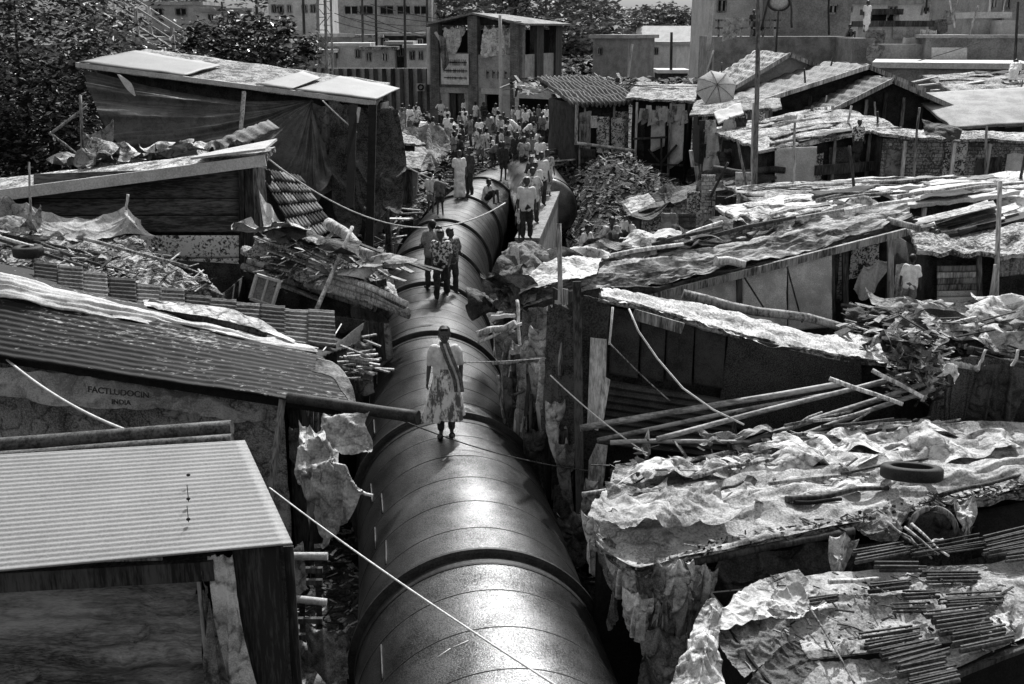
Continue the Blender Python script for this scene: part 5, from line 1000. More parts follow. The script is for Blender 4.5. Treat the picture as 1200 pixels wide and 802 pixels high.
for k in range(2):
    pole('stick', W(1146+k*38, 434, 14.7), W(1155+k*38, 410, 14.8), .025, .02, WHITE, ('left' if not k else 'right')+' white peg on the netting rail', 'stick')
walls(T('shack', W(1105, 470, 15.2), 'dark shack behind the pleated grey netting', 'shack'), W(1100, 430, 15.4), W(1330, 445, 15.4), 2.5, DARK, DARK, z0=.2)
for k in range(26):
    px = U(880, 1060); py = 500+U(-8, 22); a = W(px, py, 13.6); b_ = a+Vector((U(.4, 1.3), U(-.1, .3), U(0, .2)))
    solo('stick', MB().tube([a, a.lerp(b_, .5)+Vector((0, 0, U(-.03, .05))), b_], [.022, .02, .014], 6), R.choice([MIDW, LIGHTW, DARKW, DARKW]), 'loose stick in the brushwood behind the front right cloth roof', 'stick', 'brushwood behind the front right roof')
# ---- trench wall right of pipe : boards, tin, rags
t = T('shack', (0, 0, 0), 'ramshackle board and tin shack wall lining the right side of the pipe', 'shack'); shift_root(t, W(640, 500, 15.5))
walls(t, W(598, 372, 17.6), W(690, 400, 15.6), 1.2, BLACK, BLACK)
mb = MB(); mb.sheet([[W(604, 462, 16.2), W(642, 458, 16)], [W(606, 570, 15.8), W(640, 600, 15.4)]], 70, 12, corr=('u', 7, .02), thick=.015, seed=14); t.part('tin_panel', mb, mat('dark_corrugated', .02, .08))
plank_wall(t, W(640, 452, 15.7), W(672, 456, 15.5), W(655, 610, 14.9).z, [MIDW, LIGHTW, MIDW, DARKW], .1, jag=.12)
plank_wall(t, W(648, 335, 16.6), W(676, 340, 16.3), W(660, 415, 16).z, [DARKW, MIDW, LIGHTW], .12, jag=.1)
mb = MB(); mb.box(W(676, 330, 15.0), W(680, 625, 14.3), .12, .1); t.part('post', mb, DARKW)
mb = MB(); mb.box(W(654, 352, 16.1), W(652, 410, 15.9), .1, .06); t.part('post', mb, WHITE)
pole('pole', W(655, 262, 15.6), W(657, 440, 15.2), .035, .04, MIDW, 'thin upright pole standing in front of the sooty sacking', wob=.01)
hang('hanging_rag', [W(612, 362, 16.4), W(625, 360, 16.3), W(640, 360, 16.2)], [W(600, 408, 16.1), W(615, 418, 15.9), W(632, 404, 16)], MCLOTH, 'bulky grey rag hanging beside the thin upright pole', folds=4, amp=.07, n=(34, 34))
hang('hanging_rag', [W(622, 424, 15.7), W(640, 418, 15.5), W(662, 412, 15.4)], [W(618, 462, 15.5), W(636, 478, 15.2), W(648, 455, 15.3)], PLAST, 'spiky pale rag caught over a stick above the tin panel', folds=5, amp=.08, rag=.07, n=(40, 40))
hang('hanging_rag', [W(605, 425, 15.9), W(616, 426, 15.8)], [W(600, 500, 15.6), W(610, 520, 15.5)], MCLOTH, 'long thin twisted rag hanging nearest the pipe', folds=2, amp=.05, n=(14, 50))
hang('hanging_rag', [W(650, 568, 14.8), W(672, 555, 14.7)], [W(652, 625, 14.6), W(668, 620, 14.5)], MCLOTH, 'grey rag bunched low at the foot of the boards right of the pipe', folds=3, amp=.06, n=(22, 34))
for k, (a, b_, r_, m_) in enumerate((((560, 392, 16.9), (604, 378, 16.6), .06, LIGHTW), ((576, 372, 17), (604, 370, 16.8), .04, WHITE), ((560, 402, 16.8), (640, 366, 16.6), .03, LIGHTW), ((578, 426, 16.3), (640, 420, 15.8), .03, MIDW), ((600, 464, 15.9), (640, 448, 15.7), .025, DARKW), ((606, 352, 17), (612, 420, 16.4), .03, LIGHTW), ((584, 440, 16.3), (590, 490, 16.1), .03, MIDW), ((592, 400, 16.5), (590, 470, 16.2), .02, MIDW), ((622, 462, 15.7), (626, 560, 15.4), .03, DARKW), ((664, 456, 15.3), (668, 575, 14.9), .035, LIGHTW), ((656, 455, 15.4), (652, 498, 15.3), .03, WHITE))):
    pole('stick', W(*a), W(*b_), r_, r_*.8, m_, 'stick or batten nailed among the boards right of the pipe', 'stick', 'battens right of the pipe', wob=.04)
for k in range(20):
    px = U(572, 660); py = 400+(px-572)*1.3+U(-30, 60); Yk = 16.6-(px-572)*.018; a = W(px, py, Yk)
    if k % 2: hang('hanging_rag', [a, a+Vector((U(.1, .25), 0, 0))], [a+Vector((U(-.1, .1), -.05, -U(.3, .8))), a+Vector((U(.1, .3), 0, -U(.3, .7)))], R.choice([DCLOTH, MCLOTH, DCLOTH, LCLOTH]), 'scrap of cloth snagged on the boards right of the pipe', 'rag', 2, .04, .06, (10, 18), 'scraps snagged right of the pipe')
    else: solo('batten', MB().box(a, a+Vector((U(-.1, .1), 0, -U(.4, 1))), .06, .03), R.choice([MIDW, DARKW, LIGHTW]), 'broken batten in the dark gap right of the pipe', 'batten', 'broken battens right of the pipe')
# ---- cloth mound left of R7 beside the pipe
c_ = [[W(572, 362, 18.4), W(600, 360, 18), W(625, 352, 17.8)], [W(570, 335, 19), W(598, 325, 18.6), W(640, 322, 18.6)], [W(585, 300, 20), W(610, 292, 19.8), W(650, 305, 19.8)], [W(592, 285, 21), W(620, 282, 21), W(655, 300, 21)]]
drape('tarpaulin', c_, MCLOTH, 'grey tarpaulin mound heaped beside the pipe behind the torn roofs', [('edge', .1), ('rand', .01)], -0.12, (80, 80), 'tarpaulin')
hang('cloth', [W(592, 300, 19.6), W(600, 288, 19.7), W(608, 292, 19.6)], [W(572, 365, 18.3), W(585, 370, 18.1), W(602, 366, 18)], LCLOTH, 'pale cloth trailing down the left side of the tarpaulin mound', folds=4, amp=.08, n=(30, 60))
mb = MB(); mb.sheet([[W(602, 348, 18.0), W(650, 336, 18), W(700, 322, 18.4)], [W(615, 322, 18.8), W(655, 306, 19.2), W(705, 305, 19.6)]], 60, 30, amp=.09, freq=1.2, wr=(.04, 5, 1.5), rag=.02, seed=107); solo('tarpaulin', mb, LCLOTH, 'smooth white sheet at the left end of the long diagonal roof', 'tarpaulin')
for k in range(7):
    rag_on('rag', W(U(572, 606), U(325, 380), 18.3), U(.5, 1), U(.3, .6), R.choice([MCLOTH, DCLOTH, DCLOTH, MCLOTH]), 'rag caught in the dark gap between the pipe and the tarpaulin mound', group='rags by the tarpaulin mound', rz=U(0, 3), hgt=.35, seed=k, n=18, tilt=(.5, 0))
# ---- R7 long diagonal roof
t = T('shack', (0, 0, 0), 'long shack with a rippling diagonal cloth roof and matting walls', 'shack')
F = [(578, 376, 17.3), (610, 362, 17.9), (660, 345, 18.2), (720, 335, 18.6), (790, 330, 19), (860, 312, 19.3), (930, 298, 19.6), (1000, 275, 20), (1068, 254, 20.4)]
M1 = [(592, 350, 18.0), (640, 338, 18.6), (700, 318, 19), (760, 308, 19.4), (820, 300, 19.7), (880, 286, 20), (940, 272, 20.3), (1005, 258, 20.8), (1065, 246, 21.2)]
Bk = [(622, 326, 19.2), (680, 314, 19.8), (720, 300, 20.4), (770, 290, 20.8), (830, 276, 21.2), (890, 266, 21.5), (950, 252, 21.9), (1010, 244, 22.4), (1062, 238, 22.8)]
shift_root(t, W(*F[3]))
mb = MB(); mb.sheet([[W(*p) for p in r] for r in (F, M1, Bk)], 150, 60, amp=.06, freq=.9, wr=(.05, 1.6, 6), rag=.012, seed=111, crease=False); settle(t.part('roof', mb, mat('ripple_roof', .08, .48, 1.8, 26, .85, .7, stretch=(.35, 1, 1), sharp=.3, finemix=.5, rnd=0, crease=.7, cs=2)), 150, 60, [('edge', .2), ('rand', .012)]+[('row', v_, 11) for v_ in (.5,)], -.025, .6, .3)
mb = MB(); mb.sheet([[W(x, y+9, Y+.1) for x, y, Y in F], [W(x, y+1, Y+.05) for x, y, Y in F]], 120, 8, amp=.09, freq=1.6, rag=.03, thick=.03, seed=112); t.part('roof_edge', mb, DCLOTH)
walls(t, W(700, 345, 19.6), W(985, 290, 20.4), 1.6, DARK, DARK)
for k, (xa, xb, ya, yb, za, zb) in enumerate(((766, 808, 350, 340, 392, 388), (810, 868, 338, 322, 388, 384), (870, 922, 322, 308, 384, 380), (924, 975, 308, 292, 380, 376))):
    mb = MB(); mb.sheet([[W(xa, ya, 19.2+k*.12), W(xb, yb, 19.3+k*.12)], [W(xa, za+8, 19.1+k*.12), W(xb, zb+8, 19.2+k*.12)]], 30, 30, amp=.03, freq=1.5, wr=(.012, 3, 2), thick=.02, seed=k+5); t.part('matting_panel', mb, MAT_MATTING)
mb = MB(); mb.box(W(758, 350, 18.85), W(1062, 272, 20.0), .07, .14); t.part('beam', mb, MIDW)
for px, a_, b_ in ((866, 318, 385), (974, 290, 376), (990, 285, 378), (1043, 275, 372)): mb = MB(); mb.box(W(px, a_, 19.3+(px-860)*.004), W(px+1, b_, 19.2+(px-860)*.004), .1, .09); t.part('post', mb, DARKW if px != 1043 else MIDW)
for a, b_ in (((872, 325, 19.1), (902, 372, 19.1)), ((922, 312, 19.25), (940, 378, 19.2))): mb = MB(); mb.box(W(*a), W(*b_), .04, .03); t.part('brace', mb, DARKW)
for k in range(16):
    f = R.random(); px, py = 640+f*420, 330-f*88+U(-8, 8); rag_on('rag', W(px, py, 19.6+f*2.6)+Vector((0, 0, .18)), U(.6, 1.6), U(.3, .7), R.choice([LCLOTH, WHITE, MCLOTH, LCLOTH]), 'crumpled cloth along the top of the long diagonal roof', group='cloths on the long diagonal roof', rz=U(-.2, .6), hgt=.25, seed=k, n=22)
for k in range(8):
    f = k/8; a = W(690+f*330, 318-f*62, 19.6+f*2.2)+Vector((0, 0, .2)); b_ = a+Vector((U(1.2, 2.4), U(.2, .7), U(.25, .5)))
    solo('timber_pole', MB().tube([a, a.lerp(b_, .5)+Vector((0, 0, .04)), b_], [.05, .045, .035], 7), R.choice([DARKW, MIDW, LIGHTW]), 'pole laid along the long diagonal roof to hold the cloth down', 'pole', 'poles on the long diagonal roof')
pole('timber_pole', W(838, 306, 19.2), W(874, 310, 19.1), .09, .07, LIGHTW, 'short pale log end under the edge of the long diagonal roof', 'log', wob=.05)
pole('timber_pole', W(1040, 258, 20.4), W(1078, 268, 20.0), .07, .06, LIGHTW, 'short pale log at the right end of the long diagonal roof', 'log', wob=.03)
pole('timber_pole', W(800, 345, 17.6), W(1000, 388, 17.2), .09, .07, MIDW, 'long dark log lying along the back of the torn white roof', 'log', wob=.08)
# ---- courtyard clutter between R7 and R8
hang('cloth', [W(1012, 312, 20.2), W(1030, 305, 20.2), W(1048, 300, 20.2)], [W(1008, 335, 20), W(1022, 345, 19.9), W(1036, 330, 20)], WHITE, 'white cloth hanging from a line in the courtyard', folds=3, amp=.06, n=(26, 30))
hang('cloth', [W(1050, 310, 20), W(1062, 308, 20)], [W(1052, 360, 19.8), W(1064, 362, 19.8)], LCLOTH, 'pale striped cloth hanging beside the courtyard post', folds=4, amp=.05, n=(20, 40))
hang('cloth', [W(1000, 280, 20.6), W(1030, 278, 20.6)], [W(1000, 320, 20.5), W(1032, 318, 20.5)], PEEL, 'spotted cloth hanging at the back of the courtyard', folds=4, amp=.05, n=(26, 30))
for k in range(22):
    a = W(U(985, 1110), U(352, 395), U(17.5, 19.5)); b_ = a+Vector((U(.6, 2), U(-.5, .5), U(-.4, 0)))
    solo('plank', MB().box(a, b_, U(.1, .25), .03), R.choice([DARKW, MIDW, DARKW, DARK]), 'board dumped in the heap in front of the courtyard', 'plank', 'boards heaped before the courtyard')
junk('rubbish', lambda: W(U(985, 1215), U(370, 425), U(15.6, 18.5)), 380, .06, .28, [DARKW, MIDW, DARK, SLAB, BLACK], 'rubbish heaped before the plank shack at right')
for k in range(26):
    f = k/26; a = W(1060+f*90+U(-10, 10), 372+f*45+U(-6, 10), 17.8-f*1.8); b_ = a+Vector((U(1, 2.4), U(-.2, .6), U(-.35, .0)))
    solo('timber_pole', MB().tube([a, b_], [.04, .03], 6), R.choice([MIDW, DARKW, LIGHTW, DARKW]), 'stick in the long heap below the plank shack at right', 'stick', 'sticks heaped below the plank shack')
# ---- R8 plank shack right
t = T('shack', (0, 0, 0), 'right shack with pale plank walls and an open dark doorway', 'shack')
a, b_ = W(1098, 312, 20.4), W(1146, 308, 20.2); shift_root(t, b_)
for k in range(9):
    y0 = 312+k*7.3; mb = MB(); mb.sheet([[W(1098, y0, 20.35), W(1146, y0-1, 20.15)], [W(1098, y0+6.6, 20.35), W(1146, y0+5.8, 20.15)]], 12, 3, amp=.02, thick=.03, seed=k, rag=.01); t.part('wall_plank', mb, R.choice([MIDW, LIGHTW, MAT_MATTING]))
walls(t, W(1098, 306, 20.6), W(1330, 302, 20.4), 3, DARK, DARK)
mb = MB(); mb.box(W(1147, 300, 20.1), W(1149, 378, 20), .08, .08); t.part('post', mb, MIDW)
mb = MB(); mb.prism([W(1168, 325, 20.1), W(1215, 320, 20), W(1215, 382, 20), W(1166, 382, 20.1)], .03); t.part('tin_panel', mb, DARK)
mb = MB(); mb.sheet([[W(1166, 305, 20.05), W(1215, 300, 20)], [W(1166, 325, 20.05), W(1215, 320, 20)]], 10, 8, corr=('v', 3, .02), thick=.02); t.part('wall_plank', mb, MIDW)
F = [(1075, 298, 20), (1110, 305, 19.8), (1140, 308, 19.7), (1180, 302, 19.8), (1230, 292, 20), (1330, 275, 20.4)]; Bk = [(1060, 265, 23), (1105, 268, 23), (1140, 270, 23), (1180, 255, 23.2), (1230, 240, 23.6), (1330, 225, 24)]
mb = MB(); mb.sheet([[W(*p) for p in F], [(W(*p)+W(*q))/2+Vector((0, 0, .1)) for p, q in zip(F, Bk)], [W(*p) for p in Bk]], 110, 60, amp=.15, freq=1.1, wr=(.06, 4, 7), rag=.02, thick=.08, seed=121); t.part('roof', mb, SLAB)
for k in range(22):
    f = R.random(); a = W(1070+f*120, 272+U(0, 26), 21.6)+Vector((0, 0, .2)); rr = Vector((U(.8, 2), U(.1, .6), U(.1, .4)))
    solo('roof_sheet', MB().prism([a, a+rr, a+rr+Vector((.1, .4, .05)), a+Vector((.1, .4, .05))], .02), R.choice([WHITE, LIGHTW, DARKW, CORM, LCLOTH]), 'scrap sheet laid on the roof of the plank shack at right', 'sheet', 'scrap sheets on the plank shack roof')
pole('pole', W(1172, 212, 20), W(1167, 378, 19.6), .045, .05, LIGHTW, 'tall thin white pole in front of the plank shack doorway', wob=.01)
pole('pole', W(1167, 310, 19.6), W(1157, 378, 19.5), .04, .04, LIGHTW, 'shorter pole leaning against the tall white one', wob=.01)
cable('wire', W(1140, 350, 19.6), W(1215, 375, 18.8), .02, .015, MIDW, 'thin wire stretched low before the plank shack', 'wire')
# low dark block with sagging pale roof in front of it (py 205-260)
def backhut(name, label, TLp, TRp, depth, rise, front, roofm, ov=.35, z0=1.0, th=.08, amp=.08, wr=(.04, 4, 5), corr=None, plank=None, side=None, n=(60, 26), rag=.015, roofamp=None, patch=True):
    TL, TR = W(*TLp), W(*TRp); t = T('shack', (0, 0, 0), label, 'shack'); shift_root(t, (TL+TR)/2, z0)
    if plank:
        walls(t, TL+back(TL, TR, .15), TR+back(TL, TR, .15), depth, DARK, DARK, z0=z0); plank_wall(t, TL, TR, z0, plank, .25, jag=.05)
    else: walls(t, TL, TR, depth, front, side or DARK, z0=z0, amp=.03)
    x = (TR-TL).normalized(); b_ = back(TL, TR, 1); f0, f1 = TL-x*ov-b_*ov+Vector((0, 0, .05)), TR+x*ov-b_*ov+Vector((0, 0, .05)); g0, g1 = TL-x*ov+b_*(depth+ov)+Vector((0, 0, rise)), TR+x*ov+b_*(depth+ov)+Vector((0, 0, rise))
    if patch:
        L__ = (TR-TL).length; nn_ = max(3, int(L__/.9)); hgt_ = min(TL.z, TR.z)-z0
        for i in range(nn_):
            if R.random() < .3: continue
            a = TL.lerp(TR, (i+U(0, .15))/nn_)-b_*(.05+.02*(i % 3)); e = TL.lerp(TR, (i+U(.7, 1))/nn_)-b_*(.05+.02*(i % 3)); dz = U(0, .5); bt = U(.35, .95)*hgt_
            mb = MB(); mb.sheet([[a-Vector((0, 0, dz)), e-Vector((0, 0, dz+U(-.1, .1)))], [a-Vector((0, 0, dz+bt)), e-Vector((0, 0, dz+bt*U(.8, 1)))]], 8, 10, amp=.05, rag=.02, thick=.02, seed=i); t.part('wall_patch', mb, R.choice([MIDW, DARKW, PEEL, DARK, MCLOTH, CORM, STONE, MAT_MATTING, DARK]))
        for i in range(nn_//2+1): p = TL.lerp(TR, (i+U(.2, .8))/(nn_/2+1))-b_*.2; mb = MB(); mb.box(to(p, z0), p+Vector((0, 0, -.05)), .09, .09); t.part('post', mb, R.choice([MIDW, DARKW, LIGHTW]))
    mb = MB(); mb.sheet([[f0, f1], [(f0+g0)/2+Vector((0, 0, .06)), (f1+g1)/2+Vector((0, 0, .06))], [g0, g1]], n[0], n[1], amp=amp, freq=1, wr=wr, corr=corr, thick=th, rag=rag, seed=R.random()*40); t.part('roof', mb, roofm)
    return t, (f0, f1, g1, g0)
def litter_roof(q, n, lab, grp, mats=None, L_=(.8, 2.2), w_=(.15, .5)):
    for k in range(n):
        u, v = U(.0, .8), U(.0, .9); a = q[0].lerp(q[1], u).lerp(q[3].lerp(q[2], u), v)+Vector((0, 0, U(.06, .13))); dd = (q[1]-q[0]).normalized()*U(*L_)+back(q[0], q[1], 1)*U(-.3, .4)+Vector((0, 0, U(-.06, .06))); nn = (q[3]-q[0]).normalized()*U(*w_)
        if k % 3 == 0: solo('roof_pole', MB().tube([a, a+dd*.5+Vector((0, 0, .04)), a+dd], [.05, .045, .03], 6), R.choice([LIGHTW, MIDW, DARKW]), lab.replace('long strip', 'pole').replace('light strip', 'pole').replace('board', 'pole').replace('sheet', 'pole').replace('patch', 'pole'), 'pole', grp.split()[0]+' and poles '+' '.join(grp.split()[1:])); continue
        mb = MB(); mb.sheet([[a, a+dd], [a+nn, a+dd+nn]], 18, 8, amp=.06, freq=1.6, rag=.04, thick=.02, seed=k); solo('roof_sheet', mb, R.choice(mats or [SLAB, LIGHTW, MIDW, DARKW, CORM, DARK, MCLOTH, LCLOTH, SLAB]), lab, 'sheet', grp)
_, q = backhut('shack', 'low shack with a sagging white-patched roof behind the long diagonal roof', (1070, 240, 24.5), (1168, 230, 24.8), 1.5, .1, DARK, WHITE, z0=1.5)
litter_roof(q, 10, 'patch of sheeting on the sagging white-patched roof', 'sheets on the white-patched roof')
_, q = backhut('shack', 'low shack with a layered striped roof of overlapping strips', (900, 242, 26.5), (1110, 232, 26.9), 2.2, .12, DARK, SLAB, z0=1.8)
litter_roof(q, 34, 'long strip laid on the layered striped roof', 'strips on the layered roof', L_=(1.5, 4))
_, q = backhut('shack', 'pale roofed low shack just behind the long diagonal roof', (880, 262, 24), (1000, 246, 24.3), 1.2, .15, DARK, LCLOTH, z0=1.5)
litter_roof(q, 10, 'light strip on the low pale roof behind the diagonal roof', 'strips on the low pale roof')
# right edge fill
_, q = backhut('shack', 'shack cut by the right edge with a broad ragged roof', (1190, 270, 23.5), (1330, 250, 24), 3, .6, DARK, LCLOTH, z0=1)

for k, (px, py, Y, w_, h_, m_) in enumerate(((596, 385, 17.2, .45, .8, MCLOTH), (618, 398, 16.5, .5, .9, LCLOTH), (636, 425, 15.7, .45, .7, MCLOTH), (600, 440, 16.1, .3, 1.1, DCLOTH), (650, 470, 15.2, .3, .9, LCLOTH), (626, 500, 15.4, .35, .8, DCLOTH), (662, 520, 14.7, .3, .9, MCLOTH), (610, 405, 16.3, .35, .7, PLAST), (672, 600, 14.1, .5, .8, MCLOTH), (640, 380, 16.1, .5, .6, LCLOTH), (700, 560, 14.0, .35, .6, LCLOTH))):
    a = W(px, py, Y)-Vector((w_/2, 0, 0)); b_ = a+Vector((w_, -.05, U(-.1, .1)))
    drape('hanging_rag', [[a, (a+b_)/2+Vector((0, -.08, .02)), b_], [a-Vector((0, 0, h_*U(.7, 1))), (a+b_)/2-Vector((0, .08, h_)), b_-Vector((0, 0, h_*U(.6, 1)))]], m_, ('dull', 'torn', 'limp', 'dangling')[k % 4]+' rag hanging on the boards right of the pipe', [(0, 0), (.5, 0), (1, 0), (U(0, 1), .4)], -.28, (26, 34), 'rag', 'rags hanging on the boards right of the pipe', rag=.03)
for k, (px, py, Y, w_, h_, m_) in enumerate(((352, 500, 13.5, .3, .5, DCLOTH), (420, 400, 18.4, .5, .6, MCLOTH), (410, 385, 18.8, .5, .8, DCLOTH), (425, 420, 17.4, .3, .5, MCLOTH), (438, 330, 20.4, .5, .8, DCLOTH), (340, 640, 10.4, .3, .5, MCLOTH), (380, 730, 10.2, .4, .5, MCLOTH))):
    a = W(px, py, Y)-Vector((w_/2, 0, 0)); b_ = a+Vector((w_, -.05, U(-.1, .1)))
    drape('hanging_rag', [[a, (a+b_)/2+Vector((0, -.08, .02)), b_], [a-Vector((0, 0, h_*U(.7, 1))), (a+b_)/2-Vector((0, .08, h_)), b_-Vector((0, 0, h_*U(.6, 1)))]], m_, ('dull', 'torn', 'limp')[k % 3]+' rag hanging in the gap left of the pipe', [(0, 0), (.5, 0), (1, 0)], -.25, (22, 26), 'rag', 'rags hanging left of the pipe', rag=.03)

for k, (px, py, Y, sx, sy, m_) in enumerate(((1075, 372, 17.6, 1.6, .7, MCLOTH), (1130, 380, 17.0, 1.8, .7, LCLOTH), (1180, 388, 16.6, 1.6, .7, MCLOTH), (1110, 398, 16.2, 1.6, .6, DCLOTH), (1160, 404, 15.9, 1.7, .6, LCLOTH), (1040, 384, 17.4, 1.2, .6, DCLOTH), (1200, 372, 17.4, 1.4, .8, LCLOTH))):
    rag_on('cloth', W(px, py, Y)+Vector((0, 0, .1)), sx, sy, m_, 'ragged sheet thrown over the heap in front of the plank shack', group='ragged sheets on the right heap', rz=-.25, hgt=.14, seed=k, n=30, tilt=(.35, 0))
drape('cloth', [[W(1150, 425, 14.7), W(1180, 428, 14.6), W(1215, 434, 14.6)], [W(1140, 485, 14.1), W(1180, 490, 13.9), W(1215, 495, 13.9)]], DCLOTH, 'dark cloth draped in folds over the netting rail at the right edge', [(0, 0), (.3, 0), (.6, 0), (1, 0)], -.22, (50, 36))
# ================================================================ vegetation
def tree(name, c, r, n, leaf, label, base=None, clumps=60, cat='tree', light=.3, trunk=.22, seed=1, group=None, nlimb=7, mats=None):
    rr = random.Random(seed); c = Vector(c); r = Vector(r); base = Vector(base) if base else Vector((c.x, c.y, gh(c.x, c.y)))
    t = T(name, base, label, cat, group); cl = []
    for _ in range(clumps):
        while True:
            d = Vector((rr.uniform(-1, 1), rr.uniform(-1, 1), rr.uniform(-1, 1)))
            if .35 < d.length < 1: break
        cl.append((c+Vector((d.x*r.x, d.y*r.y, d.z*r.z)), rr.uniform(.12, .3)*min(r), rr.random()))
    mb = MB()
    for i in range(n):
        cc, cr, br = cl[rr.randrange(len(cl))]
        p = cc+Vector((rr.gauss(0, 1), rr.gauss(0, 1), rr.gauss(0, .8)))*cr
        s_ = leaf*rr.uniform(.6, 1.4); M_ = Matrix.Rotation(rr.uniform(0, 6.3), 3, 'Z') @ Matrix.Rotation(rr.uniform(-.9, .9), 3, 'X') @ Matrix.Rotation(rr.uniform(-.6, .6), 3, 'Y')
        q = [M_ @ Vector(v)*s_ for v in ((-.5, 0, 0), (0, -.24, .08), (.5, 0, -.05), (0, .24, .08))]
        mb.add([p+v for v in q], [(0, 1, 2, 3)], 1 if rr.random() < light*(.4+1.2*br) else 0)
    t.part('crown', mb, mats or [LEAFD, LEAFL])
    tb = MB(); top = c-Vector((0, 0, r.z*.2)); tb.tube([base-Vector((0, 0, .3)), base.lerp(top, .4)+Vector((.1, 0, 0)), top], [trunk, trunk*.75, trunk*.4], 9)
    for k in range(nlimb):
        cc = cl[rr.randrange(len(cl))][0]; s0 = base.lerp(top, rr.uniform(.5, .95)); tb.tube([s0, s0.lerp(cc, .5)+Vector((0, 0, r.z*.1)), cc], [trunk*.4, trunk*.25, trunk*.08], 6)
    t.part('trunk', tb, BARK); return t
tree('leafy_tree', W(18, 95, 37), (4.2, 3.5, 4.6), 15000, .26, 'large dark leafy tree filling the top left corner', clumps=120, light=.3, seed=1)
tree('leafy_tree', W(60, 165, 35), (2.6, 2.4, 2.2), 6500, .22, 'dark shrubby tree below the large one at the left edge', clumps=60, light=.22, seed=2)
tree('broad_leaved_bush', W(275, 62, 46), (3.3, 2.2, 1.5), 6000, .3, 'broad bush with pale tipped leaves behind the draped shack', clumps=60, light=.3, cat='bush', seed=3)
tree('broad_leaved_bush', W(170, 75, 44), (2.6, 1.6, .6), 1600, .28, 'low bush between the staircase and the draped shack', clumps=26, light=.35, cat='bush', seed=4, nlimb=3, trunk=.1)
FL = [mat('far_leaf', .11, .2, 2, 10, .7, 0, rnd=0), mat('far_leaf_light', .24, .4, 2, 10, .6, 0, rnd=0)]  # distance haze put into the leaf colours by lightening them
for k, (px, py, Y, rx, rz) in enumerate(((520, 5, 120, 6, 4), (560, 0, 130, 7, 5), (600, 8, 125, 6, 4.5), (640, 4, 135, 8, 6), (668, 22, 128, 5, 4), (684, 26, 140, 6, 2.6), (712, 38, 135, 5, 2), (742, 36, 160, 5, 2.2), (768, 24, 165, 5, 2.3), (790, 30, 160, 5, 2.4), (815, 36, 165, 5, 2.2), (832, 34, 160, 4, 2.4), (470, 2, 150, 6, 4), (150, 0, 150, 9, 5), (235, -4, 160, 9, 5), (655, 50, 110, 4, 2.4), (700, 52, 112, 4, 2), (960, 0, 200, 9, 5), (1130, 2, 190, 9, 4))):
    tree('distant_tree', W(px, py, Y), (rx, rx*.7, rz), 1500, .9, ('tall', 'rounded', 'spreading')[k % 3]+' distant tree '+('behind the brick two storey building' if px < 680 else 'near the pale roofed building') if 500 < px < 850 else 'hazy distant tree on the skyline', clumps=40, light=.35, trunk=.3, seed=20+k, group='distant trees on the skyline', mats=FL, nlimb=4)
# ================================================================ staircase of a footbridge, top left
S0, S1 = W(52, -22, 58), W(218, 80, 54)
t = T('staircase', to(S1, gh(S1.x, S1.y)), 'long open staircase with railings coming down at top left', 'staircase')
for off, nm in ((0, 0), (2.0, 1)):
    o_ = Vector((0, off, 0)); mb = MB(); mb.box(S0+o_, S1+o_, .2, .42); t.part('stringer', mb, CON)
    for h in (.55, 1.0, 1.45): mb = MB(); mb.box(S0+o_+Vector((.3, 0, h)), S1+o_+Vector((0, 0, h)), .06, .07); t.part('rail', mb, MIDW if h < 1.4 else CON)
    for f in (.15, .42, .68, .93): p = S0.lerp(S1, f)+o_; mb = MB(); mb.box(p-Vector((0, .1, .1)), p+Vector((0, -.1, 1.6)), .16, .16); t.part('post', mb, LIGHTW)
for k in range(26): p = S0.lerp(S1, (k+.5)/26); mb = MB(); mb.box(p+Vector((0, .05, .18)), p+Vector((0, 1.95, .18)), .3, .06); t.part('tread', mb, CON)
for f in (.3, .75): p = S0.lerp(S1, f)+Vector((0, 1, 0)); mb = MB(); mb.box(to(p, 2), p, .4, .4); t.part('pier', mb, CON)
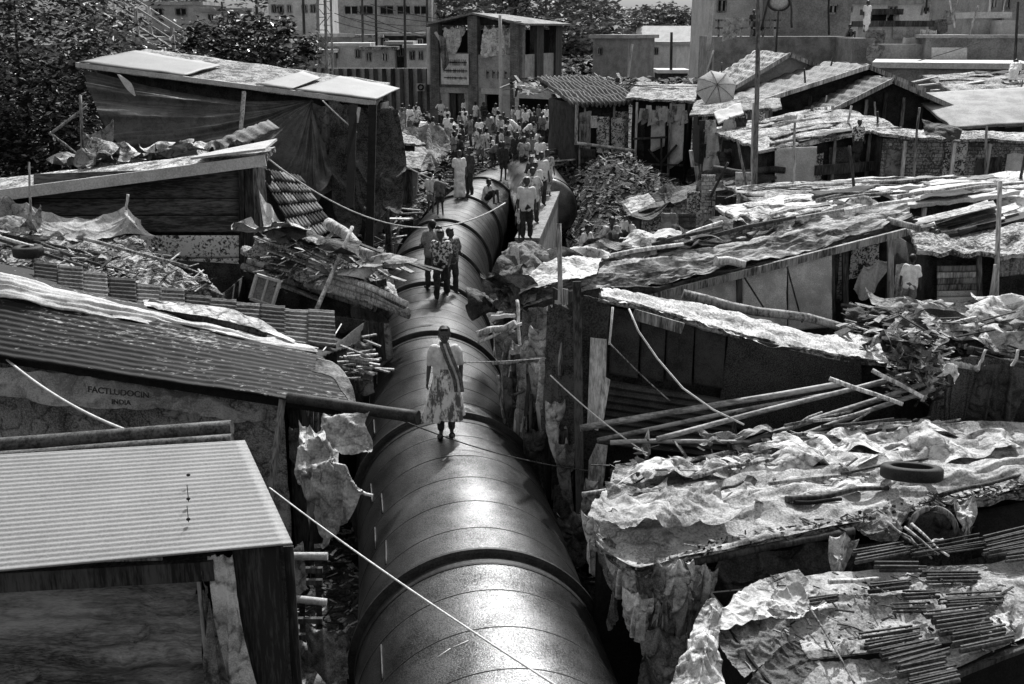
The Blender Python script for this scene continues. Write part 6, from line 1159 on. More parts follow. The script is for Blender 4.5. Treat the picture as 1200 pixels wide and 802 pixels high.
# ================================================================ buildings
def block(name, label, TLp, TRp, depth, z0, wallm, wins=(), roofh=.3, roofm=None, cat='building', winm=None, pitch=0, frame=True, sill=True):
    TL, TR = W(*TLp), W(*TRp); TR.z = TL.z = (TL.z+TR.z)/2; t = T(name, (0, 0, 0), label, cat); shift_root(t, (TL+TR)/2, z0); bk = back(TL, TR, depth); fw = -bk.normalized()
    mb = MB(); A_ = [to(TL, z0), to(TR, z0), to(TR+bk, z0), to(TL+bk, z0)]; mb.add(A_+[TL, TR, TR+bk, TL+bk], [(0, 1, 5, 4), (1, 2, 6, 5), (2, 3, 7, 6), (3, 0, 4, 7), (4, 5, 6, 7)]); t.part('wall', mb, wallm)
    if roofm:
        mb = MB(); o_ = fw*.3; x = (TR-TL).normalized()*.3
        if pitch:
            rid0, rid1 = (TL+TL+bk)/2+Vector((0, 0, pitch))-x, (TR+TR+bk)/2+Vector((0, 0, pitch))+x
            mb.prism([TL-x+o_, TR+x+o_, rid1, rid0], .08); mb.prism([rid0, rid1, TR+x+bk-o_, TL-x+bk-o_], .08)
            mb.add([TL, TL+bk, (TL+TL+bk)/2+Vector((0, 0, pitch-.05))], [(0, 1, 2)]); mb.add([TR, TR+bk, (TR+TR+bk)/2+Vector((0, 0, pitch-.05))], [(0, 1, 2)])
        else: mb.prism([TL-x+o_, TR+x+o_, TR+x+bk-o_, TL-x+bk-o_], roofh)
        t.part('roof', mb, roofm)
    for (xa, ya, xb, yb) in wins:
        f0, f1 = (xa-TLp[0])/(TRp[0]-TLp[0]), (xb-TLp[0])/(TRp[0]-TLp[0]); Yc = TLp[2]+(TRp[2]-TLp[2])*(f0+f1)/2
        a, b_ = TL.lerp(TR, f0), TL.lerp(TR, f1); zt, zb = W(xa, ya, Yc).z, W(xa, yb, Yc).z; mb = MB()
        fr = MB(); e = fw*.04; 
        for p, q in ((to(a, zt), to(b_, zt)), (to(a, zb), to(b_, zb)), (to(a, zb), to(a, zt)), (to(b_, zb), to(b_, zt)), (to((a+b_)/2, zb), to((a+b_)/2, zt))): fr.box(p+e, q+e, .1, .1)
        w_ = t.part('window', fr, winm or MIDW); mb.prism([to(a, zt)+fw*.015, to(b_, zt)+fw*.015, to(b_, zb)+fw*.015, to(a, zb)+fw*.015], .02); t.part('pane', mb, BLACK, w_)
    return t
PALEB = mat('far_plaster', .4, .66, 1, 12, .9, .3, sharp=.4, rnd=.1); MIDB = mat('far_render', .24, .46, 1, 10, .9, .3, sharp=.4, rnd=.15); GREYB = mat('grey_render', .16, .32, 1.4, 14, .9, .4, sharp=.35, rnd=.1)
block('building', 'pale multi storey building with small dark windows above the bush', (312, -30, 92), (372, -30, 92), 10, 2.5, PALEB, [(x, y, x+6, y+9) for y in (-12, 6) for x in (316, 324, 334, 352, 362)]+[(325, 8, 329, 17)], roofm=CON)
block('building', 'low whitewashed building with one doorway left of the pale block', (232, 12, 98), (292, 12, 98), 6, 2.5, PALEB, [(244, 17, 250, 27), (266, 18, 276, 22)], roofm=MIDB)
block('building', 'grey building with dark window bands left of the brick building', (385, -30, 112), (505, -30, 112), 10, 2.5, MIDB, [(x, 7, x+16, 17) for x in (402, 420, 444, 464, 484)]+[(x, -14, x+16, -6) for x in (402, 430, 460)], roofm=CON)
block('building', 'long grey block behind the footbridge staircase', (170, 4, 105), (235, 4, 105), 8, 2.5, MIDB, [(180, 10, 190, 18), (205, 10, 218, 18)], roofm=MIDB)
# pilastered boundary wall
t = T('boundary_wall', W(440, 130, 84), 'long boundary wall with dark vertical pilasters behind the left crowd', 'wall'); 
mb = MB(); a, b_ = W(340, 80, 84), W(502, 80, 82); mb.prism([a, b_, to(b_, 2.4), to(a, 2.4)], .3); t.part('wall', mb, MIDB)
for k in range(17): p = a.lerp(b_, k/16)-Vector((0, .3, 0)); mb = MB(); mb.box(to(p, 2.4), p, .3, .3); t.part('pilaster', mb, DARKW)
for k, (xa, xb, py, Y) in enumerate(((385, 430, 52, 88), (425, 462, 56, 87), (455, 480, 50, 89), (476, 504, 54, 88), (390, 445, 42, 96), (445, 503, 40, 97), (270, 330, 48, 80), (330, 384, 60, 84))):
    block('hut', ('small hut with a pale roof in the row above the pilastered wall', 'lean hut with hanging washing in the row above the pilastered wall')[k % 2], (xa, py, Y), (xb, py+1, Y), 4, 2.5, (PALEB, MIDB, DARK)[k % 3], [(xa+4, py+6, xa+10, py+16), (xb-14, py+6, xb-8, py+16)], roofm=(WHITE, SLAB, MIDB)[k % 3], roofh=.25, cat='hut').o['group'] = 'huts above the pilastered wall'
t = T('sign', W(492, 102, 80), 'small square white sign on the boundary wall', 'sign'); mb = MB(); mb.prism([W(488, 98, 81.4), W(498, 98, 81.4), W(498, 107, 81.4), W(488, 107, 81.4)], .05); t.part('board', mb, WHITE); mb = MB(); mb.tube([W(493+3*math.cos(k*.52), 102.5+3*math.sin(k*.52), 81.3) for k in range(13)], .06, 5); t.part('symbol', mb, BLACK)
# lattice mast and poles
def lattice(px, y0, y1, Y, w, label):
    t = T('lattice_mast', to(W(px, y1, Y), 2.4), label, 'mast'); a, b_ = to(W(px, y1, Y), 2.4), W(px, y0, Y)
    for sx in (-1, 1):
        for sy in (-1, 1): mb = MB(); mb.box(a+Vector((sx*w, sy*w, 0)), b_+Vector((sx*w*.6, sy*w*.6, 0)), .07, .07); t.part('leg', mb, MIDW)
    mb = MB(); n_ = 14
    for k in range(n_):
        p, q = a.lerp(b_, k/n_), a.lerp(b_, (k+1)/n_); s_ = 1 if k % 2 else -1; mb.box(p+Vector((-w*s_, -w, 0)), q+Vector((w*s_, -w, 0)), .04, .04); mb.box(p+Vector((-w, -w, 0)), p+Vector((w, -w, 0)), .04, .04)
    t.part('bracing', mb, MIDW)
lattice(376, -40, 100, 62, .3, 'steel lattice mast left of centre rising above the bush')
lattice(384, -40, 95, 70, .25, 'second thinner lattice mast just behind the first')
for k, (px, y1, Y) in enumerate(((440, 60, 90), (474, 70, 85), (424, 55, 92), (355, 60, 75), (300, 40, 70), (693, 90, 115), (640, 60, 110), (500, 40, 95), (260, 30, 90))):
    pole('utility_pole', to(W(px, y1, Y), 2.4), W(px, U(-30, 10), Y), .12, .09, DARKW, 'thin utility pole standing in the far slum beyond the pipe', group='far utility poles', wob=0)
# ---- brick two storey building
def brickhouse():
    Lc, Cc, Rc = W(506, 28, 74), W(608, 33, 71), W(655, 33, 79); ap = W(553, 18, 72.6); zt = Lc.z; Cc.z = zt+.0; Rc.z = zt
    z0 = 2.5; t = T('brick_building', (0, 0, 0), 'two storey brick building with tattered cloth in its open upper bays', 'building'); shift_root(t, (Lc+Cc)/2, z0)
    fl = W(506, 62, 74).z
    BR = mat('brick_wall', .1, .26)
    def wq(a, b_, z1, z2, m=BR, nm='wall', th=.25): mb = MB(); mb.prism([to(a, z2), to(b_, z2), to(b_, z1), to(a, z1)], th); return t.part(nm, mb, m)
    def fx(px): return Lc.lerp(Cc, (px-506)/102.0)
    def sx(px): return Cc.lerp(Rc, (px-608)/47.0)
    din = Vector((0, .6, 0))
    # inner dark core
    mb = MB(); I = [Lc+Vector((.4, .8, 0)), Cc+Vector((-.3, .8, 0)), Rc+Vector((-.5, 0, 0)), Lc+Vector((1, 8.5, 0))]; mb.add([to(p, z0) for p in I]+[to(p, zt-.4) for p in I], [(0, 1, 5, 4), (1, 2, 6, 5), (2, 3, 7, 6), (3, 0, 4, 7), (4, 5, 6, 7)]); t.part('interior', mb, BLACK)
    # piers
    for a, b_ in ((504, 516), (551, 562), (600, 609)): wq(fx(a), fx(b_), z0, zt+(.5 if a == 551 else .15), BR, 'pier', .5)
    for a, b_ in ((608, 611), (624, 632), (647, 655)): wq(sx(a), sx(b_), z0, zt, DARKW if a > 610 else BR, 'pier', .5)
    # spandrels
    zA, zB = W(530, 62, 73).z, W(530, 103, 73).z
    wq(fx(516), fx(551), zB, zA, BR, 'spandrel'); wq(fx(562), fx(600), zB-.1, zA-.1, mat('plaster_panel', .26, .42, 2, 20, .9, .3, rnd=0), 'spandrel')
    zs = W(640, 92, 74).z
    wq(sx(611), sx(624), zs, zA-.1, mat('plaster_panel', .26, .42), 'spandrel', .2); wq(sx(632), sx(647), zs, zA-.1, mat('plaster_panel', .26, .42), 'spandrel', .2)
    wq(sx(609), sx(655), z0, zs-.5, BR, 'wall', .2)
    # ground floor
    wq(fx(516), fx(526), z0, zB, MIDB); wq(fx(545), fx(551), z0, zB, MIDB); wq(fx(562), fx(570), z0, zB, MIDB); wq(fx(586), fx(600), z0, zB, PALEB); wq(fx(516), fx(551), zB-.35, zB, MIDB, 'lintel', .4); wq(fx(566), fx(600), zB-.35, zB, PALEB, 'lintel', .4)
    for xa, xb in ((527, 534), (536, 544)): wq(fx(xa)-Vector((0, -.1, 0)), fx(xb), z0, zB-.4, DARKW, 'door', .06)
    # roof : gable front, long slope to the right
    o_ = Vector((0, -.6, 0)); far = Vector((2.2, 9, 0)); mb = MB()
    mb.prism([Lc+o_+Vector((-.3, 0, 0)), ap+o_+Vector((0, 0, .1)), ap+far+Vector((0, 0, .1)), Lc+far+Vector((-.3, 0, 0))], .12); mb.prism([ap+o_+Vector((0, 0, .1)), Cc+o_+Vector((.35, 0, -.05)), Rc+Vector((.9, .3, -.05)), ap+far+Vector((0, 0, .1))], .12); t.part('roof', mb, mat('old_roof', .14, .3, 2, 20, .9, .3, stretch=(1, .2, 1), rnd=0))
    mb = MB(); mb.add([Lc+Vector((.3, .2, -.1)), Cc+Vector((0, .2, -.1)), ap+Vector((0, .2, -.02))], [(0, 1, 2)]); t.part('gable', mb, DARK)
    # sign board with dark lines of writing
    mb = MB(); q = [fx(517)+Vector((0, -.45, 0)), fx(550)+Vector((0, -.45, 0))]; z1, z2 = W(533, 63, 73).z, W(533, 99, 73).z; mb.prism([to(q[0], z1), to(q[1], z1), to(q[1], z2), to(q[0], z2)], .06); sb = t.part('sign_board', mb, mat('sign_paint', .5, .75, 3, 30, .7, .2, rnd=0))
    for row, hh in ((.28, .2), (.55, .13), (.78, .1)):
        mb = MB(); x_ = .1; f_ = Vector((0, -.05, 0)); mb.box(to(q[0].lerp(q[1], .1), z1+(z2-z1)*row)+f_, to(q[0].lerp(q[1], .9), z1+(z2-z1)*row)+f_, .02, .05)
        while x_ < .9:
            w_ = U(.03, .06); p = q[0].lerp(q[1], x_); z_ = z1+(z2-z1)*row; b2 = q[0].lerp(q[1], x_+w_); f_ = Vector((0, -.05, 0))
            mb.box(to(p, z_)+f_, to(b2, z_)+f_, .02, hh*.45)
            if R.random() < .8: mb.box(to(p, z_-hh)+f_, to(p, z_+hh)+f_, .02, .07)
            if R.random() < .5: mb.box(to(b2, z_-hh)+f_, to(b2, z_+hh*.6)+f_, .02, .07)
            x_ += w_+U(.02, .04)
        t.part('lettering_row', mb, DARKW, sb)
    for x_ in (571, 578, 584, 592): mb = MB(); p = fx(x_)+Vector((0, -.2, 0)); z_ = W(580, 87, 72).z; mb.box(to(p, z_-.25), to(p, z_+.25), .03, .14 if x_ != 571 else .3); mb.box(to(p, z_+.1), to(p+Vector((.25, 0, 0)), z_+.1), .03, .1); t.part('painted_letter', mb, DARKW)
    # canopy
    mb = MB(); a, b_ = W(602, 108, 68), W(646, 110, 68); mb.prism([a+Vector((0, 0, .35)), b_+Vector((0, 0, .35)), b_-Vector((0, 0, .35)), a-Vector((0, 0, .35))], .15); mb.prism([a+Vector((0, 0, .35)), b_+Vector((0, 0, .35)), b_+Vector((0, 4, .45)), a+Vector((0, 4, .45))], .1); t.part('canopy', mb, PALEB)
    mb = MB(); mb.prism([to(a, 2.5)+Vector((.1, 1.2, 0)), to(b_, 2.5)+Vector((0, 1.2, 0)), b_+Vector((0, 1.2, -.2)), a+Vector((.1, 1.2, -.2))], .06); t.part('door', mb, BLACK)
    mb = MB(); mb.box(to(a, 2.5)+Vector((.2, 0, 0)), a+Vector((.2, 0, -.3)), .25, .25); t.part('post', mb, PALEB)
brickhouse()
for k, (c_, m_, f_) in enumerate((([(520, 32), (548, 30), (522, 60), (534, 56)], PLAST, 'left'), ([(568, 30), (600, 36), (563, 60), (604, 58)], LCLOTH, 'middle'), ([(584, 24), (604, 40), (590, 52), (609, 52)], LCLOTH, 'small right'), ([(514, 40), (522, 44), (518, 76), (528, 68)], MCLOTH, 'narrow left'))):
    a, b_, c2, d2 = [W(x, y, 71.6 if k != 0 else 72.6) for x, y in c_]; hang('tattered_cloth', [a, (a+b_)/2, b_], [c2, (c2+d2)/2, d2], m_, f_+' tattered cloth billowing from the upper floor of the brick building', folds=4, amp=.25, rag=.06, n=(36, 30))
pole('flag_pole', to(W(587, 145, 68), 2.5), W(586, 18, 68), .12, .1, WHITE, 'tall white pole standing before the brick building', wob=0)
pole('pole', to(W(503, 110, 73), 5), W(502, 32, 73), .12, .12, WHITE, 'white pipe at the left corner of the brick building', wob=0)
pole('pole', W(510, 38, 72.8), W(526, 62, 72.6), .1, .1, WHITE, 'slanting white pole in the upper floor of the brick building', wob=0)
# ---- white shed building right of centre
t = block('building', 'pale roofed long building with a row of dark openings right of centre', (744, 58, 130), (836, 58, 128), 9, 2.5, PALEB, [(748+k*8.5, 60, 751+k*8.5, 64) for k in range(10)], roofm=mat('sheet_roof', .45, .6, 1, 12, .8, .2, rnd=0), pitch=2.6)
mb = MB(); a, b_ = W(700, 84, 120), W(800, 88, 118); mb.prism([a, b_, to(b_, 2.4), to(a, 2.4)], .3); solo('wall', mb, MIDB, 'low wall in front of the pale roofed long building', 'wall')
block('shed', 'flat dark shed beside the low wall right of centre', (774, 84, 100), (806, 84, 100), 4, 2.5, DARK, roofm=PALEB, cat='shed')
pole('leaning_pole', to(W(734, 110, 85), 4), W(741, 52, 85), .1, .09, LIGHTW, 'pale leaning pole left of the pale roofed long building', wob=0)
pole('utility_pole', to(W(786, 110, 100), 2.5), W(787, 38, 100), .14, .12, DARKW, 'dark pole in front of the pale roofed long building', wob=0)
junk('distant_crowd', lambda: W(U(640, 745), U(66, 104), U(100, 112)), 900, .25, .7, [PALEB, DARK, MIDB, BLACK, WHITE], 'distant dense crowd on the rise right of the brick building', 'crowd')
junk('rubble', lambda: W(U(596, 830), U(92, 110), U(62, 88)), 900, .15, .7, [SLAB, DARK, MIDW, DARKW], 'distant litter over the roofs right of the brick building')
junk('rubble', lambda: (lambda x, y: Vector((x, y, gh(x, y)+U(0, .25))))(U(-12, 12), U(46, 90)), 2500, .08, .35, [SLAB, DARK, MIDW, DARKW, BLACK], 'trampled litter on the far open ground')
# mound right of the parapet
def mound_h(x, y): return gh(x, y)+1.7*math.exp(-((x-4.2)/2.2)**2-((y-43)/4.5)**2)
mb = MB(); g_ = [[Vector((1.2+6.5*i/50, 36+13*j/50, mound_h(1.2+6.5*i/50, 36+13*j/50)-.02+.2*noise.noise(Vector((i*.3, j*.3, 3))))) for i in range(51)] for j in range(51)]
mb.add([p for r in g_ for p in r], [(j*51+i, j*51+i+1, (j+1)*51+i+1, (j+1)*51+i) for j in range(50) for i in range(50)], 0, True); struct('earth_mound', mb, mat('ground_dirt', .02, .12))
junk('rubble', lambda: (lambda x, y: Vector((x, y, mound_h(x, y)+U(0, .2))))(U(1.6, 7.6), U(36, 48)), 1900, .06, .3, [DARK, DARKW, MIDW, SLAB, BLACK, DARK], 'dark rubble mound behind the concrete parapet')
junk('rubble', lambda: (lambda x, y: Vector((x, y, gh(x, y)+U(0, .15))))(U(1.6, 8), U(26, 37)), 1800, .04, .15, [SLAB, MIDW, DARK, MIDW, SLAB], 'paler trampled rubble around the seated children')
junk('rubble', lambda: (lambda x, y: Vector((x, y, gh(x, y)+U(0, .4))))(U(-7, 1), U(44, 54)), 1500, .08, .45, [SLAB, MIDW, DARK, DARKW, BLACK], 'broken rubble where the crowd crosses the buried pipe')
for k in range(24):
    x, y = U(-5, 3), U(43, 52); a = Vector((x, y, gh(x, y)+U(.1, .5))); solo('plank', MB().box(a, a+Vector((U(.6, 2), U(-.8, .8), U(-.1, .3))), U(.15, .35), .05), R.choice([LIGHTW, MIDW, DARKW]), 'board lying among the rubble where the crowd crosses', 'plank', 'boards in the far rubble')
# tented sacking left of crowd
drape('tent', [[W(472, 150, 50), W(505, 146, 51), W(532, 152, 52)], [W(474, 180, 48), W(505, 178, 48.5), W(524, 178, 50)], [W(478, 192, 47), W(508, 200, 47), W(516, 196, 48)]], MCLOTH, 'sagging grey sacking tent left of the crowd', [('row', 0, 10), ('edge', .1), (.5, .5)], -0.1, (50, 40), 'tent')
backhut('shack', 'low ruined shack with a pale slab roof left of the crowd', (446, 168, 42), (486, 170, 42.5), 3, .2, DARK, SLAB, z0=2)
backhut('shack', 'small collapsed shack beside the draped shack and the far pipe', (446, 196, 37), (482, 200, 37), 2.4, .3, DARKW, SLAB, z0=1.5)
mb = MB(); mb.sheet([[W(640, 150, 62), W(660, 141, 62), W(678, 148, 62)], [W(636, 155, 60), W(658, 150, 60), W(684, 154, 60)]], 24, 12, amp=.2, seed=132); solo('cloth_cover', mb, LCLOTH, 'pale humped cloth cover of a stall in the crowd', 'cloth')
backhut('stall', 'small dark stall under a humped cover in the crowd', (640, 153, 61), (680, 154, 61), 2, .2, DARK, MCLOTH, z0=2.5)
# ================================================================ right middle distance
t, q = backhut('shack', 'shack with a bright ribbed roof and whitewashed boards beyond the parapet', (678, 123, 47), (737, 122, 47.5), 5, .9, DARK, CORM, z0=1.8, ov=.5, corr=('u', 16, .07), n=(200, 20), amp=.1)
for k, (xa, xb, ya, yb, m_) in enumerate(((679, 690, 136, 175, MIDW), (692, 700, 136, 150, LIGHTW), (699, 714, 137, 180, PEEL), (716, 732, 138, 200, PEEL), (680, 698, 175, 222, DARKW), (700, 716, 182, 222, BRICK), (717, 735, 200, 222, DARKW))):
    mb = MB(); mb.sheet([[W(xa, ya, 46.7), W(xb, ya, 46.7)], [W(xa, yb, 46.7), W(xb, yb, 46.7)]], 10, 20, amp=.05, thick=.04, seed=k); t.part('wall_panel', mb, m_, None, 'whitewashed wall board' if m_ is PEEL else None)
mb = MB(); mb.box(W(676, 122, 46.4), W(675, 170, 46), .14, .1); t.part('post', mb, LIGHTW)
pole('rail', W(676, 168, 45.8), W(744, 177, 45.6), .07, .06, LIGHTW, 'pale rail across the front of the shack with whitewashed boards', wob=.02)
t, q = backhut('shack', 'dark open fronted shack with pale goods hanging inside', (742, 118, 46.5), (806, 120, 46), 4, .5, BLACK, SLAB, z0=1.5, ov=.3)
for k in range(14): p = W(750+k*3.8, 126+U(-3, 6), 45.9); hang('hanging_bundle', [p, p+Vector((.2, 0, 0))], [p+Vector((-.05, -.05, -U(.3, .6))), p+Vector((.25, -.05, -U(.25, .5)))], R.choice([WHITE, LCLOTH, MCLOTH]), 'pale bundle hanging in the dark open fronted shack', 'bundle', 2, .08, .08, (8, 10), 'goods hanging in the dark shack')
for a, b_ in (((742, 192, 45.9), (800, 194, 45.8)), ((775, 160, 45.9), (775, 225, 45.7)), ((760, 175, 45.9), (774, 192, 45.8)), ((776, 190, 45.8), (793, 170, 45.9)), ((742, 163, 45.9), (782, 161, 45.8))): mb = MB(); mb.box(W(*a), W(*b_), .08, .08); t.part('rail', mb, DARKW)
# umbrella
def umbrella():
    c = W(839, 104, 41.5); t = T('umbrella', c-Vector((0, 0, .1)), 'open pale umbrella tilted toward the camera over a shack roof', 'umbrella'); M_ = Matrix.Rotation(math.radians(58), 3, 'X') @ Matrix.Rotation(.2, 3, 'Z'); mb = MB(); n = 8; rr_ = .78; vs = [c+M_ @ Vector((0, 0, .26))]
    for ring in (1, 2, 3):
        for i in range(n*4):
            a = 2*math.pi*i/(n*4); f = ring/3; sc_ = 1-.09*abs(math.sin(a*n/2))*f; vs.append(c+M_ @ Vector((math.cos(a)*rr_*f*sc_, math.sin(a)*rr_*f*sc_, .26*(1-f*f))))
    m = n*4; fs = [(0, 1+i, 1+(i+1) % m) for i in range(m)]+[(1+(r-1)*m+i, 1+r*m+i, 1+r*m+(i+1) % m, 1+(r-1)*m+(i+1) % m) for r in (1, 2) for i in range(m)]
    mb.add(vs, fs, 0, True); t.part('canopy', mb, mat('umbrella_cloth', .45, .65, 2, 30, .8, .2, rnd=0))
    for k in range(n): a = 2*math.pi*k/n; mb = MB(); mb.tube([c+M_ @ Vector((math.cos(a)*rr_*f, math.sin(a)*rr_*f, .27*(1-f*f)+.012)) for f in (0.05, .35, .7, 1)], .012, 5); t.part('rib', mb, MIDW)
    mb = MB(); mb.tube([c+M_ @ Vector((0, 0, .38)), c+M_ @ Vector((0, 0, -.9))], .02, 6); t.part('shaft', mb, DARKW)
umbrella()
pole('utility_pole', to(W(887, 270, 31.5), 1), W(889, -30, 31.5), .085, .06, mat('old_pole', .08, .28, 3, 30, .8, .4, stretch=(1, 1, .2)), 'tall dark mast with a pale band right of the umbrella', wob=.03, n=10)
pole('pole', to(W(884, 260, 32.4), 1), W(884, 120, 32.4), .07, .06, LIGHTW, 'shorter pale pole standing beside the tall mast', wob=.02)
pole('pole', W(830, 60, 55), W(836, -20, 55), .12, .1, PALEB, 'leaning pale post above the umbrella', wob=0)
pole('pole', W(824, 100, 42), W(836, 60, 44), .06, .05, DARKW, 'slanting stick behind the umbrella', wob=0)
def gable(label, Lp, Ap, Rp, length, front, roofm, ov=.5, z0=2, nbat=0, tiles=True):
    L_, A_, R_ = W(*Lp), W(*Ap), W(*Rp); t = T('gabled_shack', (0, 0, 0), label, 'shack'); shift_root(t, (L_+R_)/2, z0); bk = back(L_, R_, length); fw = -bk.normalized()*ov
    mb = MB(); mb.add([to(L_, z0), to(R_, z0), R_, A_-Vector((0, 0, .05)), L_], [(0, 1, 2, 3, 4)]); t.part('front_wall', mb, front)
    for P_ in (L_, R_): mb = MB(); mb.add([to(P_, z0), to(P_+bk, z0), P_+bk, P_], [(0, 1, 2, 3)]); t.part('side_wall', mb, DARK)
    for s_, P_ in ((0, L_), (1, R_)):
        e = (P_-A_).normalized()*.35
        mb = MB(); mb.sheet([[A_+fw+Vector((0, 0, .05)), P_+e+fw], [A_+bk+Vector((0, 0, .05)), P_+e+bk]], 60, 20, corr=('u', 10, .03) if tiles else None, amp=.08, thick=.07, rag=.008, seed=s_+R.random()*9); t.part('roof', mb, roofm)
        mb = MB(); mb.box(A_+fw*1.05, P_+e+fw*1.05, .08, .16); t.part('bargeboard', mb, LIGHTW if s_ == 0 else MIDW)
    for k in range(nbat):
        f = (k+1)/(nbat+1); p = L_.lerp(R_, f); zt = A_.z-(abs((p-A_).dot((R_-L_).normalized())))*.35; mb = MB(); mb.box(to(p, z0)-Vector((0, .08, 0)), to(p, min(zt, A_.z)-.4)-Vector((0, .08, 0)), .12, .05); t.part('batten', mb, R.choice([DARKW, MIDW]))
    return t
gable('rear gabled shack with a pale left slope behind the umbrella', (842, 112, 46), (922, 64, 46), (1010, 100, 46), 6, MIDB, SLAB)
gable('wide gabled shack with a long tiled slope down to the right', (858, 128, 41), (1013, 78, 41), (1128, 126, 41), 5, DARK, mat('roof_tile_grey', .08, .3, 3, 24, .85, .5, sharp=.25), nbat=5)
gable('front gabled shack with battens nailed on its dark face', (948, 140, 38.5), (1040, 94, 38.5), (1122, 130, 38.5), 4, DARK, mat('roof_tile_grey', .08, .3), nbat=7)
for k in range(8): px = 952+k*4; mb = MB(); mb.box(W(px, 126+U(-2, 3), 38), W(px-3, 150, 37.8), .1, .04); solo('board', mb, R.choice([LIGHTW, MIDW, WHITE]), 'upright pale board leaning at the front gabled shack', 'board', 'boards leaning at the front gabled shack')
# boarded yard left : planks and rags (800-905,120-260)
t, q = backhut('shack', 'shack of odd upright boards below the umbrella', (822, 136, 39), (902, 128, 38.5), 4, .3, DARK, SLAB, z0=1, plank=[DARK, MIDW, DARKW, LIGHTW, DARK], ov=.4)
mb = MB(); mb.sheet([[W(836, 130, 37.5), W(868, 122, 38)], [W(842, 146, 36.6), W(872, 134, 37)]], 24, 12, amp=.1, seed=3, thick=.04); solo('metal_sheet', mb, WHITE, 'bright bent sheet jutting out below the umbrella', 'metal sheet')
for k in range(26):
    px = U(808, 925); py = U(128, 215); p = W(px, py, 37.5-(py-128)*.02)
    solo('board', MB().box(p, p+Vector((U(-.15, .15), U(-.1, .1), -U(.5, 1.8))), U(.1, .3), .04), R.choice([MIDW, LIGHTW, DARKW, DARK, PEEL]), 'odd upright board patched onto the shacks below the umbrella', 'board', 'odd boards below the umbrella')
for k in range(18):
    px = U(800, 920); py = U(130, 240); p = W(px, py, 36.8-(py-128)*.02); hang('rag', [p, p+Vector((U(.2, .5), 0, 0))], [p+Vector((0, 0, -U(.3, .9))), p+Vector((U(.2, .5), 0, -U(.3, .8)))], R.choice([MCLOTH, DCLOTH, LCLOTH, WHITE]), 'rag hung out on the shacks below the umbrella', 'rag', 2, .06, .06, (10, 12), 'rags below the umbrella')
# low masonry shacks (735-905, 195-300)
t, q = backhut('shack', 'stone and sacking shack behind the seated children', (752, 250, 33), (905, 210, 33.2), 1.6, .05, STONE, DCLOTH, z0=1, ov=.1)
c_ = [[W(726, 236, 33), W(780, 214, 34), W(838, 196, 35)], [W(738, 240, 32.3), W(790, 226, 32.8), W(836, 206, 34)], [W(738, 252, 31.8), W(785, 236, 32.4), W(832, 208, 34)]]
drape('tarpaulin', c_, DCLOTH, 'dark flapping tarpaulin stretched to a point above the seated children', [(0, 0), (.5, 0), (1, 0), (0, 1), (.5, 1), (1, 1)], -0.1, (60, 36), 'tarpaulin')
mb = MB(); mb.sheet([[W(728, 236, 32.6), W(760, 226, 32.6)], [W(740, 250, 31.8), W(768, 236, 32)]], 20, 14, amp=.06, seed=142); solo('cloth', mb, LCLOTH, 'pale flap at the tip of the dark flapping tarpaulin', 'cloth')
for k, (xa, ya, xb, yb, m_) in enumerate(((862, 202, 880, 224, LCLOTH), (822, 205, 838, 235, STONE), (805, 225, 820, 256, PEEL), (795, 250, 815, 270, BRICK), (840, 230, 862, 262, DARK), (868, 226, 900, 246, MIDB), (775, 250, 792, 276, MIDB), (762, 272, 800, 296, MIDW))):
    mb = MB(); Yk = 32.2-(ya-200)*.012; mb.sheet([[W(xa, ya, Yk), W(xb, ya, Yk)], [W(xa, yb, Yk), W(xb, yb, Yk)]], 12, 12, amp=.05, thick=.06, seed=k); solo('wall_slab', mb, m_, 'patch of walling propped among the shacks behind the seated children', 'slab', 'wall patches behind the children')
pole('timber_pole', W(836, 198, 34), W(920, 200, 33), .12, .1, DARKW, 'rough dark log laid across posts below the umbrella', 'log', wob=.12)
pole('branch', W(866, 210, 33), W(866, 272, 32), .11, .09, LIGHTW, 'pale forked branch standing below the rough dark log', 'branch', wob=.1)
pole('branch', W(830, 272, 31.6), W(866, 222, 32.4), .05, .04, MIDW, 'thin pole leaning on the pale forked branch', 'branch', wob=.02)
mb = MB(); mb.box(W(756, 275, 31.5), W(770, 300, 31), .5, .05); solo('board', mb, MIDW, 'grey board standing beside the seated children', 'board')
# D : whitewashed block + masonry wall
t, q = backhut('shack', 'shack with a ragged board roof and a bright whitewashed block wall', (900, 176, 33.5), (1035, 152, 34.5), 3.5, .35, DARK, SLAB, z0=1.5, ov=.4)
mb = MB(); mb.sheet([[W(908, 174, 33.2), W(957, 172, 33.2)], [W(908, 217, 33.2), W(955, 215, 33.2)]], 16, 14, amp=.03, thick=.06, seed=9); t.part('wall_panel', mb, WHITE, None, 'bright whitewashed block')
mb = MB(); mb.box(W(955, 200, 33.1), W(1032, 194, 33.6), .1, .3); t.part('sill', mb, DARKW)
litter_roof(q, 14, 'board laid on the roof of the whitewashed shack', 'boards on the whitewashed shack', L_=(1, 2.6))
t, q = backhut('shack', 'patchwork masonry shack with a dim stained wall right of the whitewashed block', (1035, 162, 33.0), (1215, 168, 32.8), 1.8, .1, STONE, SLAB, z0=1.5, ov=.2)
mb = MB(); mb.sheet([[W(1080, 140, 33), W(1128, 150, 32.6)], [W(1085, 158, 32.4), W(1125, 166, 32)]], 30, 14, amp=.1, freq=1.5, rag=.03, seed=11); solo('tarpaulin', mb, DCLOTH, 'dark folded tarpaulin hanging over the top of the patchwork masonry wall', 'tarpaulin')
t, q = backhut('shack', 'shack with a smooth bright roof at the right edge', (1120, 150, 36), (1330, 138, 36), 3.6, .9, DARK, mat('smooth_roof', .12, .3, 1.5, 30, .7, .2, rnd=0), z0=2, ov=.3, amp=.02, wr=None)
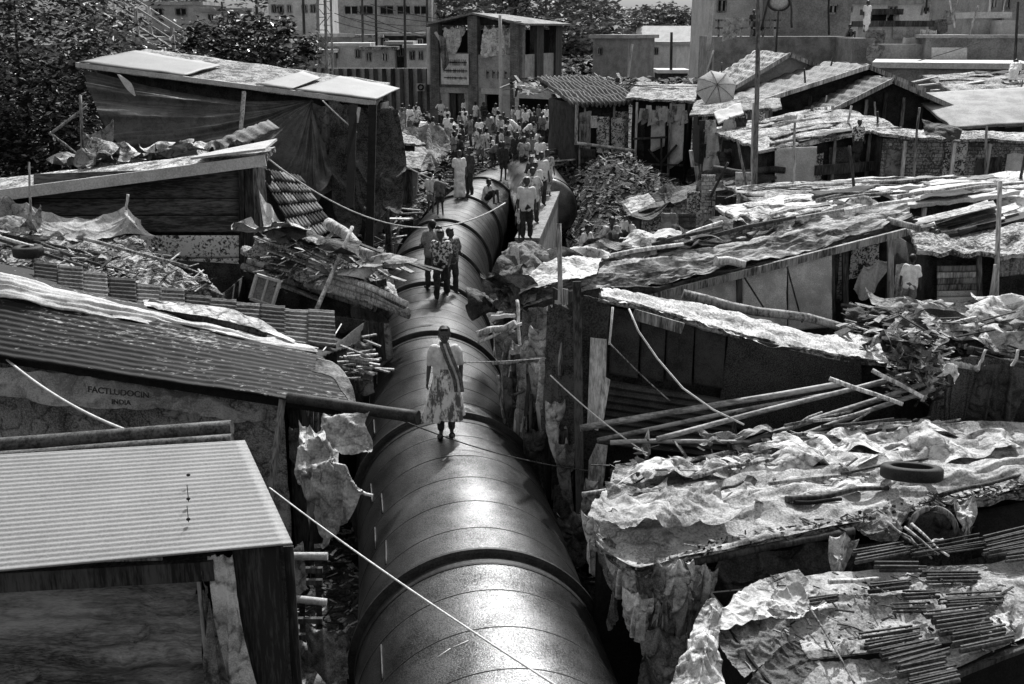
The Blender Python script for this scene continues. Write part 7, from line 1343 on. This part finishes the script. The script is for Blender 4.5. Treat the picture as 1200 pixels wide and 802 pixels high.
for k in range(3): mb = MB(); mb.prism([W(1150+k*28, 150, 35.6), W(1170+k*28, 148, 35.6), W(1170+k*28, 158, 35.6), W(1150+k*28, 160, 35.6)], .03); t.part('window', mb, BLACK)
t, q = backhut('shack', 'littered roof shack behind the bright roof at the right edge', (1135, 118, 42), (1330, 112, 42), 4, .8, PALEB, SLAB, z0=2)
litter_roof(q, 18, 'sheet lying on the littered roof at the right edge', 'sheets on the littered right roof', L_=(1, 2.5))
# ---- upper right buildings
block('building', 'pale building with a railed terrace at the top right of centre', (838, -40, 68), (912, -40, 68), 8, 2.5, PALEB, [(843, 0, 853, 14), (868, -20, 880, -8)], roofm=CON)
block('building', 'plain grey rendered block right of the railed terrace building', (906, -40, 66), (1002, -40, 66), 8, 2.5, GREYB, [(975, 6, 985, 16)])
block('building', 'light building along the skyline at upper right', (960, 2, 75), (1160, 2, 78), 8, 2.5, PALEB, [(990, 8, 998, 14), (1040, 8, 1050, 14), (1080, 8, 1088, 14)], roofm=CON)
block('building', 'stained concrete terrace wall below the railing at upper right', (838, 43, 60), (1000, 43, 60), 5, 2.5, CON, roofm=None)
t = T('railing', W(870, 42, 60.2), 'thin railing along the concrete terrace', 'railing')
for py in (24, 33): mb = MB(); mb.box(W(838, py, 60.4), W(915, py, 60.4), .1, .1); t.part('rail', mb, MIDW)
for px in (842, 855, 868, 881, 894, 908): mb = MB(); mb.box(W(px, 43, 60.4), W(px, 23, 60.4), .1, .1); t.part('post', mb, MIDW)
block('building', 'dark square block between the terrace wall and the shuttered room', (1000, 45, 57), (1026, 45, 57), 4, 2.5, GREYB)
block('building', 'shuttered rooftop room with pale doors', (1034, 28, 58), (1086, 28, 58), 4, 2.5, PALEB, roofm=DARKW); mb = MB(); mb.prism([W(1046, 30, 57.8), W(1084, 30, 57.8), W(1084, 46, 57.8), W(1046, 46, 57.8)], .08); solo('shutter', mb, CON, 'closed shutter of the rooftop room', 'shutter')
block('water_tank', 'dark water tank on a rooftop at upper right', (1030, 14, 60), (1050, 14, 60), 2, 7, BLACK, cat='tank', roofm=DARKW)
block('building', 'grey wall house with a pale painted panel at upper right', (1086, 42, 55), (1200, 44, 54), 5, 2.5, GREYB, roofm=MIDB, roofh=.15); mb = MB(); mb.prism([W(1092, 56, 53.9), W(1133, 56, 53.9), W(1133, 72, 53.9), W(1092, 73, 53.9)], .08); solo('wall_panel', mb, PALEB, 'pale painted panel on the grey wall house', 'panel')
block('building', 'low grey house below the shuttered room', (1025, 52, 56), (1088, 52, 56), 4, 2.5, MIDB)
block('house', 'dark plastered house with a pale ledge and a small window at right', (1030, 80, 50), (1200, 74, 48), 5, 2.5, GREYB, [(1156, 84, 1168, 92)], roofm=PALEB, roofh=.25)
block('building', 'tall dark building cut by the top right corner', (1158, -30, 62), (1290, -30, 62), 8, 2.5, MIDB, [(1165, -5, 1172, 10), (1180, -5, 1188, 10)])
block('shed', 'white box shed at the upper right edge', (1172, 24, 56), (1193, 24, 56), 2, 6, WHITE, cat='shed'); block('shed', 'grey box shed left of the white one', (1148, 18, 57), (1176, 18, 57), 2, 6, MIDB, cat='shed', roofm=PALEB)
# round sign, lamp
c = W(913, 3, 58); t = T('round_sign', to(c, 7), 'round ringed sign on a thin post above the terrace', 'sign'); mb = MB(); mb.tube([c+Vector((math.cos(k*math.pi/12)*.55, 0, math.sin(k*math.pi/12)*.4)) for k in range(25)], .07, 6); t.part('ring', mb, DARKW); mb = MB(); mb.blob(c, (.45, .05, .3), 12, 6, 0); t.part('disc', mb, PALEB); mb = MB(); mb.box(to(c, 7), c-Vector((0, 0, .4)), .09, .09); t.part('post', mb, DARKW)
pole('lamp_post', to(W(1190, 100, 50), 5), W(1193, 2, 50), .08, .06, DARKW, 'thin post with a white lamp head at the top right corner', 'lamp post', wob=0)
# filler shacks in the far slum on both sides (behind everything)
for k in range(22):
    px = U(-60, 500) if k < 12 else U(640, 1200); Y = U(90, 135); p = W(px, 40, Y)
    block('far_hut', 'small hut in the far slum below the skyline', (px, 40+U(-5, 18)*(100/Y), Y), (px+U(25, 60), 42+U(-5, 15), Y+U(-2, 2)), U(3, 6), 2.5, R.choice([MIDB, PALEB, DARK, GREYB]), [(px+6, 56, px+11, 64)], roofm=R.choice([WHITE, SLAB, CON, MIDB]), cat='hut').o['group'] = 'far slum huts'
# boards laid across the far concrete wall
for k in range(10): a = W(U(1040, 1190), U(96, 116), 44); solo('board', MB().box(a, a+Vector((U(.6, 1.8), .2, U(-.1, .3))), .25, .05), R.choice([WHITE, LIGHTW, MIDW]), 'light board lying on the roofs before the plastered house', 'board', 'boards before the plastered house')

for k in range(46):
    px, py = U(815, 1195), U(118, 262); Yk = 47-(py-118)*.145; p = W(px, py, Yk)
    if k % 2: pole('prop', p, p+Vector((U(-.4, .4), U(-.3, .3), U(1, 2.4))), .045, .035, R.choice([MIDW, DARKW, LIGHTW]), 'thin prop sticking up among the roofs on the right', 'pole', 'props among the right roofs')
    else: hang('rag', [p, p+Vector((U(.4, .9), 0, 0))], [p+Vector((0, 0, -U(.4, 1))), p+Vector((U(.4, .9), 0, -U(.3, .8)))], R.choice([MCLOTH, LCLOTH, DCLOTH, MCLOTH]), 'rag hanging from a roof on the right', 'rag', 3, .06, .05, (12, 14), 'rags hanging among the right roofs')
for k in range(5): cable('wire', W(U(680, 760), U(95, 125), 48), W(U(900, 1180), U(40, 90), 52), U(.3, .9), .02, DARKW, 'thin dark wire slung over the shacks on the right', 'wire', group='wires over the right shacks')
for k in range(6): cable('wire', W(U(380, 440), U(5, 40), 85), W(U(560, 740), U(0, 50), 95), U(.5, 1.5), .03, DARKW, 'thin dark wire crossing the far background', 'wire', group='wires over the far background')
junk('rubble', lambda: (lambda px, py: W(px, py, 47-(py-118)*.145))(U(830, 1195), U(125, 262)), 700, .05, .2, [SLAB, MIDW, DARK, DARKW, LCLOTH], 'scraps and debris scattered over the roofs on the right')

for k in range(22):
    px, py = U(840, 1198), U(4, 60); Yk = 61-(py)*.1; p = W(px, py, Yk)
    if k % 2 == 0: pole('prop', p, p+Vector((U(-.5, .5), 0, U(1, 3))), .06, .05, R.choice([MIDW, DARKW, LIGHTW]), 'thin pole on the rooftops at upper right', 'pole', 'poles on the upper right rooftops')
    else: hang('washing', [p, p+Vector((U(.5, 1.1), 0, 0))], [p+Vector((0, 0, -U(.5, 1.2))), p+Vector((U(.5, 1), 0, -U(.5, 1)))], R.choice([WHITE, MCLOTH, DCLOTH, LCLOTH]), 'washing hung out on the rooftops at upper right', 'washing', 3, .05, .05, (8, 10), 'washing on the upper right rooftops')

junk('rubble', lambda: (lambda x, y: Vector((x, y, U(1.7, 2.42))))(U(1.9, 4.4), U(29.8, 32.6)), 900, .06, .22, [SLAB, MIDW, DARK, DARKW], 'low rubble hump the children sit on')
# ================================================================ people
K = {}
def kind(n, *a, **k): K[n] = figure(*a, **k)
kind('m_stand', 'stand', .013); kind('m_chat', 'chat', .013, hd_yaw=.5); kind('m_walk', 'walk', .013, nod=.1); kind('m_akimbo', 'akimbo', .013, legs='trousers', long_shirt=True)
kind('m_lungi', 'stand', .015, legs='lungi', hd_yaw=-.4); kind('m_bend', 'bend', .015, legs='shorts'); kind('m_sit', 'sit', .013, legs='shorts', nod=.2); kind('w_stand', 'stand', .015, legs='skirt', bun=True); kind('kid', 'stand', .014, legs='shorts', slim=.9)
PATT = mat('patterned_shirt', .04, .75, 16, 30, .8, .2, sharp=.07, finemix=.15, rnd=0)
GREYS = mat('grey_shirt', .14, .26, 5, 40, .85, .3); DARKS = mat('dark_shirt', .02, .06, 5, 40, .85, .3); WHITES = mat('white_shirt', .7, .9, 5, 40, .85, .3)
LEG = {'m_stand': 'trousers', 'm_chat': 'trousers', 'm_walk': 'trousers', 'm_akimbo': 'trousers', 'm_lungi': 'wrap', 'm_bend': 'shorts', 'm_sit': 'shorts', 'w_stand': 'skirt', 'kid': 'shorts'}
def put(k, px, fy, z, rz, h, label, shirt=WHITES, legs=DARKS, group=None, Y=None):
    loc = G(px, fy, z) if Y is None else to(W(px, fy, Y), z)
    return person(K[k], loc, rz, h/1.6, label, {'shirt': shirt, LEG[k]: legs}, group)
def onpipe(k, px, fy, rz, h, label, shirt=WHITES, legs=DARKS, group=None):
    z = 2.8
    for _ in range(6): p = G(px, fy, z); c = pipe_x(p.y); dx = max(-PR*.9, min(PR*.9, p.x-c)); z = PZ+math.sqrt(PR*PR-dx*dx)
    return person(K[k], (p.x, p.y, z), rz, h/1.6, label, {'shirt': shirt, LEG[k]: legs}, group)
# three youths
onpipe('m_walk', 518, 351, -.1, 1.58, 'youth in a boldly patterned shirt walking toward the camera on the pipe', PATT)
onpipe('m_chat', 529, 345, .5, 1.55, 'youth in a dark mottled shirt just behind the one in the patterned shirt', mat('mottled_shirt', .04, .3, 14, 30, .8, .2, sharp=.1, rnd=0))
onpipe('m_chat', 507, 337, -2.6, 1.58, 'youth in a grey shirt at the left of the three on the pipe', GREYS)
onpipe('kid', 516, 334, 1.0, 1.4, 'boy in a white shirt mostly hidden behind the three youths', WHITES)
onpipe('kid', 505, 250, 2.8, 1.35, 'child in a pale shirt with back turned on the far pipe', WHITES, GREYS); onpipe('kid', 516, 252, -2.9, 1.3, 'child in a grey shirt beside the wires on the far pipe', GREYS); onpipe('m_bend', 498, 247, 1.9, 1.4, 'bending youth in a pale shirt at the left of the far pipe', LCLOTH, GREYS)
onpipe('m_lungi', 539, 233, .5, 1.68, 'man in a white shirt and long white wrap standing on the far pipe', WHITES, WHITES); onpipe('m_stand', 550, 229, -.8, 1.7, 'tall man in dark clothes behind the man in the white wrap', DARKS)
onpipe('m_sit', 569, 238, 1.1, 1.6, 'man in a white shirt squatting on the far end of the pipe', WHITES); 
# parapet walkers
put('m_stand', 617, 280, PARA_Z, .1, 1.7, 'man in a white shirt holding a child at the near end of the parapet', WHITES); put('kid', 611, 284, PARA_Z-.1, 0, 1.1, 'small child in a striped shirt in front of the man at the parapet', mat('striped_shirt', .3, .8, 9, 30, .8, .2, stretch=(6, 6, .2), sharp=.1, rnd=0))
put('m_akimbo', 623, 262, PARA_Z, .2, 1.66, 'man in a pale shirt directly behind the man with the child', LCLOTH); put('m_walk', 627, 250, PARA_Z, -.1, 1.62, 'youth in a white shirt walking along the middle of the parapet', WHITES, GREYS)
put('m_stand', 634, 241, PARA_Z, .3, 1.75, 'tall man in a long white shirt on the parapet', WHITES); put('m_chat', 623, 240, PARA_Z, -.8, 1.6, 'man in a dark shirt among those on the parapet', DARKS); put('w_stand', 641, 230, PARA_Z, .2, 1.6, 'woman in a pale dress at the far end of the parapet', LCLOTH, LCLOTH); put('kid', 630, 228, PARA_Z, .5, 1.4, 'boy in a grey shirt at the far end of the parapet', GREYS)
# seated children right
put('m_sit', 684, 296, 2.4, .9, 1.55, 'crouching child in a white shirt left of the pair of children', WHITES); put('m_sit', 714, 291, 2.4, .3, 1.8, 'seated youth in a pale patterned shirt facing the small child', LCLOTH, GREYS); put('m_sit', 741, 287, 2.4, -1.2, 1.7, 'seated youth in a white shirt at the right of the group on the rubble', WHITES)
put('kid', 731, 289, 2.4, .2, .9, 'small child in white between the two seated youths', WHITES); put('m_sit', 788, 300, 1.9, 0, 1.3, 'child whose dark head shows behind the long diagonal roof', DARKS)
# mid group around the buried pipe
mid = [('m_bend', 579, 200, .9, 'bending man in a pale shirt above the buried pipe', GREYS, DARKS), ('m_stand', 606, 202, 0, 'man in black standing in the middle of the rubble', DARKS, DARKS), ('m_chat', 596, 198, .8, 'man in a grey checked shirt beside the bending man', GREYS, DARKS), ('m_walk', 614, 208, .1, 'man in a pale long shirt walking onto the parapet', LCLOTH, DARKS), ('w_stand', 633, 205, .3, 'woman in white walking down to the parapet', WHITES, WHITES), ('m_stand', 622, 200, -.3, 'man in a striped shirt above the parapet', GREYS, DARKS), ('m_lungi', 540, 205, 2, 'man in a dark wrap with back turned above the far pipe', DARKS, DARKS), ('m_chat', 533, 198, 1, 'man in a dark shirt left of the ladder sticks', GREYS, DARKS), ('kid', 563, 196, 0, 'boy in a pale shirt on the rubble bank', LCLOTH, GREYS), ('kid', 590, 212, .4, 'boy in a dark shirt near the squatting man', DARKS, DARKS)]
for k, px, fy, rz, lab, s_, l_ in mid: put(k, px, fy, 2.65, rz, U(1.55, 1.7), lab, s_, l_)
colw = {WHITES.name: 'white', LCLOTH.name: 'pale', GREYS.name: 'grey', DARKS.name: 'dark'}
used = []
def crowd(n, xr, yr, where, grp, h=(1.5, 1.72)):
    c = 0; tries = 0
    while c < n and tries < 2000:
        tries += 1; px, fy = U(*xr), U(*yr)
        if any(abs(px-a) < 4.5 and abs(fy-b) < 3 for a, b in used): continue
        used.append((px, fy)); k = R.choice(['m_stand', 'm_chat', 'm_walk', 'm_akimbo', 'm_lungi', 'w_stand', 'kid', 'm_bend', 'm_chat', 'm_sit']); s_ = R.choice([WHITES, WHITES, LCLOTH, WHITES, GREYS, DARKS]); l_ = R.choice([DARKS, DARKS, GREYS, LCLOTH])
        who = {'w_stand': 'woman', 'kid': 'child'}.get(k, 'man'); p = {'m_walk': 'walking', 'm_chat': 'gesturing', 'm_akimbo': 'with hand on hip', 'm_lungi': 'in a long wrap', 'm_bend': 'bending forward', 'm_sit': 'squatting'}.get(k, 'standing')
        put(k, px, fy, 2.6, U(-3.1, 3.1), U(*h)*(U(.6, .9) if k == 'kid' else U(.92, 1.04)), f'{who} in a {colw[s_.name]} top {p} {where}', s_, l_, grp); c += 1
crowd(30, (494, 606), (146, 178), 'in the crowd before the brick building', 'crowd before the brick building')
crowd(24, (606, 668), (152, 172), 'in the crowd below the pale canopy', 'crowd below the canopy')
crowd(16, (442, 492), (148, 158), 'in the crowd beside the boundary wall', 'crowd beside the boundary wall')
crowd(10, (530, 600), (178, 192), 'on the rubble between crowd and pipe', 'people on the rubble')
crowd(8, (748, 800), (142, 158), 'by the dark open fronted shack', 'people by the dark shack')
# singles on roofs
put('m_bend', 1186, 103, 6.2, 2.6, 1.5, 'person in pale clothes bending on a roof at the upper right edge', WHITES, WHITES, Y=44)
put('w_stand', 1014, 44, 8.4, .3, 1.55, 'woman in white standing on a rooftop at upper right', WHITES, WHITES, Y=57.5); put('m_sit', 993, 44, 8.0, .5, 1.5, 'person sitting on the edge of the concrete terrace', GREYS, DARKS, Y=60.6); put('m_stand', 882, 43, 8.0, .2, 1.55, 'dark figure standing at the terrace railing', DARKS, DARKS, Y=61)
put('kid', 1062, 375, 3.4, 2.6, 1.2, 'child in a white shirt seen from behind in the courtyard', WHITES, GREYS, Y=19.3); put('kid', 1084, 352, 3.6, .4, 1.1, 'child standing in the shade of the courtyard', GREYS, DARKS, Y=21.5); put('w_stand', 1003, 196, 4.6, .2, 1.3, 'person in a patterned top in the dark opening of the whitewashed shack', PATT, DARKS, Y=33.35)

run_settle(26)
